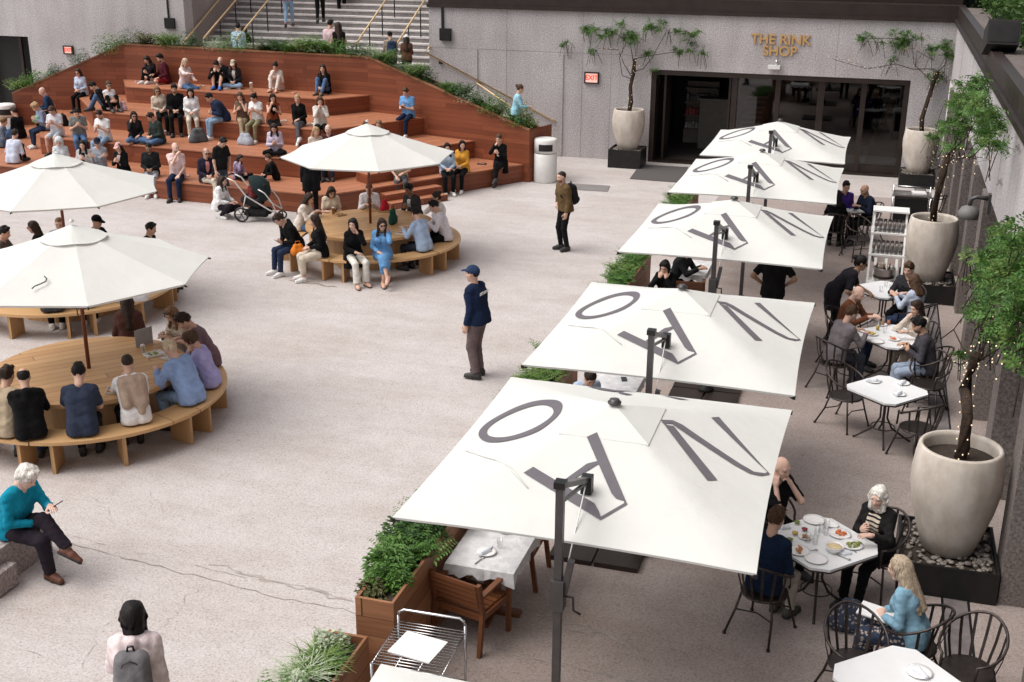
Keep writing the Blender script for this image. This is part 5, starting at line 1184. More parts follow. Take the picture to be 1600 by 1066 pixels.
for nm, L in (('Oo', O_out), ('Oi', O_in), ('A', A_pl), ('Ab', A_bar), ('Nl', N_l), ('Nd', N_d), ('R1', R_1), ('R2', R_2), ('R3', R_3)): GL[nm] = [to_canopy(x, y, UX, 9.76) for x, y in zm(L)]
from mathutils.geometry import tessellate_polygon
def decal(polys):
    V = []; F = []
    for loops in polys:
        pts = [p for l in loops for p in l]; tri = tessellate_polygon([[Vector((x, y, 0)) for x, y in l] for l in loops]); b = len(V)
        tris = [tuple(pts[i] for i in t) for t in tri]
        for _ in range(6):
            new = []
            for a, bb, c in tris:
                e = [(math.dist(a, bb), 0), (math.dist(bb, c), 1), (math.dist(c, a), 2)]; L, k = max(e)
                if L < .13: new.append((a, bb, c)); continue
                q = (a, bb, c)[k], (bb, c, a)[k], (c, a, bb)[k]; mid_ = ((q[0][0]+q[1][0])/2, (q[0][1]+q[1][1])/2); new += [(q[0], mid_, q[2]), (mid_, q[1], q[2])]
            tris = new
        for t in tris:
            if abs((t[1][0]-t[0][0])*(t[2][1]-t[0][1])-(t[1][1]-t[0][1])*(t[2][0]-t[0][0])) < 1e-7: continue
            if (t[1][0]-t[0][0])*(t[2][1]-t[0][1])-(t[1][1]-t[0][1])*(t[2][0]-t[0][0]) < 0: t = t[::-1]
            i = len(V); V += [(x, y, czat(x, y)+.009) for x, y in t]; F.append((i, i+1, i+2))
    return V, F
def outline(hx, hy, pull=.035, n=14):
    C = [(-hx, -hy), (hx, -hy), (hx, hy), (-hx, hy)]; P = []
    for i in range(4):
        a, b = C[i], C[(i+1) % 4]
        for k in range(n):
            t = k/n; x = a[0]+(b[0]-a[0])*t; y = a[1]+(b[1]-a[1])*t; w = pull*4*t*(1-t); d = (0, 1) if i == 0 else (-1, 0) if i == 1 else (0, -1) if i == 2 else (1, 0); P.append((x+d[0]*w, y+d[1]*w))
    return P
def umbrella(cy, label, k, cx=UX):
    t = empty('cantilever_umbrella', (cx, cy, 0), 0, label, 'umbrella', 'square restaurant umbrellas in a row')
    ol = outline(HX, HY); m = MB(); rings = 12; b = 0
    # canopy: four flat facets with slightly hollowed edges, a short valance folded under
    V = [(0, 0, ZA)]; F = []; n = len(ol)
    for r in range(1, rings+1):
        for x, y in ol: V.append((x*r/rings, y*r/rings, czat(x*r/rings, y*r/rings)))
    for i in range(n): F.append((0, 1+i, 1+(i+1) % n))
    for r in range(rings-1):
        for i in range(n): a = 1+r*n; F.append((a+i, a+n+i, a+n+(i+1) % n, a+(i+1) % n))
    m.quads(V, F, smooth=True); W = V[1+(rings-1)*n:]; W = W+[(x*.997, y*.997, z-.022) for x, y, z in W]
    m.quads(W, [(i, n+i, n+(i+1) % n, (i+1) % n) for i in range(n)]); m.build('canopy', M_CANVAS, t)
    q = .40; m = MB(); z1 = ZA+.014; z0 = czat(q*.98, 0)+.007; V = [(0, 0, z1)]+[(sx*q, sy*q*1.08, z0) for sx, sy in ((-1, -1), (1, -1), (1, 1), (-1, 1))]+[(sx*q, sy*q*1.08, z0-.012) for sx, sy in ((-1, -1), (1, -1), (1, 1), (-1, 1))]
    m.quads(V, [(0, 1, 2), (0, 2, 3), (0, 3, 4), (0, 4, 1), (1, 5, 6, 2), (2, 6, 7, 3), (3, 7, 8, 4), (4, 8, 5, 1)]); m.build('vent_cap', M_CANVAS, t)
    m = MB(); m.lathe([(.06, 0), (.062, .018), (.045, .028), (.045, .04), (.02, .044), (0, .044)], 18, (0, 0, ZA+.022)); m.build('finial', M_GREYM, t)
    for nm, keys in (('printed_letter_o', [['Oo', 'Oi']]), ('printed_letter_a', [['A'], ['Ab']]), ('printed_letter_n', [['Nl'], ['Nd']]), ('printed_letter_r', [['R1'], ['R2'], ['R3']])):
        V, F = decal([[GL[k_] for k_ in ks] for ks in keys]); m = MB(); m.quads(V, F); m.build(nm, M_PRINT, t)
    for (ax, ay), (bx, by) in ((to_canopy(728, 706, UX, 9.76), to_canopy(826, 765, UX, 9.76)),):
        m = MB(); m.tube([(ax+(bx-ax)*i/6+.01*math.sin(i*2), ay+(by-ay)*i/6, czat(ax+(bx-ax)*i/6, ay+(by-ay)*i/6)+.012) for i in range(7)], [.006, .009, .012, .009, .008, .008, .005], 6); m.build('closing_strap', M_CANVAS, t)
    # side mast with crank, arm over the canopy
    py = -1.79; pt = (-.03, py); m = MB(); m.bar((pt[0], pt[1], .1), (pt[0], pt[1], 2.62), .062, .062, up=(0, 1, 0)); m.build('mast', M_GREYM, t, bevel=.008)
    m = MB(); m.box((pt[0]-.045, pt[1]-.045, 2.60), (pt[0]+.045, pt[1]+.045, 2.655)); m.build('mast_cap', M_BLACKM, t)
    bp_ = G(918, 728, 2.47)-A3(UX, 9.76, 0); br = A3(bp_[0], bp_[1], czat(bp_[0], bp_[1])+.13); m = MB(); m.bar((pt[0], pt[1]+.04, 2.60), br, .05, .045); m.build('arm', M_GREYM, t, bevel=.005)
    m = MB(); m.bar((pt[0], pt[1]+.03, 2.46), br+A3(0, 0, -.02), .025, .025); m.build('strut', M_GREYM, t)
    m = MB(); m.box(br+A3(-.045, -.04, -.12), br+A3(.045, .05, .035)); m.build('arm_bracket', M_BLACKM, t, bevel=.008)
    m = MB(); m.tube([br, (pt[0]+.07, pt[1]+.02, 1.95)], .006, 5); m.build('strap', M_WHITEP, t)
    zc = 1.70; m = MB(); m.box((pt[0]-.055, pt[1]-.06, zc-.16), (pt[0]+.055, pt[1]+.06, zc+.1)); m.bar((pt[0]+.05, pt[1], zc-.02), (pt[0]+.10, pt[1], zc+.28), .05, .06, up=(0, 1, 0)); ch = m.build('crank_housing', M_GREYM, t, bevel=.012)
    m = MB(); m.tube([(pt[0]+.05, pt[1]-.02, zc-.03), (pt[0]+.13, pt[1]-.03, zc-.03), (pt[0]+.14, pt[1]-.05, zc-.13), (pt[0]+.2, pt[1]-.06, zc-.15)], .010, 6); m.build('crank_handle', M_BLACKM, ch)
    m = MB(); m.lathe([(.12, .05), (.12, .10), (.075, .14), (.065, .26)], 16, (pt[0], pt[1], 0)); m.build('hub', M_BLACKM, t)
    ox = -.45 if k == 1 else 0
    for sx, sy in ((-1, -1), (1, -1), (1, 1), (-1, 1)): m = MB(); m.box((pt[0]+ox+min(sx*.015, sx*.5), pt[1]+min(sy*.015, sy*.45), .002), (pt[0]+ox+max(sx*.015, sx*.5), pt[1]+max(sy*.015, sy*.45), .06)); m.build('base_slab', M_BRONZE, t, bevel=.008)
    for i, (x, y) in enumerate(((-HX, -HY), (HX, -HY), (HX, HY), (-HX, HY))):
        m = MB(); m.box((x*.995-.015, y*.995-.015, ZE-.045), (x*.995+.015, y*.995+.015, ZE-.012)); m.build('corner_tip', M_BLACKM, t)
        m = MB(); m.bar((0, 0, ZA-.12), (x*.5, y*.5, (ZA+ZE)/2-.09), .02, .025).bar((x*.5, y*.5, (ZA+ZE)/2-.09), (x*.985, y*.985, ZE-.04), .02, .025); m.build('rib', M_GREYM, t)
    return t
umbrella(9.76, 'nearest fully visible square white umbrella with grey printed letters', 0)
umbrella(13.5, 'second square white lettered umbrella counted from the front', 1)
umbrella(18.5, 'third square white lettered umbrella, in the middle of the row', 2)
umbrella(22.8, 'fourth square white lettered umbrella, with scuffed print near its letter O', 3)
umbrella(26.6, 'farthest square white lettered umbrella, close to the shop doors', 4)
umbrella(4.5, 'white umbrella corner cut off by the bottom edge beside the wire cart', 5, -1.27)

# ---------------------------------------------------------------- round tables, curved benches, octagonal parasols
def round_table(cx, cy, lbl, short, phase, nseg=5):
    t = empty('round_table', (cx, cy, 0), 0, f'large round oak table with boarded top, {lbl}', 'table', 'round oak tables')
    m = MB(); n = 64; P = [(1.33*math.cos(2*math.pi*i/n), 1.33*math.sin(2*math.pi*i/n)) for i in range(n)]; e = unit((.66, .75, 0)); g = (-e[1], e[0])
    m.face([(x, y, .745) for x, y in P], 0, [(x*e[0]+y*e[1], x*g[0]+y*g[1]+9) for x, y in P])
    for i in range(n): (x0, y0), (x1, y1) = P[i], P[(i+1) % n]; m.face([(x0, y0, .69), (x1, y1, .69), (x1, y1, .745), (x0, y0, .745)], 1)
    m.face([(x, y, .69) for x, y in P][::-1], 1); m.build('tabletop', [M_OAK, M_OAKS], t)
    m = MB(); k = 10; Q = [(.92*math.cos(2*math.pi*i/k), .92*math.sin(2*math.pi*i/k)) for i in range(k)]; m.prism(Q, .0, .688); m.build('drum_base', M_OAKS, t)
    for s_ in range(nseg):
        a0 = phase+s_*2*math.pi/nseg; a1 = a0+2*math.pi/nseg-.012; bt = empty('curved_bench', (cx, cy, 0), 0, f'{ORD[s_]} curved oak bench counted anticlockwise from the right, {short}', 'bench', 'curved oak benches')
        m = MB(); kk = 14; ri, ro = 1.44, 1.86
        for i in range(kk):
            b0 = a0+(a1-a0)*i/kk; b1 = a0+(a1-a0)*(i+1)/kk; c0, s0, c1, s1 = math.cos(b0), math.sin(b0), math.cos(b1), math.sin(b1)
            u0_, u1_ = b0*1.65, b1*1.65
            m.face([(ri*c0, ri*s0, .45), (ro*c0, ro*s0, .45), (ro*c1, ro*s1, .45), (ri*c1, ri*s1, .45)], 0, [(u0_, .01), (u0_, .41), (u1_, .41), (u1_, .01)])
            m.face([(ri*c1, ri*s1, .405), (ro*c1, ro*s1, .405), (ro*c0, ro*s0, .405), (ri*c0, ri*s0, .405)], 0)
            for r_, fl in ((ro, 0), (ri, 1)):
                q = [(r_*c0, r_*s0, .405), (r_*c1, r_*s1, .405), (r_*c1, r_*s1, .45), (r_*c0, r_*s0, .45)]; m.face(q[::-1] if fl else q, 0, [(u0_, .1), (u1_, .1), (u1_, .14), (u0_, .14)])
        for a, fl in ((a0, 0), (a1, 1)):
            c, s = math.cos(a), math.sin(a); q = [(ri*c, ri*s, .405), (ro*c, ro*s, .405), (ro*c, ro*s, .45), (ri*c, ri*s, .45)]; m.face(q[::-1] if fl else q, 0)
        m.build('seat', M_OAK2, bt)
        for f in (.11, .5, .93):
            a = a0+(a1-a0)*f; d = A3(math.cos(a), math.sin(a), 0); m = MB(); m.bar(d*1.47+A3(0, 0, .2025), d*1.83+A3(0, 0, .2025), .045, .403); m.build('leg', M_OAKS, bt)
def parasol(cx, cy, lbl, ph):
    t = empty('parasol', (cx, cy, .745), 0, f'white octagonal parasol on a red wooden pole, {lbl}', 'parasol', 'octagonal white parasols'); z0 = .745
    Rr, ze, za = 1.76, 2.18-z0, 2.77-z0; m = MB(); n = 8; V = [(0, 0, za)]; F = []; K = 6; S_ = 5
    for k in range(1, K+1):
        for i in range(n):
            for j in range(S_):
                a0, a1 = ph+2*math.pi*i/n, ph+2*math.pi*(i+1)/n; t_ = j/S_; x = math.cos(a0)*(1-t_)+math.cos(a1)*t_; y = math.sin(a0)*(1-t_)+math.sin(a1)*t_; f = k/K; w = 4*t_*(1-t_); V.append((x*Rr*f*(1-.02*w*f), y*Rr*f*(1-.02*w*f), za-(za-ze)*f-.05*math.sin(math.pi*f)*.4-.012*w*f))
    N_ = n*S_
    for i in range(N_): F.append((0, 1+i, 1+(i+1) % N_))
    for k in range(K-1):
        for i in range(N_): a = 1+k*N_; F.append((a+i, a+N_+i, a+N_+(i+1) % N_, a+(i+1) % N_))
    a = len(V)
    for i in range(N_): x, y, z = V[1+(K-1)*N_+i]; V.append((x*.99, y*.99, z-.03))
    for i in range(N_): q = 1+(K-1)*N_; F.append((q+i, a+i, a+(i+1) % N_, q+(i+1) % N_))
    m.quads(V, F); m.build('canopy', M_CANVAS, t)
    m = MB(); V = [(0, 0, za+.03)]; F = []
    for i in range(32): a = 2*math.pi*i/32; r = .44; V.append((r*math.cos(a), r*math.sin(a), za-.142+.010*math.sin(5*a)))
    for i in range(32): F.append((0, 1+i, 1+(i+1) % 32))
    m.quads(V, F, smooth=False); m.build('vent_cap', M_CANVAS, t); m = MB(); m.lathe([(.03, 0), (.035, .02), (.0, .05)], 12, (0, 0, za+.06)); m.build('finial', M_WHITEP, t)
    m = MB(); m.tube([(0, 0, .0), (0, 0, za-.05)], .027, 12); m.build('pole', M_POST, t)
    for i in range(n):
        a = ph+2*math.pi*i/n; m = MB(); m.bar((0, 0, za-.07), (Rr*.985*math.cos(a), Rr*.985*math.sin(a), ze-.03), .018, .022); m.build('rib', M_POST, t); m = MB(); m.tube([(Rr*.985*math.cos(a), Rr*.985*math.sin(a), ze-.025), (Rr*1.012*math.cos(a), Rr*1.012*math.sin(a), ze-.035)], .012, 6); m.build('rib_tip', M_BLACKM, t)
    return t
TB, TC, TA = (-10.12, 13.13), (-9.74, 22.08), (-13.55, 17.35)
round_table(*TB, 'in front at left under the nearest parasol', 'around the front left table', R(-6)); round_table(*TC, 'at centre before the bleachers', 'around the centre table', R(-20)); round_table(*TA, 'farther back at the left edge', 'around the rear left table', R(-50))
pb = parasol(*TB, 'over the front left table', R(40)); parasol(*TC, 'over the centre table', R(30)); parasol(*TA, 'over the rear left table', R(12))
m = MB(); Q = []
for k in range(6):
    r_ = 1.08+.26*k/5; a = R(-74)+.05*math.sin(k); Q.append((r_*math.cos(a), r_*math.sin(a), (2.77-.745)-.59*r_/1.76/.985-.02*math.sin(math.pi*r_/1.77)+.012))
m.tube(Q, .009, 5); m.build('closing_strap', M_GREYM, pb)

q = [G(*p)[:2] for p in ((886, 287), (952, 291), (948, 300), (880, 296))]; t = empty('drain_grate', (*sum(q)/4, 0), 0, 'long dark floor grate beside the right litter bin', 'grate'); q = [p-sum(q)/4 for p in q]
m = MB(); m.face([(p[0], p[1], .005) for p in q][::-1]); m.build('pit', M_DARK, t); m = MB()
for i in range(26): f = i/25; a = q[0]*(1-f)+q[1]*f; b = q[3]*(1-f)+q[2]*f; m.bar((a[0], a[1], .009), (b[0], b[1], .009), .045, .008)
m.build('bars', simple('grate_steel', (.24, .225, .22), .6, .2), t)
# ---------------------------------------------------------------- litter bins
def bin_(x, y, label):
    t = empty('litter_bin', (x, y, 0), 0, label, 'litter bin', 'white round litter bins'); r = .31
    m = MB(); m.lathe([(r-.02, 0), (r, .03), (r, .77), (r-.01, .78)], 36); m.build('body', M_WHITEP, t)
    m = MB(); m.lathe([(r-.012, .785), (r-.012, .795)], 36, cap=False); m.build('seam', M_GREYM, t)
    m = MB(); m.lathe([(r, .80), (r, 1.13), (r-.02, 1.16), (r-.08, 1.175), (0, 1.18)], 36); m.build('lid', M_WHITEP, t)
    m = MB(); a0 = math.atan2(-y, -x)
    for k in range(9):
        b0 = a0+R(-36)+R(8)*k; b1 = b0+R(8); rr = r+.004; m.face([(rr*math.cos(b0), rr*math.sin(b0), .86), (rr*math.cos(b1), rr*math.sin(b1), .86), (rr*math.cos(b1), rr*math.sin(b1), 1.04), (rr*math.cos(b0), rr*math.sin(b0), 1.04)])
    m.build('opening', M_DARK, t)
p = G(847, 287); bin_(p[0], p[1]+.3, 'white round litter bin at the right end of the bleachers'); p = G(5, 224); bin_(p[0], p[1]+.3, 'white round litter bin at the left end of the bleachers')
# ---------------------------------------------------------------- restaurant planters
def planter(y0, y1, h, label, xl=-4.02, xr=-3.65):
    t = empty('planter_box', ((xl+xr)/2, (y0+y1)/2, 0), 0, label, 'planter', 'cedar planter boxes along the terrace'); hx, hy, w = (xr-xl)/2, (y1-y0)/2, .03
    for nm, lo, hi in (('side_board', (-hx, -hy, 0), (-hx+w, hy, h)), ('side_board', (hx-w, -hy, 0), (hx, hy, h)), ('end_board', (-hx+w, -hy, 0), (hx-w, -hy+w, h-.003)), ('end_board', (-hx+w, hy-w, 0), (hx-w, hy, h-.003))):
        m = MB(); m.horiz = True; m.box(lo, hi); m.build(nm, M_CEDAR, t, bevel=.004)
    m = MB(); m.box((-hx+w, -hy+w, .2), (hx-w, hy-w, h-.08)); m.build('soil', M_SOIL, t); return t
PLN = 0
def fill(y0, y1, h, kinds, where, xl=-4.02, xr=-3.65, sc=1.0):
    global PLN; n = len(kinds)
    for i, (kd, mt, r, hh, cnt) in enumerate(kinds):
        y = y0+.2+(y1-y0-.4)*i/max(n-1, 1); PLN += 1
        plant({'broad': 'leafy_bush', 'fern': 'fern', 'grass': 'ornamental_grass', 'small': 'shrub'}[kd], f'{COLN[id(mt)]} {KND[kd]}, {ORD[i]} from the front in {where}', ((xl+xr)/2-.07+(.03 if i % 2 else -.04), y, h-.08), kd, r*sc, hh*sc, int(cnt*1.7), mt, 300+PLN, 'plants in the terrace planters')
planter(8.5, 10.75, .95, 'tall cedar planter box beside the front wooden table')
fill(8.5, 10.75, .95, sc=.62, kinds=[('small', M_L5, .2, .2, 200), ('small', M_L1, .34, .36, 900), ('broad', M_L1, .36, .44, 520), ('fern', M_L1, .4, .42, 1300), ('broad', M_L2, .42, .48, 560), ('small', M_L2, .4, .46, 1000), ('fern', M_L1, .42, .42, 1200), ('fern', M_L2, .4, .44, 1200), ('small', M_L1, .38, .4, 900)], where='the tall front planter')
planter(5.9, 8.36, .66, 'low cedar planter box at the bottom edge beside the wire cart', -4.22, -3.84)
fill(5.9, 8.36, .66, [('fern', M_L1, .34, .4, 900), ('small', M_L1, .34, .34, 800), ('fern', M_L2, .36, .38, 900), ('small', M_L4, .28, .26, 900), ('fern', M_L1, .34, .36, 900), ('small', M_L4, .27, .25, 800), ('grass', M_L4, .28, .30, 160), ('grass', M_L3, .28, .30, 160), ('small', M_L4, .2, .22, 400)], 'the low bottom planter', -4.22, -3.84, .8)
for y0, y1, wh in ((13.0, 15.3, 'second umbrella'), (18.3, 20.8, 'third umbrella'), (24.2, 26.6, 'fourth umbrella')):
    planter(y0, y1, .95, f'cedar planter box left of the {wh} from the front')
    fill(y0, y1, .95, [('grass', M_L1, .3, .36, 200), ('fern', M_L1, .36, .34, 700), ('fern', M_L3, .36, .38, 700), ('small', M_L1, .36, .38, 700), ('fern', M_L1, .36, .36, 700)], f'planter by {wh}', sc=.72)
# ---------------------------------------------------------------- furniture
def armchair(x, y, ang, label):
    t = empty('wooden_armchair', (x, y, 0), ang, label, 'chair', 'wooden armchairs at the terrace tables'); w = .27
    for sx in (-1, 1):
        m = MB(); m.bar((sx*w, .24, 0), (sx*w, .24, .66), .04, .045, up=(0, 1, 0)); m.build('leg', M_TEAK, t, bevel=.004)
        m = MB(); m.bar((sx*w, -.30, 0), (sx*w, -.24, .45), .04, .045, up=(0, 1, 0)); m.bar((sx*w, -.24, .45), (sx*w, -.315, .80), .04, .045, up=(0, 1, 0)); m.build('leg', M_TEAK, t, bevel=.004)
        m = MB(); m.bar((sx*w, -.28, .645), (sx*w, .29, .685), .055, .028); m.build('armrest', M_TEAK, t, bevel=.006)
    m = MB()
    for i in range(6): m.box((-w+.02, -.22+i*.078, .43), (w-.02, -.22+i*.078+.062, .45))
    m.box((-w+.02, .2, .37), (w-.02, .235, .428)).box((-w+.02, -.255, .37), (w-.02, -.225, .428)).box((-w-.012, -.22, .375), (-w+.018, .22, .43)).box((w-.018, -.22, .375), (w+.012, .22, .43)); m.build('seat', M_TEAK, t)
    m = MB()
    for i in range(5): z = .535+i*.055; yy = -.262-.075*(z-.45)/.35; m.box((-w+.02, yy-.012, z), (w-.02, yy+.012, z+.042))
    m.build('backrest', M_TEAK, t); return t
def iron_chair(x, y, ang, label, cushion=None):
    t = empty('iron_chair', (x, y, 0), ang, label, 'chair', 'barrel backed iron terrace chairs'); rr = .255
    m = MB(); m.lathe([(0, .425), (.21, .425), (.235, .435), (.235, .45), (.21, .455), (0, .447)], 24, cap=False); m.build('seat', M_IRON, t)
    m = MB(); P = []
    for k in range(25):
        a = R(52)-R(284)*k/24; f = 1-abs(k-12)/12; P.append(((rr+.03*f)*math.cos(a)*1.04, (rr+.05*f)*math.sin(a)-.03*f, .64+.235*(f*f*(3-2*f))))
    m.tube([(P[0][0]*.97, P[0][1]+.02, .44)]+P+[(P[-1][0]*.97, P[-1][1]+.02, .44)], .0135, 8); m.build('arm_hoop', M_IRON, t)
    for k in range(6, 19, 2):
        p = A3(*P[k]); d = unit((p[0], p[1], 0)); m = MB(); q = d*.225+A3(0, 0, .45); mid_ = (p+q)/2+d*.012
        m.bar(q, mid_, .026, .006, up=d).bar(mid_, p, .026, .006, up=d); m.build('slat', M_IRON, t)
    for sx, sy in ((-1, 1), (1, 1), (1, -1), (-1, -1)):
        m = MB(); m.tube([(sx*.17, sy*.15, .43), (sx*.20, sy*.19, .25), (sx*.245, sy*(.25 if sy > 0 else .30), .012)], .0125, 7); m.lathe([(.02, 0), (.02, .02)], 8, (sx*.245, sy*(.25 if sy > 0 else .30), 0)); m.build('leg', M_IRON, t)
    m = MB(); m.tube([(-.2, .19, .25), (0, .12, .25), (.2, .19, .25)], .008, 6).tube([(-.2, -.19, .25), (0, -.12, .25), (.2, -.19, .25)], .008, 6); m.build('stretcher', M_IRON, t)
    if cushion: m = MB(); m.box((-.2, -.2, .457), (.2, .2, .5)); m.build('cushion', cushion, t, bevel=.02)
    return t
def oct_table(x, y, ang, label, hx=.42, hy=.42, ch=.12):
    t = empty('terrace_table', (x, y, 0), ang, label, 'table', 'white topped iron terrace tables'); P = [(-hx+ch, -hy), (hx-ch, -hy), (hx, -hy+ch), (hx, hy-ch), (hx-ch, hy), (-hx+ch, hy), (-hx, hy-ch), (-hx, -hy+ch)]
    m = MB(); m.prism(P, .715, .742); m.build('tabletop', M_STONE, t, bevel=.006)
    m = MB(); m.tube([(a*.97, b*.97, .70) for a, b in P], .012, 6, closed=True); m.tube([(.16*math.cos(k*.5236), .16*math.sin(k*.5236), .2) for k in range(12)], .008, 5, closed=True); m.build('iron_rim', M_IRON, t)
    for k in range(4):
        a = R(45+90*k); c, s = math.cos(a), math.sin(a); m = MB(); m.tube([(.16*c, .16*s, .705), (.05*c, .05*s, .55), (.045*c, .045*s, .33), (.12*c, .12*s, .18), (.34*c, .34*s, .03), (.38*c, .38*s, .012)], .014, 7); m.build('leg', M_IRON, t)
    return t
def cloth_table(x, y, label, hx=.34, hy=.43, ang=0.0):
    t = empty('wooden_table', (x, y, 0), ang, label, 'table', 'wooden terrace tables'); m = MB(); m.box((-hx, -hy, .70), (hx, hy, .735)); m.build('tabletop', M_TEAK, t)
    m = MB(); m.box((-.07, -.07, .04), (.07, .07, .70)); m.build('pedestal', M_TEAK, t, bevel=.006); m = MB(); m.box((-.3, -.05, 0), (.3, .05, .05)).box((-.05, -.32, 0.001), (.05, .32, .048)); m.build('foot', M_TEAK, t, bevel=.006)
    V = []; F = []; n = 40; ol = []
    for i in range(n):
        a = 2*math.pi*i/n; c, s = math.cos(a), math.sin(a); q = 1/max(abs(c), abs(s)); u, v = c*q, s*q; ol.append((u, v))
    rg = random.Random(int(y*31)); m = MB()
    m.face([(u*(hx+.012), v*(hy+.012), .742) for u, v in ol], 0); dr = [.10+.03*math.sin(i*1.7)+(.05 if max(0, abs(u)+abs(v)-1.75) > 0 else 0) for i, (u, v) in enumerate(ol)]
    for i in range(n):
        j = (i+1) % n; (u0, v0), (u1, v1) = ol[i], ol[j]; w0 = .015+.012*math.sin(i*2.6); w1 = .015+.012*math.sin(j*2.6)
        m.face([(u0*(hx+.012+w0), v0*(hy+.012+w0), .742-dr[i]), (u1*(hx+.012+w1), v1*(hy+.012+w1), .742-dr[j]), (u1*(hx+.012), v1*(hy+.012), .742), (u0*(hx+.012), v0*(hy+.012), .742)], 0, smooth=True)
    o = m.build('tablecloth', M_TCLOTH, loc=(x, y, 0), rz=ang); tag(o, 'pale grey cloth over '+label, 'tablecloth', 'cloths on the wooden tables'); return t
def P2(px, py, z): return G(px, py, z)
FOODS = {'orange': simple('food_orange', (.62, .16, .04), .5, 0, .5, 40), 'fries': simple('food_fries', (.50, .22, .08), .6, 0, .5, 60), 'green': simple('food_green', (.22, .26, .05), .5, 0, .4, 40), 'red': simple('food_red', (.30, .02, .02), .3, 0, .3, 30), 'yellow': simple('food_yellow', (.62, .42, .06), .4, 0, .3, 30), 'pasta': simple('food_pale', (.66, .52, .30), .6, 0, .3, 60), 'bread': simple('food_bread', (.42, .22, .09), .7, 0, .4, 30)}
def plate(px, py, label, z=.742, r=.115, food=None, napkin=False):
    p = P2(px, py, z); m = MB(); m.lathe([(0, .004), (r*.6, .004), (r*.72, .007), (r, .018), (r, .022), (r*.7, .012), (0, .010)], 28, cap=False); o = m.build('plate', M_CHINA, loc=(p[0], p[1], z)); tag(o, label, 'plate', 'plates on the terrace tables')
    if food:
        rg = random.Random(int(px*3+py)); parts = []
        for i in range(11): v, f = ball((rg.gauss(0, r*.27), rg.gauss(0, r*.22), .018+rg.uniform(0, .014)), (rg.uniform(.012, .04), rg.uniform(.008, .016), rg.uniform(.006, .014)), 7, 5); a = rg.uniform(0, 3); parts.append(((v-A3(0, 0, .018)) @ rz(a).T+A3(0, 0, .018), f, 0))
        put('food', raw_mesh('food', parts, [FOODS[food]]), o)
    if napkin:
        parts = [sdf([cone((-.09, -.01, .035), (.02, .0, .035), .02, .03, .02), cone((.02, 0, .035), (.1, .03, .03), .022, .012, .01), cone((-.09, -.03, .03), (.03, .035, .03), .014, .02, .02)], .009, .003, int(px))+(0,)]
        q = put('folded_napkin', raw_mesh('napkin', [(parts[0][0], parts[0][1], 0)], [M_NAPK])); q.location = (p[0], p[1], z-.012); q.rotation_euler = (0, 0, px % 3); tag(q, 'folded pale napkin on '+label.replace('white ', ''), 'napkin', 'folded napkins')
    return o
def cup(px, py, label, z=.742, r=.032, h=.1, mat=None, drink=None, name='tumbler'):
    p = P2(px, py, z); m = MB(); m.lathe([(r*.8, .001), (r, h), (r*.92, h), (r*.74, .006), (0, .006)], 16, cap=False); o = m.build(name, mat or M_TUMB, loc=(p[0], p[1], z)); tag(o, label, 'glass' if mat is None else 'cup', 'glasses and cups on the tables')
    if drink: m = MB(); m.lathe([(0, .008), (r*.72, .008), (r*.86, h*.7), (0, h*.7)], 14, cap=False); m.build('drink', drink, o)
def ramekin(px, py, food, label, z=.742):
    p = P2(px, py, z); m = MB(); m.lathe([(.024, .0), (.036, .035), (.032, .035), (.022, .012), (0, .012)], 16, cap=False); o = m.build('ramekin', M_TUMB, loc=(p[0], p[1], z)); tag(o, label, 'dip bowl', 'dip bowls on the family table'); m = MB(); m.lathe([(0, .014), (.024, .014), (.031, .03), (0, .03)], 14, cap=False); m.build('dip', FOODS[food], o)
def cutlery(px, py, ang, label, z=.742):
    p = P2(px, py, z); m = MB(); m.bar((-.09, 0, .006), (.04, 0, .006), .012, .004); m.lathe([(0, .004), (.018, .005), (.018, .009), (0, .008)], 10, (.06, 0, 0), cap=False); o = m.build('spoon', M_STEEL, loc=(p[0], p[1], z), rz=ang); tag(o, label, 'cutlery', 'cutlery on the terrace tables')
def thingbox(name, label, cat, loc, size, mat, ang=0.0, bev=.006, tilt=None):
    m = MB(); m.box((-size[0]/2, -size[1]/2, 0), (size[0]/2, size[1]/2, size[2])); o = m.build(name, mat, loc=loc, rz=ang, bevel=bev); 
    if tilt: o.rotation_euler = (tilt[0], tilt[1], ang)
    return tag(o, label, cat)
# front wooden table and chairs
TW = 'the wooden table behind the nearest armchair'
cloth_table(-3.23, 10.08, TW); armchair(-3.29, 9.62, R(-14), 'slatted wooden armchair in front, its back to the viewer')
p = G(836, 905); armchair(p[0]-.22, p[1]+.02, R(90), 'slatted wooden armchair half hidden by the nearest mast, seen sideways')
plate(760, 864, 'white plate at the near end of the front wooden table', .745, .10, None, True); plate(792, 829, 'white plate at the far end of the front wooden table', .745, .10, None, True)
cup(781, 856, 'empty wine tumbler beside the near plate on the wooden table', .745); cup(764, 829, 'empty wine tumbler by the far plate on the wooden table', .745); cutlery(750, 876, 1.3, 'spoon at the near edge of the front wooden table', .745)
p = G(962, 590, .745); cloth_table(p[0], p[1], 'the table in the gap behind the nearest umbrella', .36, .42); q = G(975, 593, .745); thingbox('smartphone', 'dark phone lying on the table behind the nearest umbrella', 'phone', (q[0], q[1], .745), (.075, .15, .009), DARKPL, .3)
p = G(1078, 417, .745); cloth_table(p[0], p[1], 'the table partly hidden under the third umbrella', .34, .5); armchair(p[0]+.1, p[1]-.8, R(8), 'wooden armchair under the third umbrella edge')
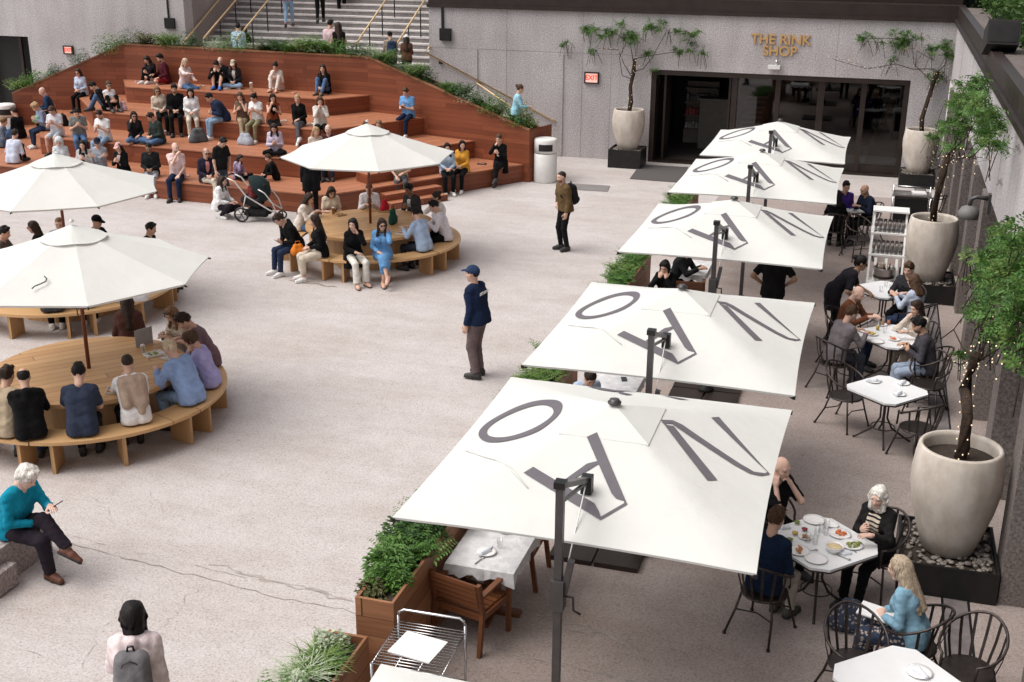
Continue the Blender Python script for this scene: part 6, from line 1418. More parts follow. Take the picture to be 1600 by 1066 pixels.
# octagonal tables
T1c = (-.08, 11.2); oct_table(*T1c, R(47), 'white octagonal table crowded with the family lunch', .46, .46, .14)
T2c = (.70, 8.95); oct_table(*T2c, R(43), 'bare white octagonal table cut by the bottom edge', .46, .46, .14)
T3c = (.53, 15.78); oct_table(*T3c, R(50), 'empty white octagonal table laid with three napkins', .42, .42, .1)
T4c = (.60, 18.1); oct_table(*T4c, R(45), 'white table where two couples in jackets eat', .46, .46, .12)
T5c = (.45, 20.6); oct_table(*T5c, R(45), 'white table the waitress is reaching across', .42, .42, .1)
T6c = (-.15, 26.9); oct_table(*T6c, R(30), 'far white table by the bald man near the shop', .4, .4, .1)
def at_chair(px, py, tc, label, off=0):
    p = G(px, py, .45); a = math.atan2(tc[1]-p[1], tc[0]-p[0])-math.pi/2+R(off); return iron_chair(p[0], p[1], a, label)
at_chair(1335, 1036, T2c, 'empty iron chair left of the bare front table', -10); at_chair(1512, 1046, T2c, 'empty iron chair right of the bare front table', 6)
at_chair(1322, 618, T3c, 'empty iron chair left of the napkin table'); at_chair(1450, 600, T3c, 'empty iron chair behind right of the napkin table', 6); at_chair(1434, 668, T3c, 'empty iron chair in front of the napkin table near the big pot', 0)
p = G(1342, 372, .45); iron_chair(p[0], p[1], R(-150), 'empty iron chair between the waitress and the far table'); p = G(1455, 330, .45); iron_chair(p[0], p[1], R(40), 'empty iron chair tucked behind the middle pot')
for px, py, lb, fd in ((1272, 814, 'empty dinner plate at the far corner of the family table', None), (1312, 836, 'plate of orange food by the white haired woman', 'orange'), (1248, 862, 'plate of fries in front of the navy sweater diner', 'fries'), (1275, 875, 'empty small plate at the near corner of the family table', None), (1331, 853, 'plate with a green dip on the right of the family table', 'green')): plate(px, py, lb, .742, .115, fd)
p = G(1303, 862, .742); m = MB(); m.lathe([(.05, 0), (.075, .03), (.095, .075), (.088, .075), (.06, .02), (0, .018)], 24, cap=False); o = m.build('serving_bowl', M_CHINA, loc=(p[0], p[1], .742)); tag(o, 'deep white bowl of pasta in the middle of the family table', 'bowl'); m = MB(); m.lathe([(0, .05), (.06, .045), (.08, .055), (.05, .068), (0, .07)], 18, cap=False); m.build('food', FOODS['pasta'], o)
for px, py, f, lb in ((1245, 819, 'green', 'glass dip bowl of green sauce by the far plate'), (1257, 830, 'red', 'glass dip bowl of dark red jam'), (1242, 836, 'yellow', 'glass dip bowl of yellow sauce'), (1234, 846, 'green', 'glass dip bowl of olive sauce above the fries')): ramekin(px, py, f, lb)
for i, (px, py) in enumerate(((1262, 848), (1273, 851), (1282, 832), (1291, 826), (1276, 838), (1290, 836))): cup(px, py, f'clear tumbler, {ORD[i]} in the cluster amid the family lunch, counted from the left')
cutlery(1266, 861, .4, 'spoon beside the plate of fries'); cutlery(1318, 872, -.5, 'spoon at the right edge of the family table'); cutlery(1330, 858, 2.2, 'spoon resting by the green dip plate')
for px, py, w in ((1365, 597, 'left'), (1411, 600, 'right'), (1405, 617, 'near')): plate(px, py, f'plate on the {w} side of the empty napkin table', .742, .09, None, True)
for i, (px, py, f) in enumerate(((1362, 523, 'yellow'), (1371, 535, None), (1397, 531, 'orange'), (1376, 508, 'bread'), (1402, 516, 'pasta'))): plate(px, py, f'lunch plate on the table of the two couples, {ORD[i]} from left', .742, .10, f)
for i, (px, py, d) in enumerate(((1357, 510, None), (1371, 516, 'yellow'), (1382, 520, None), (1388, 508, 'orange'), (1366, 505, None))): cup(px, py, f'tumbler among the lunch of the two couples, {ORD[i]} of five', drink=FOODS[d] if d else None)
for i, (px, py) in enumerate(((1384, 448), (1392, 452), (1376, 456))): cup(px, py, f'water glass on the waitress table, {ORD[i]} of three')
p = G(1440, 1050, .742); plate(1436, 1052, 'white plate on the bare front table', .742, .11, None, True)
# service cart of chromed wire with a menu board
t = empty('wire_cart', (-3.27, 8.15, 0), R(2), 'chrome wire service cart at the bottom beside the planters', 'cart'); hx, hy, zt = .31, .33, .80
for z in (zt, .3):
    m = MB()
    for i in range(17): y = -hy+2*hy*i/16; m.tube([(-hx, y, z), (hx, y, z)], .005, 5)
    for x in (-hx, -.1, .1, hx): m.tube([(x, -hy, z-.008), (x, hy, z-.008)], .006, 5)
    m.build('wire_shelf', M_CHROME, t)
for sx in (-1, 1):
    for sy in (-1, 1): q = MB(); q.tube([(sx*hx, sy*hy, .06), (sx*hx, sy*hy, zt+(.065 if sy > 0 else .0))], .013, 8); q.lathe([(.035, 0), (.035, .05)], 10, (sx*hx, sy*hy, 0)); q.build('post', M_CHROME, t)
q = MB(); q.tube([(-hx, hy, zt+.06), (-hx+.01, hy, zt+.10), (-hx+.05, hy+.01, zt+.12), (hx-.05, hy+.01, zt+.12), (hx-.01, hy, zt+.10), (hx, hy, zt+.06)], .013, 8); q.build('push_handle', M_CHROME, t)
p = G(653, 1012, .808); thingbox('menu_board', 'white menu card lying on the chrome wire cart', 'menu', (p[0], p[1], .808), (.40, .34, .012), M_CHINA, R(-8), .003)
# white glass rack with wine tub
SX, SY = .47, 23.3; t = empty('glass_rack', (SX, SY, 0), 0, 'white slatted service stand holding glasses by the middle pot', 'shelf')
for sx in (-1, 1):
    m = MB(); m.bar((sx*.31, -.75, 0), (sx*.29, .0, 1.5), .035, .05, up=(0, 1, 0)); m.build('leg', M_WHITEP, t, bevel=.004); m = MB(); m.bar((sx*.31, .28, 0), (sx*.31, .28, 1.5), .035, .05, up=(0, 1, 0)); m.build('leg', M_WHITEP, t, bevel=.004)
for z, y0, nm in ((1.5, -.12, 'top_board'), (1.1, -.24, 'shelf'), (.72, -.42, 'shelf')): m = MB(); m.box((-.33, y0, z), (.33, .31, z+.03)); m.build(nm, M_WHITEP, t, bevel=.004)
for i in range(3): m = MB(); m.bar((-.2+.2*i, -.74, .03), (-.19+.19*i, -.42, .69), .05, .015, up=(0, 1, 0)); m.build('slat', M_WHITEP, t)
gl = MB(); gl.lathe([(.03, 0), (.03, .004), (.006, .01), (.006, .07), (.03, .1), (.036, .15), (.03, .19), (.028, .19), (.033, .15), (.0, .09)], 10, cap=False); GLM = gl.build('wine_glass', simple('glass_dim', (.16, .14, .13), .08, .0, .2)); GLM.location = (SX-.25, SY-.15, 1.131); tag(GLM, 'stemmed glass on the upper boards of the white service stand', 'glass', 'stemmed glasses on the white service stand'); k = 0
for z, y0, ny in ((1.131, -.15, 4), (.751, -.32, 4)):
    for ix in range(7):
        for iy in range(ny):
            if k: o = GLM.copy(); COL.objects.link(o); o.location = (SX-.25+.083*ix, SY+y0+.09*iy, z); o['label'] = 'stemmed glass on the white service stand' ; 
            k += 1
GLM['label'] = 'stemmed glass on the white service stand'
m = MB(); m.lathe([(.16, 0), (.2, .26), (.205, .27), (.19, .27), (.155, .02), (0, .02)], 28, cap=False); o = m.build('ice_tub', M_STEEL, loc=(SX-.02, SY-.62, .30)); tag(o, 'steel tub of wine bottles low on the white stand', 'ice bucket'); m = MB(); m.lathe([(.19, .08), (.196, .1), (.19, .12)], 28, cap=False); m.build('band', M_IRON, o)
m = MB(); m.box((SX-.3-SX, -.8, .27), (.3, -.43, .298)); m.build('lower_shelf', M_WHITEP, t)
rg = random.Random(3)
for i in range(9):
    a = i*.7; m = MB(); m.lathe([(.036, 0), (.036, .18), (.014, .24), (.014, .3), (0, .3)], 10); b = m.build('wine_bottle', simple('bottle_glass', [(.012, .022, .01), (.02, .012, .01), (.25, .24, .2)][i % 3], .15), loc=(SX-.02+.11*math.cos(a)*(i > 0), SY-.62+.11*math.sin(a)*(i > 0), .33)); b.rotation_euler = (rg.uniform(-.2, .2), rg.uniform(-.2, .2), 0); tag(b, f'{["dark green", "brown", "pale"][i % 3]} wine bottle standing in the steel tub', 'bottle', f'{["dark green", "brown", "pale"][i % 3]} wine bottles in the tub'); m = MB(); m.lathe([(.0145, .24), (.0145, .302), (0, .303)], 10); m.build('foil', simple('foil', [(.3, .22, .08), (.25, .03, .03), (.5, .48, .4)][i % 3], .35), b)
p = G(1425, 302, .9); t = empty('steel_trolley', (p[0], p[1], 0), 0, 'steel topped trolley in front of the far corner pot', 'trolley'); m = MB(); m.box((-.42, -.26, .87), (.42, .26, .9)); m.build('top', M_STEEL, t, bevel=.006); m = MB(); m.box((-.36, -.22, .25), (.36, .22, .80)); m.build('black_box', M_BLACKM, t, bevel=.01)
for sx in (-1, 1):
    for sy in (-1, 1): m = MB(); m.tube([(sx*.4, sy*.24, 0), (sx*.4, sy*.24, 1.02 if sy > 0 else .87)], .014, 7); m.build('post', M_CHROME, t)
m = MB(); m.tube([(-.4, .24, 1.0), (.4, .24, 1.0)], .012, 7); m.build('rail', M_CHROME, t); thingbox('paper_stack', 'white papers stacked on the steel trolley', 'papers', (p[0]+.15, p[1], .905), (.3, .3, .03), M_CHINA, .1)
# granite kerb block at bottom left
m = MB(); prof = [(6.2, 0), (9.78, 0), (9.78, .27), (9.60, .43), (6.2, .43)]
for X, fl in ((-8.3, 0), (-9.6, 1)): q = [(X, y, z) for y, z in prof]; m.face(q if not fl else q[::-1])
for i in range(5): (y0, z0), (y1, z1) = prof[i], prof[(i+1) % 5]; m.face([(-9.6, y0, z0), (-9.6, y1, z1), (-8.3, y1, z1), (-8.3, y0, z0)][::-1])
m.box((-8.299, 8.75, .02), (-8.17, 9.05, .26)); o = m.build('granite_block', M_GRAN2, bevel=.008); tag(o, 'low grey granite block the man in teal sits on', 'block')

for px, py, lb in ((1226, 826, 'crumpled napkin by the far left corner of the family table'), (1322, 866, 'crumpled napkin at the right corner of the family table')):
    p = G(px, py, .742); v, f = sdf([cone((-.05, 0, .012), (.04, .01, .012), .03, .02, .02), cone((-.02, -.03, .01), (.02, .04, .012), .018, .022, .02)], .008, .004, px); v[:, 2] = np.maximum(v[:, 2], .001); o = put('crumpled_napkin', raw_mesh('crumpled_napkin', [(v, f, 0)], [M_NAPK])); o.location = (p[0], p[1], .742); tag(o, lb, 'napkin')
for px, py, lb, fd in ((1258, 841, 'small side plate between the dips and the tumblers', 'bread'), (1300, 822, 'small side plate behind the orange food', None)): plate(px, py, lb, .742, .07, fd)
for px, py, lb in ((1352, 516, 'napkin by the rust jacket man'), (1408, 527, 'napkin by the charcoal blazer man')):
    p = G(px, py, .742); m = MB(); m.box((-.07, -.05, 0), (.07, .05, .006)); o = m.build('paper_napkin', M_NAPK, loc=(p[0], p[1], .742), rz=px % 3); tag(o, lb+' on the lunch table', 'napkin')
# ---------------------------------------------------------------- the crowd
WH, OW, BK, JN, LJ, NV, DJ, KH, CR, GY, DG = (.80, .80, .80), (.66, .62, .56), (.0085, .0085, .0095), (.085, .155, .29), (.25, .37, .52), (.016, .026, .06), (.026, .04, .08), (.34, .27, .18), (.60, .53, .43), (.17, .17, .18), (.05, .05, .055)
WS = (.72, .71, .69)          # white trainers
def sd_edges(T_, x, y):
    out = []
    for i in range(3):
        (x0, y0), (x1, y1) = T_[i], T_[i+1]; e = unit((x1-x0, y1-y0, 0)); n = (-e[1], e[0]); out.append(((x-x0)*n[0]+(y-y0)*n[1], n))
    return min(out, key=lambda q: q[0])
def settle(ob, o, tier):
    x, y = ob.location.x, ob.location.y; lo = .14 if o['pose'] in ('sit', 'cross') else .34
    for _ in range(3):
        d, n = sd_edges(TF[tier], x, y)
        if d < lo: x += n[0]*(lo-d); y += n[1]*(lo-d)
        if o['pose'] in ('sit', 'cross') and d > .34: x -= n[0]*(d-.34); y -= n[1]*(d-.34)
        for i in range(3):
            (x0, y0), (x1, y1) = BACK[i], BACK[i+1]; e = unit((x1-x0, y1-y0, 0)); u = (x-x0)*e[0]+(y-y0)*e[1]; q = (x-x0)*e[1]-(y-y0)*e[0]
            if -.2 < u < math.hypot(x1-x0, y1-y0)+.2 and q < .27: x += e[1]*(.27-q); y -= e[0]*(.27-q)
        if tier < 3:
            d, n = sd_edges(TF[tier+1], x, y)
            if d > -.15: x -= n[0]*(d+.15); y -= n[1]*(d+.15)
    ob.location.x, ob.location.y = x, y
    bk = 31.9 if x > -14 else 32.3
def ble(tier, hx, hy, pose, face, label, **kw):
    kw.setdefault('drop', RS); kw.setdefault('group', 'people sitting on the bleachers'); r = person(label, hx, hy, RS*(tier+1)+.003, pose, face, **kw)
    settle(r[0], PEOPLE[-1][4], tier); return r
def tab(c, hx, hy, pose, face, label, **kw):
    kw.setdefault('drop', .45); kw.setdefault('group', 'people at the round tables'); r = person(label, hx, hy, .452, pose, face, **kw); ob = r[0]
    d = A3(ob.location.x-c[0], ob.location.y-c[1], 0); L = np.linalg.norm(d); L2 = min(max(L, 1.56), 1.72); ob.location.x = c[0]+d[0]/L*L2; ob.location.y = c[1]+d[1]/L*L2; return r
def din(hx, hy, face, label, chair=None, **kw):
    kw.setdefault('drop', .455); kw.setdefault('group', 'diners on the terrace'); kw.setdefault('tabz', .285); r = person(label, hx, hy, .458, 'sit', face, **kw)
    if chair: iron_chair(r[2][0], r[2][1], r[3], chair)
    return r
F_ = dict(sex='f')
# top tier
ble(3, 232, 93, 'up', -35, 'dark haired woman in black cardigan beside man in maroon on the top step', sex='f', hair='longf', hc='d', top=(.03, .026, .03), bot=BK, shoe=WS, arms=('lap', 'phone'), look=(35, 0), side=6)
ble(3, 251, 91, 'lotus', -60, 'bearded man in maroon sweater and red shorts on the top step', hair='quiff', hc='k', beard=1, top=(.075, .014, .022), bot=(.26, .02, .03), leg='shorts', shoe=WS, arms=('front', 'knee'), look=(18, -10))
ble(3, 289, 98, 'sit', 45, 'white blonde woman in pale pink blouse and jeans on the top step', sex='f', hair='half', hc='wb', top=(.68, .58, .57), bot=JN, arms=('point', 'front'), look=(8, 25), h=1.7)
ble(3, 338, 101, 'up', -12, 'man covering his face, in black with shorts and bright blue trainers', hair='short', hc='k', top=BK, bot=(.03, .028, .03), leg='shorts', shoe=(.03, .12, .42), arms='face', look=(40, 0), lean=20)
ble(3, 353, 94, 'up', -20, 'bald man in black vest at the back wall of the top step', hair='bald', skin='p', top=(.02, .02, .024), bot=BK, arms='lap', lean=0, slv=.4)
ble(3, 375, 98, 'lotus', -15, 'woman in beige cap and black and white jacket on the top step', sex='f', hair='longf', hc='d', cap=(.55, .47, .36), top=(.03, .03, .035), bot=LJ, shoe=WS, vshirt=(.6, .58, .55), arms='lap', look=(22, 0))
ble(3, 445, 101, 'up', -18, 'dark haired woman all in cream eating on the top step', sex='f', hair='bun', hc='k', top=(.66, .58, .52), bot=(.66, .59, .53), shoe='skin', arms=('mouth', 'food'), look=(25, 0))
ble(3, 506, 107, 'up', -25, 'woman with long dark curls, black top and blue jeans on the top step', sex='f', hair='longf', hc='d', top=BK, bot=JN, shoe=(.12, .10, .08), arms=('lap', 'lap'), look=(10, -8))
# third tier
ble(2, 139, 110, 'sit', -30, 'woman with sunglasses and pale blue blouse high at the left', sex='f', hair='longb', hc='d', shades=1, top=(.48, .56, .70), bot=BK, arms='lap', slv=.9)
ble(2, 120, 139, 'up', -70, 'man in black jacket resting his head on his hand at the left', hair='short', hc='k', top=BK, bot=JN, arms=('cheek', 'knee'), look=(35, 0), lean=28, puff=.02)
ble(2, 167, 134, 'up', 25, 'woman with tied back hair, white tank top and black trousers', sex='f', hair='bun', hc='b', shades=1, top=WH, slv=0, bot=BK, shoe=DG, arms=('hug', 'phone'), look=(10, 10))
ble(2, 240, 143, 'sit', 5, 'blonde woman with sunglasses and cream jacket beside man in black', sex='f', hair='half', hc='lb', shades=1, top=(.62, .54, .44), bot=BK, arms='lap', side=8)
ble(2, 251, 143, 'sit', -5, 'bearded man in black jacket beside the blonde woman in cream', hair='quiff', hc='k', beard=1, skin='t', top=BK, bot=BK, arms='lap', puff=.01, h=1.8)
ble(2, 292, 146, 'sit', 0, 'woman with dark bob, white sweater and cream trousers', sex='f', hair='bob', hc='k', top=WH, bot=CR, shoe=WS, arms='lap', puff=.012)
ble(2, 316, 155, 'sit', -60, 'person in quilted navy jacket leaning forward over light jeans', hair='short', hc='k', top=cloth(NV, 'stripe', (.03, .045, .09), 1.2), bot=LJ, shoe=WS, arms='food', lean=38, look=(35, 0), puff=.022)
ble(2, 371, 152, 'cross', -15, 'woman in brown sleeveless top with crossed khaki trousers eating', sex='f', hair='half', hc='b', top=(.14, .09, .065), slv=0, bot=KH, shoe=WS, arms=('food', 'mouth'), look=(20, 0))
ble(2, 396, 153, 'sit', -25, 'woman with black ponytail, white tee and olive trousers', sex='f', hair='pony', hc='k', top=WH, slv=.3, bot=(.24, .22, .13), shoe=WS, arms='food', look=(28, 10))
ble(2, 426, 153, 'sit', 10, 'woman in rust top and black overalls eating', sex='f', hair='half', hc='d', top=(.26, .075, .035), slv=0, bot=BK, shoe=WS, arms=('mouth', 'food'), look=(20, 0), vshirt=BK, vw=.09)
ble(2, 468, 154, 'cross', -15, 'blonde woman in black turtleneck with crossed grey trousers', sex='f', hair='bun', hc='bl', top=BK, bot=(.10, .10, .115), shoe=WS, arms=('prop', 'lap'), look=(8, -5), collar=1)
ble(2, 496, 159, 'sit', 5, 'woman in black and white cardigan biting a sandwich', sex='f', hair='half', hc='b', top=(.64, .61, .56), bot=BK, arms='mouth', look=(18, 0), h=1.7)
ble(2, 634, 144, 'sit', -25, 'man in light blue polo shirt alone at the right end of the steps', hair='short', hc='b', top=(.16, .36, .66), slv=.35, bot=NV, shoe=WS, arms='phone', look=(28, 0), collar=1)
ble(1, 66, 143, 'sit', -65, 'bald man in navy jacket at the left end of the steps', hair='bald', skin='p', top=(.02, .04, .085), bot=BK, arms='front', look=(20, 0), lean=16)
# second tier
ble(1, 209, 181, 'lotus', 10, 'woman in sunglasses, black sweater and jeans sitting cross legged', sex='f', hair='longf', hc='d', shades=1, top=(.022, .02, .022), bot=JN, shoe='skin', arms=('cheek', 'lap'))
ble(1, 236, 183, 'lotus', -45, 'man in dark green sweater and jeans looking down', hair='short', hc='d', top=(.035, .05, .045), bot=JN, arms='lap', look=(35, 0), lean=14)
ble(1, 421, 202, 'lotus', -5, 'woman with long dark hair and lavender top sitting cross legged', sex='f', hair='longf', hc='d', top=(.58, .52, .64), bot=BK, shoe='skin', arms='phone', look=(30, 0))
ble(1, 120, 176, 'sit', 0, 'dark haired man in grey printed tee and blue jeans eating', hair='short', hc='k', top=(.20, .21, .20), slv=.35, bot=JN, arms='food', look=(35, 0))
ble(1, 147, 181, 'sit', -30, 'dark haired man in white tee and jeans with a food tray', hair='short', hc='d', beard=1, top=WH, slv=.35, bot=LJ, arms='food', look=(32, 0))
ble(1, 81, 173, 'sit', -25, 'brown haired man in white tee and pale shorts looking at his hands', hair='short', hc='b', top=(.66, .67, .72), slv=.35, bot=(.48, .52, .58), leg='shorts', arms='food', look=(38, 0))
ble(1, 55, 167, 'sit', -55, 'blonde woman in grey top holding a bright green bag in her lap', sex='f', hair='curly', hc='bl', top=(.24, .30, .42), bot=DJ, shoe=WS, arms='food', look=(40, 0), lean=18)
ble(1, 490, 207, 'sit', 20, 'blonde woman half hidden behind the peak of the parasol', sex='f', hair='half', hc='bl', top=(.6, .52, .46), bot=BK, arms='lap')
ble(1, 511, 202, 'sit', -10, 'bald man half hidden behind the parasol beside the blonde woman', hair='bald', skin='p', top=(.09, .03, .03), bot=DJ, arms='food')
ble(1, 592, 195, 'sit', -20, 'light brown haired woman whose head just shows above the parasol', sex='f', hair='half', hc='lb', top=(.4, .42, .45), bot=BK, shoe=WS, arms='lap')
ble(1, 567, 197, 'sit', 0, 'person with brown hair hidden behind the parasol top', hair='short', hc='b', top=(.3, .28, .26), bot=BK, shoe=WS, arms='lap', h=1.62)
# first tier
ble(0, 21, 172, 'sit', 130, 'dark haired person in black top facing away at the far left', hair='short', hc='d', top=BK, bot=LJ, arms='lap', at=(-23.6, 28.9)) if 0 else ble(0, 22, 175, 'ext', -120, 'dark haired person in black top facing away at the far left', hair='short', hc='d', top=BK, bot=(.3, .34, .4), arms='lap')
ble(0, 6, 190, 'up', 100, 'curly blonde person in grey denim at the left edge', sex='f', hair='curly', hc='lb', top=(.16, .20, .26), bot=JN, arms='lap')
ble(0, 4, 214, 'up', 150, 'dark haired man in pale blue shirt seen from behind at the left edge', hair='short', hc='d', top=(.58, .62, .74), bot=BK, arms='lap', lean=22)
ble(0, 92, 222, 'sit', -10, 'person in white hooded top with the hood up', sex='f', hair='short', hc='d', hoodup=1, top=(.62, .66, .70), bot=GY, arms='lap', look=(25, 0))
ble(0, 122, 228, 'sit', -15, 'dark haired woman in black and white behind the rear parasol', sex='f', hair='longf', hc='k', top=(.5, .48, .47), vshirt=BK, bot=BK, arms='food')
ble(0, 156, 222, 'sit', -5, 'man in dark cap and light grey hoodie', hair='short', hc='d', cap=(.02, .025, .04), hood=1, top=(.38, .41, .46), bot=GY, arms='fold')
ble(0, 185, 230, 'sit', -30, 'woman in pink cap and black jacket', sex='f', hair='half', hc='k', cap=(.66, .40, .38), top=BK, vshirt=(.5, .35, .35), bot=BK, arms='food', look=(15, 0))
ble(0, 233, 231, 'sit', -10, 'man in black half zip sweater with white trainers', hair='buzz', hc='k', skin='b', beard=1, top=(.018, .02, .022), bot=(.35, .37, .42), shoe=WS, arms='lap', look=(28, 0))
ble(0, 274, 231, 'sit', -15, 'bald bearded man in pale pink polo and navy trousers', hair='bald', hc='b', beard=1, skin='p', top=(.72, .54, .52), slv=.35, bot=NV, arms=('mouth', 'knee'), look=(5, -50), collar=1, h=1.82)
ble(0, 322, 239, 'cross', 20, 'older man in navy blazer, pink shirt and sunglasses', hair='ring', hc='g', shades=1, top=(.03, .026, .045), vshirt=(.68, .28, .28), bot=CR, shoe=(.16, .12, .08), arms='lap', look=(12, 0))
ble(0, 375, 247, 'lotus', 60, 'girl in purple plaid shirt eating by the stroller', sex='f', hair='longf', hc='d', h=1.25, top=cloth((.42, .36, .52), 'plaid', (.16, .10, .22)), bot=BK, arms=('mouth', 'lap'), look=(30, 0))
ble(0, 419, 247, 'up', -75, 'boy in black jacket crouching on the lowest step', hair='short', hc='b', h=1.3, top=BK, bot=BK, shoe=WS, arms='front', look=(15, 0), lean=20)
ble(0, 603, 232, 'sit', 0, 'man in beige shirt and grey trousers under the centre parasol', hair='short', hc='d', top=(.50, .44, .33), slv=.4, bot=(.09, .09, .10), arms=('knee', 'lap'), lean=20)
ble(0, 700, 231, 'sit', 8, 'dark haired woman in denim jacket with navy bag on her lap', sex='f', hair='longf', hc='k', top=(.36, .46, .58), bot=BK, shoe=WS, arms='lap')
ble(0, 727, 228, 'sit', -20, 'woman with black bob and mustard yellow blouse', sex='f', hair='bob', hc='k', top=(.62, .30, .045), bot=BK, shoe=WS, arms='lap', look=(5, -35))
ble(0, 783, 218, 'cross', -25, 'person in black suit with a lanyard at the right end of the low step', sex='f', hair='bun', hc='b', top=BK, bot=BK, arms=('mouth', 'food'), coat=1, h=1.7)
# standing around the bleachers
def std(hx, hy, face, label, z=.0, pose='stand', **kw): return person(label, hx, hy, z+.002, pose, face, **kw)
std(348, 222, 45, 'heavy man in black tee standing beside the older man in blazer', hair='short', hc='k', top=(.014, .014, .015), slv=.4, bot=(.06, .075, .11), arms=('side', 'pocket'), look=(40, 0), belly=1.0, h=1.75)
std(348, 283, 70, 'woman in white sweater squatting by the stroller', pose='squat', sex='f', hair='longf', hc='d', top=WH, bot=(.022, .018, .024), shoe=WS, arms='front', look=(5, 0), puff=.015, lean=14)
std(481, 226, 185, 'person in long black coat with head hidden by the centre parasol', at=G(489, 341)[:2], hair='short', hc='k', top=BK, bot=BK, coat=1, arms='side', h=1.72)
std(813, 139, 95, 'woman in light blue jacket walking down beside the granite wall', z=.95, pose='walk', sex='f', hair='bun', hc='b', top=(.30, .55, .66), bot=JN, arms=('front', 'side'))
LZ = st_z
def step_at(k): return st_z+k*RISE
def on_step(px, py, dz=0.0):       # the tread whose depth agrees with the pixel of a point dz above it
    return min(((abs(G(px, py, step_at(k)+dz)[1]-(st_y+(k-.5)*RUN)), k, G(px, py, step_at(k)+dz)) for k in range(0, 20)), key=lambda q: q[0])[1:]
def climb(px, py, face, label, foot=True, **kw):
    k, p = on_step(px, py, 0 if foot else 1.58); kw.setdefault('pose', 'stand')
    return std(px, py, face, label, z=step_at(k), at=(p[0], p[1]), **kw)
climb(452, 42, 170, 'person in red jacket and jeans climbing the stairs', pose='walk', hair='short', hc='k', top=(.42, .03, .04), bot=LJ, shoe=(.2, .1, .08))
climb(501, 36, 175, 'person in orange vest and black trousers climbing the stairs', pose='walk', hair='short', hc='k', top=(.75, .10, .03), bot=BK)
climb(535, 30, 185, 'person in black trousers higher on the stairs', hair='short', hc='k', top=BK, bot=BK)
def landing(px, py, face, label, Y, **kw):
    w = onY(px, py, Y); return std(px, py, face, label, z=st_z, at=(w[0], Y), h=max(1.45, min(1.85, (w[2]-st_z)/.925)), **kw)
landing(513, 37, 150, 'bearded man in pink tee going up the stairs', 33.75, hair='short', hc='k', beard=1, top=(.62, .46, .48), slv=.35, bot=(.16, .11, .09), arms='front')
landing(529, 41, 185, 'woman with very long dark hair in black on the stairs', 33.6, sex='f', hair='longb', hc='d', top=BK, slv=0, bot=BK, arms='front')
landing(610, 55, 190, 'man in black helmet with a blue backpack on the stairs', 33.5, hair='short', hc='k', helmet=(.015, .015, .017), top=(.30, .24, .18), bot=DG)
landing(635, 60, 180, 'woman in white cap and brown jacket on the landing', 33.45, sex='f', hair='longb', hc='d', cap=(.74, .74, .74), top=(.12, .055, .035), bot=BK)
for px, py, lb_, kw in ((371, 40, 'person in light blue sitting low on the stairs at left', dict(hair='short', hc='k', top=(.45, .60, .72), bot=BK)), (381, 43, 'person in dark top sitting low on the stairs at left', dict(sex='f', hair='half', hc='d', top=BK, bot=BK))):
    k, p = on_step(px, py, .82); person(lb_, px, py, step_at(k)+.003, 'sit', 175, at=(p[0], p[1]), drop=-.02, arms='lap', **kw)
std(877, 277, -62, 'bearded man in olive brown jacket with a black backpack standing alone', hair='buzz', hc='d', beard=1, top=(.13, .085, .04), bot=(.012, .012, .013), arms=('waist', 'side'), look=(4, 0), coat=0, h=1.74, vox=.014, puff=.012)
gd = std(738, 428, -118, 'security guard in navy jacket and cap standing in the open plaza', hair='short', hc='k', cap=(.025, .045, .095), top=(.012, .022, .055), bot=(.15, .115, .115), arms=('side', 'side'), look=(0, 0), h=1.80, vox=.013, loose=.012, puff=.014)
M_, Rt_ = gd[1]['mid'], gd[1]['Rt']; bp = lettering('SECURITY', 'back_lettering', M_WHITEP, .062, Vector(M_+Rt_ @ A3(0, -.157, .16)), (R(90), 0, 0), gd[0], .002, offset=.002)
# centre round table
C = TC; V_ = dict(vox=.015)
tab(C, 423, 345, 'sit', -55, 'man in black hoodie bent over his phone at the centre table', hair='short', hc='d', hood=1, top=BK, bot=DJ, shoe=WS, arms='phone', look=(38, 0), lean=34, **V_)
tab(C, 483, 348, 'sit', -70, 'woman in black top and cream trousers with her back to the centre table', sex='f', hair='longb', hc='d', top=BK, bot=CR, leg='crop', loose=.015, shoe=WS, arms='lap', look=(8, 10), **V_)
tab(C, 483, 310, 'sit', 75, 'woman with long dark hair and cream sweater reaching over the centre table', sex='f', hair='longb', hc='d', top=(.66, .60, .55), bot=JN, arms='table', look=(22, 0), lean=20, **V_)
tab(C, 518, 300, 'sit', 15, 'woman in beige tee with a dark headband at the back of the centre table', sex='f', hair='half', hc='d', top=(.60, .51, .40), slv=.4, bot=BK, arms='phone', look=(32, 0), lean=14, **V_)
tab(C, 577, 297, 'sit', 0, 'man in white shirt behind the parasol pole', hair='buzz', hc='b', beard=1, top=(.70, .68, .70), bot=GY, arms='table', look=(30, 0), lean=18, vshirt=GY, **V_)
tab(C, 639, 296, 'sit', -40, 'man in charcoal suit at the back of the centre table', hair='short', hc='k', skin='b', top=(.045, .042, .045), vshirt=(.62, .62, .66), bot=(.04, .038, .04), arms='food', look=(18, 0), lean=16, **V_)
tab(C, 670, 309, 'sit', -60, 'person in white top hidden behind the white shirted man', sex='f', hair='bun', hc='d', top=WH, bot=BK, arms='cheek', **V_)
tab(C, 673, 322, 'sit', -75, 'dark haired man in white shirt on the right of the centre table', hair='short', hc='k', top=(.72, .70, .75), bot=BK, arms='table', look=(24, 0), lean=20, **V_)
tab(C, 648, 333, 'sit', -125, 'man in light blue shirt seen from behind at the centre table', hair='short', hc='k', top=(.38, .50, .68), bot=(.025, .03, .045), arms='table', look=(24, 20), lean=18, **V_)
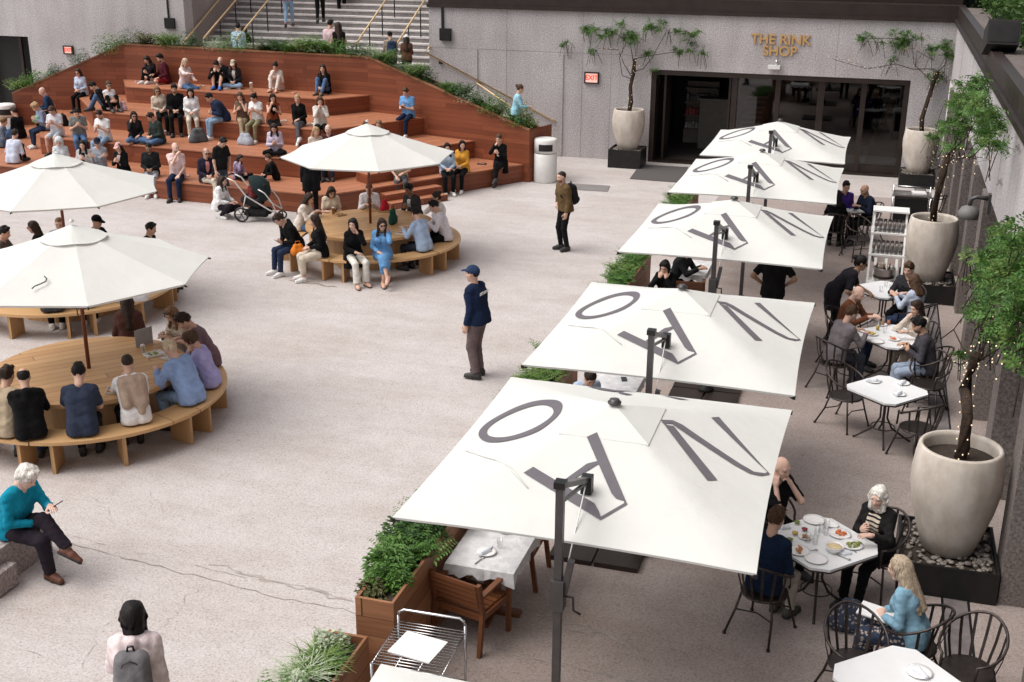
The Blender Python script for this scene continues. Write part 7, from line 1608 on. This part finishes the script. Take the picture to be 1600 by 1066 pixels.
tab(C, 546, 357, 'sit', 20, 'woman in black blazer and white trousers on the front bench', sex='f', hair='longb', hc='k', top=BK, bot=(.68, .66, .60), leg='wide', shoe='skin', arms=('lap', 'cheek'), coat=1, look=(8, 40), **V_)
tab(C, 597, 351, 'cross', -5, 'woman in bright blue dress touching her sunglasses on the front bench', sex='f', hair='longf', hc='d', shades=1, top=(.13, .30, .55), leg='dress', shoe='skin', arms=('lap', 'cheek'), look=(14, -18), **V_)
# rear left table
C = TA
tab(C, 7, 364, 'sit', 90, 'person in black at the far left edge of the rear table', hair='short', hc='k', top=(.10, .085, .075), bot=BK, arms='table')
tab(C, 53, 356, 'sit', -80, 'woman with sunglasses and long dark hair at the rear table', sex='f', hair='longb', hc='d', shades=1, top=BK, bot=BK, arms='lap')
tab(C, 93, 352, 'sit', -10, 'person with cropped fair hair at the rear table', hair='buzz', hc='lb', skin='p', top=GY, bot=BK, arms='table')
tab(C, 137, 358, 'sit', 60, 'person in black cap at the rear table', hair='short', hc='k', cap=BK, top=BK, bot=BK, arms='table')
tab(C, 213, 358, 'sit', 80, 'person with black hair on the right of the rear table', hair='short', hc='k', top=BK, bot=BK, arms='lap', at=None) if 0 else tab(C, 213, 362, 'sit', 80, 'person with black hair on the right of the rear table', hair='short', hc='k', top=BK, bot=BK, arms='lap', h=1.66)
tab(C, 75, 415, 'sit', 175, 'seated person under the nearest parasol whose white trainers show below the bench', hair='short', hc='k', top=DG, bot=BK, shoe=WS, arms='table')
tab(C, 125, 412, 'sit', 170, 'seated person beside the red pole whose white trainers show below the bench', sex='f', hair='half', hc='d', top=NV, bot=BK, shoe=WS, arms='table')
# front left table
C = TB; V_ = dict(vox=.0145)
tab(C, 37, 590, 'sit', 180, 'balding man in black hooded jacket seen from behind at the front table', hair='ring', hc='k', hood=1, top=BK, bot=(.03, .05, .11), arms='table', look=(22, 0), lean=12, h=1.74, **V_)
tab(C, 123, 583, 'sit', 172, 'dark haired man in navy tee seen from behind at the front table', hair='short', hc='k', top=(.035, .045, .075), slv=.42, bot=(.022, .025, .03), arms='table', look=(30, 0), lean=18, h=1.78, **V_)
tab(C, 196, 566, 'sit', -168, 'man in white tee with a beige sweater over his back', hair='buzz', hc='d', top=WH, slv=.4, bot=BK, arms=('table', 'mouth'), look=(20, 10), lean=22, h=1.76, **V_)
tab(C, 266, 545, 'sit', -125, 'older man with grey hair and pale blue shirt eating', hair='short', hc='wb', top=(.28, .40, .66), bot=LJ, arms=('food', 'table'), look=(30, 10), lean=30, h=1.78, wide=1.05, puff=.01, **V_)
tab(C, 299, 531, 'sit', -95, 'curly brown haired woman in lavender top', sex='f', hair='curly', hc='b', top=(.42, .40, .70), bot=NV, arms=('food', 'mouth'), look=(28, 0), lean=20, **V_)
tab(C, 292, 501, 'sit', -70, 'dark haired man in mauve tee reaching over the front table', hair='short', hc='d', top=(.17, .11, .13), slv=.42, bot=LJ, arms='table', look=(35, 0), lean=30, h=1.8, **V_)
tab(C, 268, 491, 'sit', -45, 'fair haired woman with sunglasses on her head at the front table', sex='f', hair='longf', hc='lb', shadetop=1, top=(.55, .46, .36), slv=.3, bot=LJ, arms='table', look=(28, 0), lean=14, **V_)
tab(C, 174, 493, 'sit', 178, 'woman with long dark hair and brown sweater facing away behind the front table', sex='f', hair='longb', hc='d', top=(.085, .038, .03), bot=BK, arms='lap', look=(6, 0), lean=12, puff=.015, **V_)
tab(C, -8, 545, 'sit', 100, 'person in black tee cut by the left edge at the front table', hair='short', hc='k', top=BK, slv=.4, bot=BK, arms='table', lean=20, **V_)
tab(C, -16, 600, 'sit', 150, 'person with beige sleeve and jeans cut by the left edge', hair='short', hc='d', top=(.42, .34, .24), slv=.4, bot=JN, arms='table', lean=20, **V_)
# near the lower left
person('white haired man in teal sweater looking at his phone on the granite block', 42, 745, .432, 'cross', 62, hair='wavy', hc='w', skin='p', top=(.008, .24, .36), bot=(.025, .02, .028), shoe=(.11, .035, .018), arms=('lap', (-.02, .50, .44)), look=(32, -4), lean=22, xleg=1, xf=.28, xh=.33, xx=.02, drop=.43, h=1.78, vox=.013, loose=.012, wide=1.05)
wb_ = std(208, 964, 168, 'woman with black bob and pale pink hoodie standing at the bottom edge', sex='f', hvol=.016, hair='bob', hc='k', hood=1, top=(.72, .62, .62), bot=DJ, arms=('side', 'front'), h=1.66, vox=.013, puff=.015, look=(4, 0))
# terrace diners
V_ = dict(vox=.014)
din(1039, 417, -20, 'dark haired woman in black with her hands at her face', None, sex='f', hair='bob', hc='k', top=BK, bot=BK, arms='face', look=(25, 0), vox=.016)
din(1075, 388, 60, 'person in black leather jacket mostly under the third umbrella', None, hair='short', hc='k', top=(.02, .02, .022), bot=BK, arms='table', lean=18)
std(1214, 390, 175, 'waiter in black standing under the edge of the third umbrella', hair='short', hc='k', skin='m', top=(.012, .012, .013), slv=.4, bot=BK, arms=('waist', 'waist'), h=1.8, coat=0)
din(922, 590, 20, 'brown haired person in pale denim in the gap behind the nearest umbrella', None, sex='f', hair='bun', hc='d', top=(.42, .52, .66), bot=JN, arms='table', lean=24, look=(40, 0), vox=.016)
din(1351, 297, -60, 'bald man in navy jacket at the far table', 'iron chair of the bald man at the far table', hair='bald', skin='t', top=(.018, .024, .045), bot=BK, arms='table', lean=16, look=(18, 0))
din(1309, 306, 175, 'person in black seen from behind at the far table', 'iron chair with red cushion at the far table', hair='half', sex='f', hc='k', top=BK, bot=BK, arms='table')
din(1322, 292, 20, 'person in purple half hidden by the farthest umbrellas', None, hair='short', hc='k', top=(.06, .03, .20), bot=BK, arms='lap')
std(1346, 411, 78, 'waitress in black with a dark bun bending over a white table', sex='f', hair='bun', hc='k', skin='m', top=(.02, .018, .024), slv=.45, bot=BK, arms=('front', 'down'), lean=48, look=(10, 0), h=1.72, coat=1, vox=.015)
din(1341, 459, 55, 'bald bearded man in rust brown jacket', 'iron chair of the man in rust brown', hair='bald', hc='b', beard=1, skin='p', top=(.16, .06, .03), vshirt=(.6, .6, .62), bot=DJ, arms='table', look=(25, 0), lean=14, **V_)
din(1330, 490, 120, 'brown haired man in grey blazer seen from behind', 'iron chair of the man in grey blazer', hair='short', hc='b', top=(.19, .17, .18), bot=(.05, .055, .07), arms='table', look=(20, 0), lean=20, **V_)
din(1420, 421, -25, 'man in dark suit facing the viewer behind the light shirted woman', 'iron chair of the man in dark suit by the pot', hair='short', hc='b', top=(.03, .03, .034), bot=BK, arms='table', **V_)
din(1427, 439, -130, 'brown haired woman in pale blue shirt seen from behind', 'iron chair of the woman in pale blue shirt', sex='f', hair='half', hc='b', top=(.50, .56, .68), bot=DJ, arms='table', **V_)
din(1432, 481, -50, 'long dark haired woman in cream blouse at the lunch of the couples', 'iron chair of the woman in cream blouse', sex='f', hair='longb', hc='d', top=(.62, .54, .46), bot=(.5, .42, .36), arms=('mouth', 'table'), look=(16, 10), **V_)
din(1436, 508, -100, 'bearded man in charcoal blazer at the lunch of the couples', 'iron chair of the man in charcoal blazer', hair='short', hc='k', skin='t', beard=1, top=(.055, .052, .062), bot=(.3, .36, .46), arms=('table', 'food'), look=(22, 0), lean=16, **V_)
din(1222, 731, 40, 'balding man in black tee at the family table', 'iron chair of the balding man in black', hair='bald', hc='g', skin='p', top=(.012, .012, .014), slv=.45, bot=BK, arms=('cheek', 'mouth'), look=(12, 0), vox=.013)
din(1213, 811, 150, 'brown haired person in navy sweater and stone trousers at the family table', 'iron chair under the person in navy sweater', hair='short', hc='b', top=(.010, .020, .045), bot=(.46, .41, .35), shoe=(.06, .06, .05), arms=('lap', 'lap'), look=(16, 0), h=1.68, vox=.012)
din(1373, 776, -35, 'white blonde woman in black cardigan and striped top laughing', 'iron chair of the laughing woman', sex='f', hair='bob', hc='w', skin='p', top=(.018, .016, .017), vshirt=cloth((.60, .52, .42), 'stripe', (.02, .02, .025), .75), vw=.075, vdeep=.14, bot=BK, arms=('food', 'table'), look=(12, -8), lean=10, vox=.012)
bw_ = din(1406, 888, -118, 'woman with long grey blonde hair and blue cardigan in patterned trousers', 'iron chair of the woman in blue cardigan', sex='f', hair='longb', hc='gb', skin='p', top=(.21, .37, .48), bot=cloth((.045, .06, .10), 'floral', (.50, .42, .36), 1.0), shoe='skin', arms=('lap', 'lap'), look=(12, 0), lean=18, loose=.02, vox=.012, h=1.68)
# ---------------------------------------------------------------- things carried or lying about
def backpack(ob, J, label, c, sc=1.0, dz=.0):
    M, Rt = J['mid'], J['Rt']; s = J['s']*sc; t = lambda *p: M+Rt @ (A3(*p)*s)
    v, f = sdf([cone(t(-.07, -.2, -.1), t(-.06, -.19, .16), .10*s, .09*s, .05), cone(t(.07, -.2, -.1), t(.06, -.19, .16), .10*s, .09*s, .05), cone(t(-.05, -.27, -.1), t(.05, -.27, -.1), .065*s, .065*s, .03), cone(t(0, -.27, -.1), t(0, -.25, .03), .07*s, .06*s, .03)], .014, .003, 3)
    o = put('backpack', raw_mesh('backpack', [(v, f, 0)], [cloth(c)])); o.location = ob.location; o.rotation_euler = ob.rotation_euler; tag(o, label, 'backpack')
    for g in (1, -1): m = MB(); m.tube([t(g*.08, -.13, .2), t(g*.1, -.02, .245), t(g*.1, .09, .2), t(g*.115, .135, .08), t(g*.15, .06, -.06), t(g*.14, -.1, -.12)], .017, 6); m.build('strap', cloth(c), o)
    m = MB(); m.tube([t(-.03, -.2, .25), t(-.02, -.2, .29), t(.02, -.2, .29), t(.03, -.2, .25)], .01, 6); m.build('handle', DARKPL, o)
    m = MB(); m.tube([t(-.1, -.265, .06), t(-.06, -.275, .16), t(0, -.275, .19), t(.06, -.275, .16), t(.1, -.265, .06)], .006, 5); m.build('zip', DARKPL, o)
for lb, rec, c, sc in (('black backpack on the back of the man in olive brown', 'olive brown', (.016, .016, .018), 1.0), ('grey backpack worn by the woman in pale pink hoodie', 'pale pink hoodie', (.17, .165, .175), .95), ('dark blue backpack worn by the helmeted man on the stairs', 'black helmet', (.03, .05, .10), 1.0)):
    r = [q for q in PEOPLE if rec in q[0]][0]; ob = [o for o in COL.objects if o.get('label') == r[0]][0]; backpack(ob, r[2], lb, c, sc)
def carried(rec): r = [q for q in PEOPLE if rec in q[0]][0]; return [o for o in COL.objects if o.get('label') == r[0]][0], r[2]
def phone(rec, label):
    ob, J = carried(rec); p = (J['wri'][0]+J['wri'][1])/2 if np.linalg.norm(J['wri'][0]-J['wri'][1]) < .25 else J['wri'][1]; p = p+A3(0, .085, .03)
    m = MB(); m.box((-.038, -.005, -.075), (.038, .005, .075)); o = m.build('smartphone', DARKPL, bevel=.004); o.matrix_world = Matrix.Translation(ob.location) @ Matrix.Rotation(ob.rotation_euler.z, 4, 'Z') @ Matrix.Translation(Vector(p)) @ Matrix.Rotation(R(-55), 4, 'X'); tag(o, label, 'phone')
phone('teal sweater', 'dark phone held by the white haired man in teal'); phone('black hoodie bent', 'phone in the hands of the man in black hoodie'); phone('light blue polo', 'phone held by the man in blue polo'); phone('headband', 'phone held by the woman in beige tee')
# sweater over the shoulders
ob, J = carried('beige sweater over'); M, Rt = J['mid'], J['Rt']; s = J['s']; t = lambda *p: M+Rt @ (A3(p[0], p[1]-.022, p[2])*s)
v, f = sdf([cone(t(-.1, -.075, .2), t(-.1, -.085, -.08), .085*s, .075*s, .05), cone(t(.1, -.075, .2), t(.1, -.085, -.08), .085*s, .075*s, .05), cone(t(0, -.09, .2), t(.06, -.1, -.2), .085*s, .05*s, .05), cone(t(-.12, .0, .24), t(-.1, .1, .18), .05*s, .04*s, .03), cone(t(.12, .0, .24), t(.1, .1, .18), .05*s, .04*s, .03)], .014, .003, 2)
o = put('sweater', raw_mesh('sweater', [(v, f, 0)], [cloth((.40, .30, .23))])); o.location = ob.location; o.rotation_euler = ob.rotation_euler; tag(o, 'beige sweater draped over the back of the white tee man', 'sweater')
def bag(px, py, z, label, size, c, seed=1, cat='bag', name='bag'):
    p = G(px, py, z); w, d, h = size; v, f = sdf([cone((-w/2+.03, 0, .06), (w/2-.03, 0, .06), d/2, d/2, .04), cone((-w/3, 0, .06), (-w/4, 0, h), d/2.2, d/3.4, .05), cone((w/3, 0, .06), (w/4, 0, h), d/2.2, d/3.4, .05), cone((-w/4, 0, h*.95), (w/4, 0, h*.95), d/3.6, d/3.6, .03), cone((-w/3, 0, h*.5), (w/3, 0, h*.5), d/2.3, d/2.3, .04)], .014, .002, seed)
    v[:, 2] = np.maximum(v[:, 2], 0.002); o = put(name, raw_mesh(name, [(v, f, 0)], [cloth(c)])); o.location = (p[0], p[1], z); o.rotation_euler = (0, 0, seed); tag(o, label, cat)
    m = MB(); m.tube([(-w/4, 0, h), (-w/5, 0, h+.09), (w/5, 0, h+.09), (w/4, 0, h)], .009, 6); m.build('handle', cloth(tuple(x*.7 for x in c)), o)
z1, z2, z3, z4 = RS, 2*RS, 3*RS, 4*RS
bag(310, 222, z2, 'grey bag on the tread beside the quilted jacket', (.34, .26, .3), (.10, .11, .12), 1); bag(352, 213, z2, 'black bag below the woman in brown top', (.34, .26, .34), BK, 2); bag(384, 226, z2, 'pale grey backpack on the tread by the olive trousers', (.32, .24, .24), (.38, .42, .48), 3); bag(519, 141, z4, 'black and white tote beside the woman in blue jeans', (.34, .2, .3), (.06, .06, .065), 4); bag(224, 184, z2, 'black backpack between the couple in jeans and the blonde woman', (.36, .26, .4), BK, 5); bag(193, 173, z3, 'pink paper bag beside the woman in white tank top', (.2, .12, .24), (.62, .42, .46), 6); bag(466, 398, .45, 'orange bag on the bench behind the woman in cream trousers', (.2, .14, .18), (.75, .22, .03), 7); bag(560, 252, z1, 'dark bag under the edge of the centre parasol', (.3, .2, .24), BK, 8); bag(700, 262, z1, 'navy bag beside the woman in denim jacket', (.34, .24, .26), (.012, .014, .028), 9); bag(206, 470, .45, 'white bag on the bench of the rear left table', (.42, .22, .14), (.66, .66, .68), 10); bag(614, 350, .745, 'dark green paper bag on the centre table', (.2, .12, .28), (.02, .085, .06), 11); bag(100, 196, z2, 'black rucksack between the two men eating', (.28, .22, .26), BK, 12); bag(541, 215, z2, 'pink cloth bundle near the black and white cardigan', (.3, .2, .12), (.55, .42, .45), 13); bag(601, 330, .745, 'red bag on the far side of the centre table', (.18, .12, .22), (.55, .03, .05), 14)
def tray(px, py, z, label, c=(.66, .64, .60), food='fries', r=.11):
    p = G(px, py, z); m = MB(); m.box((-r, -r*.7, 0), (r, r*.7, .008)).box((-r, -r*.7, .008), (-r+.008, r*.7, .03)).box((r-.008, -r*.7, .008), (r, r*.7, .03)).box((-r+.008, -r*.7, .008), (r-.008, -r*.7+.008, .03)).box((-r+.008, r*.7-.008, .008), (r-.008, r*.7, .03)); o = m.build('food_tray', simple('tray', c, .7), loc=(p[0], p[1], z+.004), rz=px % 3); tag(o, label, 'food tray')
    rg = random.Random(px); parts = [ball((rg.uniform(-r*.6, r*.6), rg.uniform(-r*.4, r*.4), .022), (rg.uniform(.015, .035), rg.uniform(.012, .025), .014), 6, 5)+(0,) for _ in range(7)]; put('food', raw_mesh('food', parts, [FOODS[food]]), o)
def can(px, py, z, label, c, r=.033, h=.13, lid=None):
    p = G(px, py, z); m = MB(); m.lathe([(r*.8, 0), (r, h*.9), (r*1.06, h*.9), (r*1.06, h), (0, h)], 16); o = m.build('drink_cup', simple('cup', c, .5), loc=(p[0], p[1], z+.002)); tag(o, label, 'cup')
    m = MB(); m.lathe([(r*.95, h+.001), (r*.8, h+.012), (0, h+.012)], 14); m.build('lid', simple('lid', lid or (.7, .7, .7), .4), o)
tray(217, 128, z4, 'pink and white food tray on the top step at left', (.6, .4, .45)); tray(313, 136, z4, 'food tray beside the white blonde woman', (.66, .6, .5)); tray(460, 146, z4, 'small pink food carton by the woman in cream', (.7, .4, .35), r=.06); tray(753, 257, z1, 'round dark snack bowl beside the black suit person', (.06, .06, .08)); tray(289, 276, z1, 'food tray on the bench beside the pink polo man', (.66, .5, .48)); tray(396, 270, z1, 'orange food box between the two children', (.6, .2, .06)); tray(443, 190, z3, 'white food tray between the friends on the third step', (.7, .7, .68)); tray(485, 195, z3, 'white wrapper near the black turtleneck woman', (.72, .7, .68))
tray(532, 337, .745, 'brown food box at the back left of the centre table', (.4, .28, .16)); tray(603, 331, .745, 'long brown food tray at the back of the centre table', (.38, .25, .13), r=.14); tray(627, 366, .745, 'white food tray on the right of the centre table'); tray(270, 560, .745, 'white tray of food by the older man at the front table', r=.14); tray(241, 555, .745, 'sheet of paper wrap with food at the front table', (.7, .7, .7), 'green', .13); tray(176, 612, .745, 'plastic food box beside the navy tee man', (.6, .58, .55)); tray(212, 548, .745, 'snack tray near the pole at the front table', (.68, .66, .62)) if 0 else None
can(393, 143, z4, 'tall white cup beside the woman in beige cap', (.70, .70, .68), .05, .25); can(259, 212, z2, 'clear plastic cup beside the man in green sweater', (.6, .6, .62)); can(620, 346, .745, 'white drink cup on the centre table', (.7, .69, .66)); can(470, 333, .745, 'iced coffee cup at the left of the centre table', (.35, .2, .1)) if 0 else can(521, 335, .745, 'iced coffee cup at the left of the centre table', (.34, .2, .1), .036, .14)
can(255, 532, .745, 'blue paper cup at the front table', (.1, .25, .4)); can(224, 553, .745, 'white drink cup at the edge of the front table', (.72, .7, .68))
p = G(226, 540, .745); o = thingbox('tablet_sheet', 'grey upright leaflet held over the front table', 'leaflet', (p[0], p[1], .75), (.3, .01, .26), simple('leaflet', (.36, .36, .37), .5), R(70), .002)
ob, J = carried('bright green bag'); m = ell((0, 0, .1), (.14, .10, .11)); v, f = sdf([m], .015, .006, 4); o = put('bag', raw_mesh('bag', [(v, f, 0)], [cloth((.16, .42, .22), 'blotch', (.5, .55, .3))])); o.location = ob.location+Matrix.Rotation(ob.rotation_euler.z, 4, 'Z') @ Vector((0, .22, .22)); tag(o, 'bright green bag in the lap of the blonde woman', 'bag')
ob, J = carried('blue cardigan in patterned'); o = thingbox('closed_book', 'white book lying in the lap of the blue cardigan woman', 'book', (0, 0, 0), (.24, .31, .012), M_CHINA, 0, .002); o.matrix_world = Matrix.Translation(ob.location) @ Matrix.Rotation(ob.rotation_euler.z, 4, 'Z') @ Matrix.Translation((0, .34, .205)) @ Matrix.Rotation(R(3), 4, 'X')
v, f = sdf([cone((-.12, 0, .1), (.12, 0, .1), .1, .1, .05), cone((-.06, 0, .1), (-.04, 0, .3), .09, .06, .05), cone((.06, 0, .1), (.04, 0, .3), .09, .06, .05)], .014, .004, 3); v[:, 2] = np.maximum(v[:, 2], .002); q = G(1325, 985); o = put('handbag', raw_mesh('handbag', [(v, f, 0)], [cloth((.05, .06, .09), 'floral', (.3, .27, .25))])); o.location = (q[0], q[1], 0); tag(o, 'dark patterned bag on the floor by the blue cardigan woman', 'bag')
# napkins in laps
# stroller
p = G(404, 346); t = empty('stroller', (p[0]-.05, p[1]+.12, 0), R(10), 'black stroller with white frame and hood beside the squatting woman', 'stroller')
fr = simple('stroller_frame', (.62, .60, .58), .35, .4, .05)
for sy in (-1, 1):
    y = sy*.24; m = MB(); m.tube([(-.62, y, 1.02), (-.45, y, .95), (-.2, y, .62), (.35, y, .30), (.5, y*.9, .24)], .017, 8); m.tube([(.5, y*.9, .24), (.42, y, .48), (.25, y, .70), (.1, y, .78)], .015, 8); m.tube([(-.2, y, .62), (-.32, y, .2)], .014, 8); m.build('frame', fr, t)
    m = MB(); m.tube([(.5+.10*math.cos(a), y*.9, .10+.085*math.sin(a)) for a in [k*.5236 for k in range(12)]], .02, 7, closed=True); m.lathe([(.03, -.012), (.03, .012)], 10, (.5, y*.9, .1)); m.tube([(.5, y*.9, .24), (.5, y*.9, .1)], .014, 6); m.build('front_wheel', DARKPL, t)
    m = MB(); m.tube([(-.32+.16*math.cos(a), y*1.15, .18+.155*math.sin(a)) for a in [k*.3927 for k in range(16)]], .024, 7, closed=True)
    for k in range(6): m.tube([(-.32, y*1.15, .18), (-.32+.15*math.cos(k*1.047), y*1.15, .18+.145*math.sin(k*1.047))], .008, 4)
    m.build('rear_wheel', DARKPL, t)
m = MB(); m.tube([(-.62, -.24, 1.02), (-.66, -.2, 1.04), (-.67, 0, 1.04), (-.66, .2, 1.04), (-.62, .24, 1.02)], .022, 8); m.build('handlebar', DARKPL, t)
def hoodpost(D, X, Y, Z): return np.maximum(D, -(X-.02)*.9-(Z-.70)*.6+0*Y)
v, f = sdf([ell((-.02, 0, .72), (.34, .25, .34)), sub(ell((-.05, 0, .70), (.31, .225, .31)))], .014, .002, 1, hoodpost); put('hood', raw_mesh('hood', [(v, f, 0)], [cloth((.022, .035, .036))]), t)
v, f = sdf([cone((-.28, -.12, .5), (.02, -.12, .42), .09, .09, .05), cone((-.28, .12, .5), (.02, .12, .42), .09, .09, .05), cone((.05, -.12, .42), (.22, -.12, .85), .06, .05, .05), cone((.05, .12, .42), (.22, .12, .85), .06, .05, .05)], .016, .003, 2); put('seat', raw_mesh('seat', [(v, f, 0)], [cloth((.03, .028, .03))]), t)
v, f = sdf([cone((-.2, -.14, .2), (.2, -.14, .2), .09, .09, .05), cone((-.2, .14, .2), (.2, .14, .2), .09, .09, .05)], .016, .004, 2); put('basket', raw_mesh('basket', [(v, f, 0)], [cloth((.02, .02, .022))]), t)
person('small child in grey hat sitting in the stroller', 369, 283, .5, 'sit', 200, h=.85, sex='f', hair='short', hc='d', cap=(.12, .13, .16), top=(.22, .05, .05), bot=DG, drop=.2, arms='lap', at=(t.location.x-.12, t.location.y))
# lanyard card
ob, J = carried('lanyard'); m = MB(); p = J['mid']+J['Rt'] @ A3(0, .135, .03); m.box(tuple(p-A3(.03, .004, .045)), tuple(p+A3(.03, .004, .045))); o = m.build('badge_card', M_CHINA); o.location = ob.location; o.rotation_euler = ob.rotation_euler; tag(o, 'white badge card hanging on the black suit person', 'badge')
for o in COL.objects:
    if '_seat' in o.keys(): del o['_seat']
